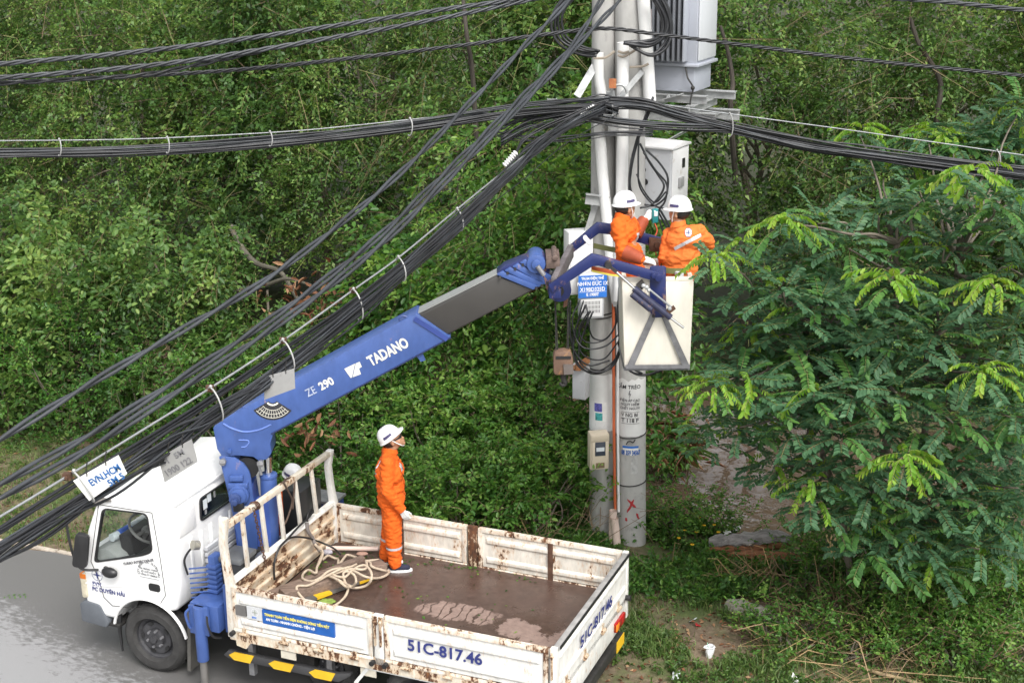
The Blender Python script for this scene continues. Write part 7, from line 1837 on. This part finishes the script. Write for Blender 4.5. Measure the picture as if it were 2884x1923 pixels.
blades(7000, box_uv(4.8, 10, 2.6, 5.8, .0), .17, 'grass', .5)
def weeds(n, uv_fn, L, name, tint, mat, nleaf=6, ln=.16, up=.9, hexa=True, wr=.55):
    uv = uv_fn(n); z = ground_h(uv[:, 0], uv[:, 1]); k = (z > -.55) & clear_of(uv); uv, z = uv[k], z[k]; n = len(uv)
    p = np.array(ORG)[None] + uv[:, :1] * np.array(DU) + uv[:, 1:] * np.array(DV); p[:, 2] = z
    d = rnd_unit(n) * .7 + np.array([0, 0, up])
    return tag(quads_mesh(name, sprays(p, d, ln, nleaf, L, L * wr, tint + rng.normal(size=n) * .14, hexa=hexa, stem_frac=.5, stem_w=.004, droop=.3), [mat, TWIG]), kind='stuff')
weeds(1700, box_uv(-9, -.2, 2.3, 5.6), .05, 'ground_weeds', .55, LEAF_WEED)
weeds(3800, box_uv(1.8, 6.4, 4.0, 6.2, -.6), .065, 'ground_weeds', .52, LEAF_WEED)
weeds(3200, box_uv(1.3, 5.0, 3.6, 5.9, -.6), .085, 'ground_weeds', .5, LEAF_BUSH, ln=.24)
weeds(3000, box_uv(3.3, 7.6, 1.6, 4.8, -.3), .06, 'ground_weeds', .45, LEAF_WEED)
weeds(1500, box_uv(-.6, 2.6, 2.6, 5.6), .06, 'ground_weeds', .5, LEAF_BUSH)
# litter of dry leaves over the verge
uv = np.concatenate([box_uv(-8, -1, 2.2, 5.2)(900), box_uv(3.0, 8.5, 1.3, 5.2)(2600)]); pz = ground_h(uv[:, 0], uv[:, 1])
pos = np.array(ORG)[None] + uv[:, :1] * np.array(DU) + uv[:, 1:] * np.array(DV); pos[:, 2] = pz + .015
d = rnd_unit(len(pos)); d[:, 2] *= .2
v_, f_, rep = leaf_arrays(pos, d, np.tile([0, 0, 1.], (len(pos), 1)) + rng.normal(size=(len(pos), 3)) * .4, rng.uniform(.03, .08, len(pos)), rng.uniform(.015, .035, len(pos)))
tag(quads_mesh('dry_leaf_litter', [(v_, f_, rng.random(len(f_)), 0)], [LEAF_RED]), kind='stuff')

# bushes low on the right
for (px, py, h, r, n_, ti) in ((2080, 1395, .55, .55, 24, .60), (2190, 1370, .75, .7, 34, .58), (2290, 1330, .8, .7, 34, .55), (2360, 1400, .7, .6, 28, .6), (2270, 1450, .5, .5, 22, .62), (2230, 1330, .85, .7, 30, .5), (2050, 1500, .32, .35, 12, .66), (2150, 1500, .4, .5, 20, .64), (2340, 1470, .5, .5, 22, .6), (2000, 1440, .35, .4, 14, .6), (1960, 1520, .22, .25, 8, .66), (2220, 1540, .3, .4, 12, .66), (2120, 1440, .5, .5, 20, .6), (1900, 1300, .40, .4, 18, .55), (1990, 1330, .5, .5, 22, .52), (1860, 1360, .3, .35, 12, .55), (1820, 1500, .22, .3, 9, .6), (1760, 1470, .2, .25, 8, .6), (2180, 1450, .5, .5, 22, .6), (2310, 1420, .6, .6, 26, .6), (2060, 1440, .4, .4, 16, .62), (1540, 1225, .28, .3, 12, .6), (1600, 1205, .3, .35, 14, .62), (1680, 1210, .26, .3, 12, .58), (2300, 1520, .36, .4, 12, .62), (2130, 1285, .8, .7, 26, .45), (1950, 1345, .38, .5, 18, .5), (1900, 1470, .3, .3, 8, .6)):
    q = TL(PZ(px, py, 0))
    bush(q.x, q.y, h, r, n_, 8, ti, 'low leafy bush on the verge under the feathery tree, lower right', 'low bushes under the feathery tree', .06, LEAF_BUSH, 'verge_bush')
# yellow flowers by the poles
for k, (px, py) in enumerate(((1570, 1165), (1599, 1178), (1606, 1188), (1617, 1206), (1573, 1218), (1600, 1221), (1590, 1250), (1559, 1235), (1640, 1205), (1650, 1222))):
    c = PZ(px, py, .18); t_ = thing('yellow_flower', 'small yellow flower in the weeds on the bank right of the poles', 'flower', c, rng.uniform(0, 3), 'yellow flowers on the bank'); t_.scale = (.72, .72, .72)
    mb = MB()
    for j in range(6): mb.ball((.022 * math.cos(j * 1.047), .022 * math.sin(j * 1.047), .004), .016, (1, 1, .3), 6, 4)
    mb.obj('petals', pm('yellow petals', (.75, .42, .01), .6) if not bpy.data.materials.get('yellow petals') else bpy.data.materials['yellow petals'], t_, angle=180)
    mb = MB(); mb.cyl((0, 0, 0), (.02, 0, -.2), .004, n=5); mb.obj('stem', TWIG, t_)
# the reed clump beside the right pole, half dry
base = PZ(1535, 1085, -.5)
t_ = thing('reed_clump', 'half dry reed clump with brown and green blades right of the poles over the water', 'reeds', base)
n = 260; o = np.array(base)[None] + rng.normal(size=(n, 3)) * np.array([.22, .15, .1]); hgt = rng.uniform(.2, .75, n)
o[:, 2] += hgt; d = rnd_unit(n) * np.array([1, .8, .35]) + np.array([.25, -.2, .1])
d = unit(d); nr = np.tile([0, 0, 1.], (n, 1)) + rng.normal(size=(n, 3)) * .4
v_, f_, rep = leaf_arrays(o, d, nr, rng.uniform(.18, .42, n), rng.uniform(.020, .035, n), True, .2, .45)
mi_ = (rng.random(n) < .42).astype(int)
fr = np.repeat(mi_, rep)
quads_mesh('blade', [(v_, f_[fr == 0], np.repeat(np.clip(rng.normal(.55, .2, n), 0, 1), rep)[fr == 0], 0)], [LEAF_WEED], t_, 'stuff')
quads_mesh('dry_blade', [(v_, f_[fr == 1], np.repeat(rng.uniform(.2, 1, n), rep)[fr == 1], 0)], [LEAF_RED], t_, 'stuff')
mb = MB()
for k in range(14):
    p = V((rng.normal() * .15, rng.normal() * .1, -.15)); mb.sweep(spline([p, p + V((rng.normal() * .1, 0, .4)), p + V((rng.normal() * .25, -.1, .8))], 4), .008, 5)
mb.obj('stalk', TWIG, t_, angle=180)

# old split timber on the bank, with its rotten lower half
def log(name, label, pts, w_, h_, mat, parent=None, rag=.02):
    path = spline(pts, 5); mb = MB(); n = len(path); vs, fs = [], []
    for i, p in enumerate(path):
        d = (path[min(i + 1, n - 1)] - path[max(i - 1, 0)]).normalized(); s_ = d.cross(V((0, 0, 1))).normalized(); t_ = i / (n - 1)
        tp = (1 - .5 * abs(2 * t_ - 1) ** 3)
        for a in np.linspace(0, 2 * math.pi, 9)[:-1]:
            q = 1 + rag * 8 * (rng.random() - .5)
            vs.append(p + s_ * (math.cos(a) * w_ * tp * q) + V((0, 0, math.sin(a) * h_ * tp * q)))
    for i in range(n - 1):
        for k in range(8): fs.append((i * 8 + k, i * 8 + (k + 1) % 8, i * 8 + 8 + (k + 1) % 8, i * 8 + 8 + k))
    fs += [tuple(range(7, -1, -1)), tuple((n - 1) * 8 + k for k in range(8))]
    mb.add(vs, fs); o = mb.obj(name, mat, parent, angle=28)
    return tag(o, label, cat='log') if label else o
log('split_log', 'grey weathered split trunk lying on the bank right of the poles', [PZ(1628, 1244, .20), PZ(1700, 1240, .23), PZ(1770, 1234, .23), PZ(1825, 1238, .16)], .13, .08, DEADWOOD, rag=.09)
log('split_log', 'thin red-brown split trunk in front of the grey trunk', [PZ(1622, 1262, .14), PZ(1700, 1259, .16), PZ(1780, 1252, .16), PZ(1850, 1243, .14)], .06, .055, REDWOOD, rag=.05)
log('split_log', 'rotten brown log lying lowest in the timber pile on the bank', [PZ(1660, 1280, .09), PZ(1720, 1276, .12), PZ(1800, 1280, .12), PZ(1860, 1290, .08)], .08, .07, REDWOOD, rag=.05)
log('concrete_fragment', 'tapering broken piece of concrete pole lying in the weeds', [PZ(1672, 1386, .10), PZ(1705, 1400, .13), PZ(1760, 1420, .13), PZ(1795, 1436, .09)], .12, .12, pm('mossy broken concrete', (.33, .31, .26), .9, var=.2, scale=5, bmp=.5, bscale=25, dirt=(.12, .13, .07), dirt_amt=.5), rag=.03)['category'] = 'concrete'
log('stone', 'dark speckled stone low in the weeds, left of the dry stems', [PZ(1850, 1445, .04), PZ(1862, 1452, .10), PZ(1878, 1465, .02)], .13, .10, pm('speckled stone', (.20, .19, .175), .9, var=.6, scale=40, bmp=.6), rag=.05)['category'] = 'stone'
log('stone', 'mossy stone beside the broken concrete piece', [PZ(1800, 1440, .02), PZ(1815, 1437, .10), PZ(1835, 1447, .02)], .11, .09, pm('mossy stone', (.22, .21, .17), .9, var=.4, scale=20, bmp=.6), rag=.05)['category'] = 'stone'
# dry stems and vines: one tangle nobody could count
parts = []
def stems(n, c, spread, L, w_, tint, flat=.35, arch=.25):
    c = np.array(c); o = c[None] + rng.normal(size=(n, 3)) * np.array(spread); d = rnd_unit(n); d[:, 2] = np.abs(d[:, 2]) * flat; d = unit(d)
    ln = L * rng.uniform(.4, 1.2, n)[:, None]
    e = o + d * ln; m_ = o + d * ln * .5 + np.array([0, 0, 1.]) * ln * arch + rng.normal(size=(n, 3)) * .04
    v_, f_ = ribbon(o, m_, e, np.full(n, w_)); parts.append((v_, f_, np.repeat(np.clip(tint + rng.normal(size=n) * .15, 0, 1), 3), 0))
stems(95, PZ(1950, 1480, .05), (.45, .30, .04), .75, .012, .55)
stems(65, PZ(2000, 1420, .08), (.45, .25, .05), .8, .012, .45)
stems(40, PZ(1735, 1330, .10), (.20, .12, .05), .5, .012, .62, .8, .3)
stems(70, PZ(1860, 1390, .05), (.30, .22, .04), .6, .014, .40)
stems(60, PZ(2200, 1480, .08), (.7, .35, .06), .9, .012, .45, .7)
stems(60, PZ(1250, 1225, .25), (.6, .3, .12), .7, .010, .4, .7)
stems(45, PZ(2100, 1560, .02), (.6, .2, .02), .6, .012, .6, .15, .05)
tag(quads_mesh('dry_stems', parts, [leafmat('straw', [(0, (.07, .05, .035)), (.5, (.23, .16, .095)), (.8, (.38, .26, .12)), (1, (.48, .34, .16))], .8, 0.0)]), kind='stuff')
for lab, pts in (('long pale cut branch lying along the bottom edge, lower right', [PZ(1880, 1478, .05), PZ(1990, 1535, .05), PZ(2080, 1560, .05), PZ(2180, 1590, .05)]), ('thin pale branch sticking out level at right bottom corner', [PZ(2380, 1450, .3), PZ(2290, 1452, .3), PZ(2230, 1458, .28)])):
    mb = MB(); mb.sweep(spline(pts, 5), [.020] * 16 if len(pts) == 4 else [.018] * 11, 6); tag(mb.obj('cut_branch', pm('pale cut branch', (.36, .26, .15), .8, var=.3) if not bpy.data.materials.get('pale cut branch') else bpy.data.materials['pale cut branch'], angle=180), lab, 'branch')
# litter
c = PZ(1629, 1512, 0); t_ = thing('plastic_cup', 'white plastic bag with a drinking cup standing in the grass, lower centre right', 'plastic bag', c, .4)
mb = MB(); n_ = 16; vs, fs = [], []
for j, (z, r_) in enumerate(((0, .045), (.05, .062), (.11, .078), (.16, .085), (.19, .078), (.205, .10), (.215, .085))):
    for k in range(n_): a = 2 * math.pi * k / n_; q = r_ * (1 + .12 * math.sin(a * 3 + j) + .06 * rng.normal()); vs.append((q * math.cos(a), q * math.sin(a) * .8, z))
for j in range(6):
    for k in range(n_): fs.append((j * n_ + k, j * n_ + (k + 1) % n_, (j + 1) * n_ + (k + 1) % n_, (j + 1) * n_ + k))
fs.append(tuple(range(n_ - 1, -1, -1))); mb.add(vs, fs); mb.obj('bag', pm('white film', (.74, .75, .76), .3, var=.08, scale=30), t_)
mb = MB(); mb.cyl((-.02, 0, .17), (-.06, -.02, .29), .007, n=6); mb.obj('straw', pm('mint straw', (.30, .62, .45), .4), t_); t_.scale = (.62, .62, .72)
for lab, px, py, s_, mt in (('crumpled white paper behind the split trunk, left', 1670, 1222, .05, PAPER), ('crumpled white paper behind the split trunk, right', 1692, 1214, .05, PAPER), ('pale flat slab behind the split trunk', 1756, 1230, .085, PAPER), ('red wrapper in the weeds above the white bag', 1604, 1437, .05, REDPAINT), ('white scrap at the bottom edge, lower centre right', 1823, 1562, .06, PAPER), ('pale scrap in the weeds left of the stones', 1745, 1460, .045, LABELW), ('pale scrap in the weeds just above the red wrapper', 1590, 1425, .04, LABELW), ('flat grey scrap left of the white bag', 1552, 1550, .05, LABELW), ('brown scrap beside the flat grey scrap', 1585, 1475, .05, PVC_PINK)):
    c = PZ(px, py, .04); mb = MB(); vs, fs = [], []
    k_ = 5
    for i in range(k_):
        for j in range(k_): vs.append((s_ * (i / 2 - 1) + .012 * rng.normal(), s_ * .7 * (j / 2 - 1) + .012 * rng.normal(), s_ * .4 * rng.random()))
    for i in range(k_ - 1):
        for j in range(k_ - 1): fs.append((i * k_ + j, (i + 1) * k_ + j, (i + 1) * k_ + j + 1, i * k_ + j + 1))
    mb.add(vs, fs); o = mb.obj('wrapper', mt, angle=20); o.location = c; o.rotation_euler = (rng.normal() * .3, rng.normal() * .3, rng.uniform(0, 6)); tag(o, lab, 'litter')
c = PZ(35, 1368, .01); mb = MB(); v_, f_, rep = leaf_arrays(np.array([[0, 0, 0.]] * 9) + np.linspace(-.12, .12, 9)[:, None] * np.array([1., .1, 0]), np.array([[.25, 1 if k % 2 else -1, .05] for k in range(9)], float), np.tile([0, 0, 1.], (9, 1)), rng.uniform(.04, .08, 9), rng.uniform(.015, .03, 9))
mb.add(v_.tolist(), f_.tolist()); o = mb.obj('leaf_sprig', pm('fresh green', (.10, .20, .05), .6)); o.location = c; tag(o, 'small green sprig fallen on the grey road at left', 'leaf')

# ================================================================== THE FEATHERY TREE (compound leaves in rosettes)
FROND = {
    'old': leafmat('old fern leaflets', [(0, (.032, .080, .038)), (.5, (.064, .148, .070)), (1, (.125, .23, .11))], .5, .3, spec=.32),
    'mid': leafmat('green fern leaflets', [(0, (.034, .095, .028)), (.5, (.068, .175, .042)), (1, (.125, .26, .055))], .5, .35, spec=.3),
    'young': leafmat('young fern leaflets', [(0, (.10, .25, .028)), (.5, (.19, .37, .04)), (1, (.38, .46, .085))], .5, .4, spec=.3),
}
def frond_arrays(kind, L, rg):
    """one compound leaf along +x: a curved midrib with paired rounded leaflets"""
    npair = 10
    droop = {'old': .35, 'mid': .55, 'young': 1.15}[kind] * rg.uniform(.8, 1.2)
    s = (np.arange(npair) + 1.0) / npair
    x = L * s * (1 - .18 * droop * s); z = -L * droop * .55 * s ** 1.8
    tx = np.gradient(x); tz = np.gradient(z); T = unit(np.stack([tx, np.zeros_like(tx), tz], 1))
    pos, d, nr, LL, WW = [], [], [], [], []
    for i in range(npair):
        ll = L * (.175 + .095 * s[i] - .05 * max(0, s[i] - .8)) * (.95 if kind == 'young' else 1) * rg.uniform(.9, 1.1)
        for sd in (-1, 1):
            out = np.array([0, sd, 0.]); dn = {'old': .12, 'mid': .3, 'young': .9}[kind]
            dd = T[i] * (.30 + .35 * s[i]) + out * .9 + np.array([0, 0, -dn]) + rg.normal(size=3) * .09
            pos.append((x[i], 0, z[i])); d.append(dd); nr.append(np.array([-.25 * tz[i] / max(L, 1e-6), -sd * dn * .9, 1.0]) + rg.normal(size=3) * .12); LL.append(ll); WW.append(ll * (.47 if kind != 'young' else .46))
    v_, f_, rep = leaf_arrays(np.array(pos), np.array(d), np.array(nr), np.array(LL), np.array(WW), True, .12, .10)
    ti = np.repeat(np.clip(rg.normal(.5, .2, len(pos)) + (rg.random() - .5) * .3, 0, 1), rep)
    pp = np.concatenate([[[0, 0, 0]], np.stack([x, np.zeros_like(x), z], 1)])
    o, e = pp[:-1], pp[1:]
    sv, sf = ribbon(o, (o + e) / 2, e, np.full(len(o), L * .018))
    return [(v_, f_, ti, 0), (sv, sf, .9, 1)]
rg = np.random.default_rng(3)
TEMPL = {}
for kind in FROND:
    TEMPL[kind] = []
    for k in range(4):
        o = quads_mesh('leaf', frond_arrays(kind, 1.0, rg), [FROND[kind], TWIG])
        TEMPL[kind].append(o.data); bpy.data.objects.remove(o)
tb = PZ(2010, 1395, 0)
FT = thing('feathery_tree', 'feathery compound-leaved tree with bright yellow-green young tufts, right of the basket', 'tree', tb)
MIF = Matrix.Translation(-V(tb))
CL = [  # px, py, depth, size, share of young leaves
 (1800, 505, 13.6, .40, .55), (2050, 640, 13.0, .42, .65), (2285, 650, 13.2, .40, .6), (2240, 390, 13.6, .40, .5), (1640, 880, 13.2, .36, .55), (2080, 1050, 12.8, .40, .75), (2255, 850, 13.0, .36, .6), (1975, 300, 14.6, .32, .4), (2130, 300, 14.2, .36, .35), (2190, 310, 14.0, .34, .35), (1645, 590, 13.4, .30, .5), (1860, 1110, 13.3, .36, .45), (1740, 905, 13.2, .36, .2),
 (1715, 640, 13.9, .36, .05), (1690, 720, 14.2, .34, .0), (1950, 560, 13.9, .38, .05), (1880, 690, 13.6, .38, .0), (2120, 470, 14.1, .38, .0), (2170, 560, 13.8, .40, .0), (2150, 760, 13.5, .40, .0), (1990, 790, 13.4, .38, .0), (2065, 770, 13.5, .40, .0), (1850, 810, 13.5, .38, .0), (1790, 760, 13.8, .36, .0), (1870, 900, 13.1, .40, .1), (1960, 900, 13.1, .42, .0), (2060, 890, 13.1, .40, .0),
 (2330, 740, 13.6, .38, .0), (2310, 520, 13.9, .38, .05), (2330, 950, 13.2, .38, .05), (1700, 970, 13.5, .34, .0), (1640, 1010, 13.9, .30, .05), (1820, 990, 13.2, .38, .0), (1930, 1000, 13.0, .38, .0), (2190, 960, 13.0, .38, .0), (2270, 1000, 13.2, .36, .0), (2000, 1120, 13.2, .36, .0), (1920, 1190, 13.4, .34, .0), (2150, 1150, 13.2, .38, .0), (2260, 1170, 13.3, .38, .0), (2340, 1110, 13.3, .36, .0),
 (1760, 620, 14.2, .34, .05), (2210, 690, 13.9, .38, .0), (2010, 480, 14.4, .36, .0), (1830, 590, 14.2, .36, .0), (2100, 620, 14.0, .38, .0), (1920, 640, 14.0, .36, .0), (2240, 460, 14.0, .36, .05), (1980, 700, 13.9, .38, .0), (1760, 840, 13.8, .34, .05), (2110, 980, 13.3, .36, .0), (2300, 840, 13.5, .36, .1), (2350, 620, 13.6, .36, .1), (2350, 430, 14.0, .36, .1), (1660, 800, 14.3, .28, .1), (1620, 960, 13.7, .30, .1), (2030, 990, 13.4, .36, .0), (1780, 1080, 13.9, .32, .1), (2200, 1060, 13.3, .36, .0),
 (1900, 760, 14.2, .36, .0), (2050, 840, 14.0, .36, .0), (2180, 880, 13.9, .36, .0), (1840, 950, 13.9, .36, .0), (1990, 960, 13.8, .36, .0), (2100, 720, 14.3, .36, .0), (2250, 780, 14.1, .36, .0), (1950, 870, 14.2, .34, .0), (2300, 920, 13.9, .36, .0), (2350, 1010, 13.7, .36, .0), (2080, 1130, 13.8, .36, .0), (2200, 1210, 13.6, .34, .0), (1700, 560, 14.6, .3, .2), (2290, 340, 14.2, .34, .2), (2350, 300, 14.4, .34, .2),
]
for k in range(36):
    a = rg.uniform(0, 6.28); q = math.sqrt(rg.random())
    px = 2030 + 390 * q * math.cos(a); py = 830 + 440 * q * math.sin(a)
    if px < 1640 or (px < 1780 and py > 1050): continue
    CL.append((px, py, 14.1 + .7 * rg.random(), .36, .02 if rg.random() < .9 else .35))
for px, py in ((1900, 1080), (1980, 1180), (2060, 1200), (2120, 1230), (2220, 1130), (2300, 1180), (2340, 1050), (1960, 1050), (2150, 1060), (2040, 1240), (1880, 1160), (2340, 880), (2250, 1250), (2330, 400), (2280, 460), (2200, 330), (2340, 500), (2100, 390), (2030, 400), (2180, 420), (2320, 1250), (2150, 1290), (2060, 1290), (1990, 1260), (2340, 1180), (1800, 660), (1830, 720), (1700, 860), (2345, 240), (2300, 290), (2240, 300), (2340, 350), (2180, 350)):
    CL.append((px, py, 13.1 + .5 * rg.random(), .36, .04))
CL = [(px, py, (Y if py > 440 or (px, py) == (2240, 390) else 16.4 + .4 * rg.random()), (sz if py > 440 else sz * 1.15), yg) for (px, py, Y, sz, yg) in CL]
allf = []
for (px, py, Y, sz, yg) in CL:
    c = P(px, py, Y)
    n = int(rg.integers(13, 18)); sz *= .97
    a0 = rg.uniform(0, 6.28)
    yg = min(.85, yg + .2) if yg >= .35 else yg
    for k in range(n):
        ring_ = k / n
        kind = 'young' if (ring_ < yg * rg.uniform(.7, 1.1)) else ('mid' if rg.random() < .16 + yg * .6 else 'old')
        az = a0 + k * 2.4
        el = (.75 - 1.0 * ring_) + rg.normal() * .18 if kind != 'young' else rg.uniform(-.05, .6)
        L = sz * rg.uniform(.75, 1.1) * (.92 if kind == 'young' else 1.0)
        off = V((math.cos(az), math.sin(az), 0)) * (.03 + .10 * ring_) + V((0, 0, .06 - .16 * ring_))
        M = Matrix.Translation(c + off) @ Matrix.Rotation(az, 4, 'Z') @ Matrix.Rotation(-el, 4, 'Y') @ Matrix.Rotation(rg.normal() * .25, 4, 'X') @ Matrix.Diagonal((L, L, L, 1))
        allf.append((kind, int(rg.integers(0, 4)), M, Y - .25 * (kind == 'young') - .35 * ring_ * (math.sin(az) < 0)))
allf.sort(key=lambda t: t[3])
for kind, k, M, _ in allf[:300]:
    o = bpy.data.objects.new('leaf', TEMPL[kind][k]); COL.objects.link(o); o.parent = FT; o.matrix_basis = MIF @ M
rest = {}
for kind, k, M, _ in allf[300:]:
    me = TEMPL[kind][k]; nv = len(me.vertices); co = np.empty(nv * 3); me.vertices.foreach_get('co', co); co = co.reshape(-1, 3)
    Mn = np.array(M); co = co @ Mn[:3, :3].T + Mn[:3, 3]
    nf = len(me.polygons); fi = np.empty(nf * 4, np.int32); me.loops.foreach_get('vertex_index', fi); fi = fi.reshape(-1, 4)
    ti = np.empty(nf, np.float32); me.attributes['tint'].data.foreach_get('value', ti); mi_ = np.empty(nf, np.int32); me.polygons.foreach_get('material_index', mi_)
    rest.setdefault(kind, []).append((co, fi, ti, mi_))
pts_ = []
for j, kind in enumerate(FROND):
    for co, fi, ti, mi_ in rest.get(kind, []):
        # leaflets and midribs share the vertices of their frond
        pts_.append((co, fi, ti, np.where(mi_ == 1, 3, j)))
def quads_multi(name, parts, mats, parent, kind):
    off = 0; vs, fs, tn, mi = [], [], [], []
    for v, f, ti, m_ in parts: vs.append(v); fs.append(f + off); off += len(v); tn.append(ti); mi.append(m_)
    o = quads_mesh(name, [(np.concatenate(vs), np.concatenate(fs), np.concatenate(tn), 0)], mats, parent, kind)
    o.data.polygons.foreach_set('material_index', np.concatenate(mi).astype(np.int32)); return o
quads_multi('foliage', pts_, list(FROND.values()) + [TWIG], FT, 'stuff')
mb = MB()
top = P(2060, 560, 14.3)
main = wavy(tb - V((0, 0, .1)), top, .10, 8); mb.sweep(main, np.linspace(.075, .03, len(main)), 9)
s2 = wavy(tb + V((.25, .1, -.1)), P(2200, 600, 14.2), .10, 8); mb.sweep(s2, np.linspace(.055, .025, len(s2)), 8)
s3 = wavy(tb + V((-.2, .2, -.1)), P(1860, 740, 14.4), .10, 8); mb.sweep(s3, np.linspace(.05, .02, len(s3)), 8)
mb.xf(MIF).obj('trunk', BARK, FT, angle=180)
mb = MB()
lines = [main, s2, s3]
for (px, py, Y, sz, yg) in CL:
    c = P(px, py, Y) - V((0, 0, .05)); best = None
    for ln in lines:
        for q in ln[6:]:
            dd = (q - c).length + max(0, q.z - c.z + .15) * 1.6
            if best is None or dd < best[0]: best = (dd, q)
    mb.sweep(wavy(best[1], c, .05, 4), np.linspace(.020, .008, 13), 6)
mb.xf(MIF).obj('branch', BARK, FT, angle=180)
# withered hanging leaves and a seed bunch in the tree
for lab, px, py, Y, n_, sz, mt in (('withered brown leaf bunch hanging in the shade at lower right', 2220, 1075, 13.6, 5, .14, LEAF_RED), ('smaller withered pink-brown leaf hanging below the tree at right', 2145, 1170, 13.7, 4, .11, LEAF_RED), ('dry straw-coloured leaf bunch hanging above the low weeds', 1912, 1235, 13.6, 22, .06, None)):
    c = P(px, py, Y); o = np.array(c)[None] + rng.normal(size=(n_, 3)) * np.array([.05, .03, .10]); d = rng.normal(size=(n_, 3)) * .35 + np.array([0, 0, -1.])
    v_, f_, rep = leaf_arrays(o, d, rnd_unit(n_), np.full(n_, sz) * rng.uniform(.7, 1.2, n_), np.full(n_, sz * .4), True, .3, .3)
    mt = mt or leafmat('straw leaves', [(0, (.30, .21, .10)), (1, (.55, .42, .22))], .7, .2)
    tag(quads_mesh('withered_leaves', [(v_, f_, np.repeat(rng.uniform(.5, 1, n_), rep), 0)], [mt]), lab, 'dead leaves')
for lab, px, py, Y, n_, sp in (('heap of red-brown dead leaves in the dark opening right of the bent grey limb', 725, 690, 20.6, 90, .35), ('withered reddish leaves among the green below the boom foot', 705, 985, 17.6, 40, .22), ('small patch of dry brown leaves above the boom midway', 1225, 645, 19.0, 26, .2)):
    c = P(px, py, Y); o = np.array(c)[None] + rng.normal(size=(n_, 3)) * np.array([sp, sp * .6, sp * .6]); d = rnd_unit(n_) + np.array([0, -.3, -.5])
    v_, f_, rep = leaf_arrays(o, d, rnd_unit(n_), rng.uniform(.10, .22, n_), rng.uniform(.03, .07, n_), True, .3, .3)
    tag(quads_mesh('withered_leaves', [(v_, f_, np.repeat(rng.uniform(.1, .8, n_), rep), 0)], [LEAF_RED]), lab, 'dead leaves')
# broad pale bush of another kind at the right edge, in front of the canal
for (px, py, Y, h, r, n_) in ((2300, 930, 15.6, 1.3, .55, 26), (2345, 560, 16.5, 1.4, .6, 22)):
    pass
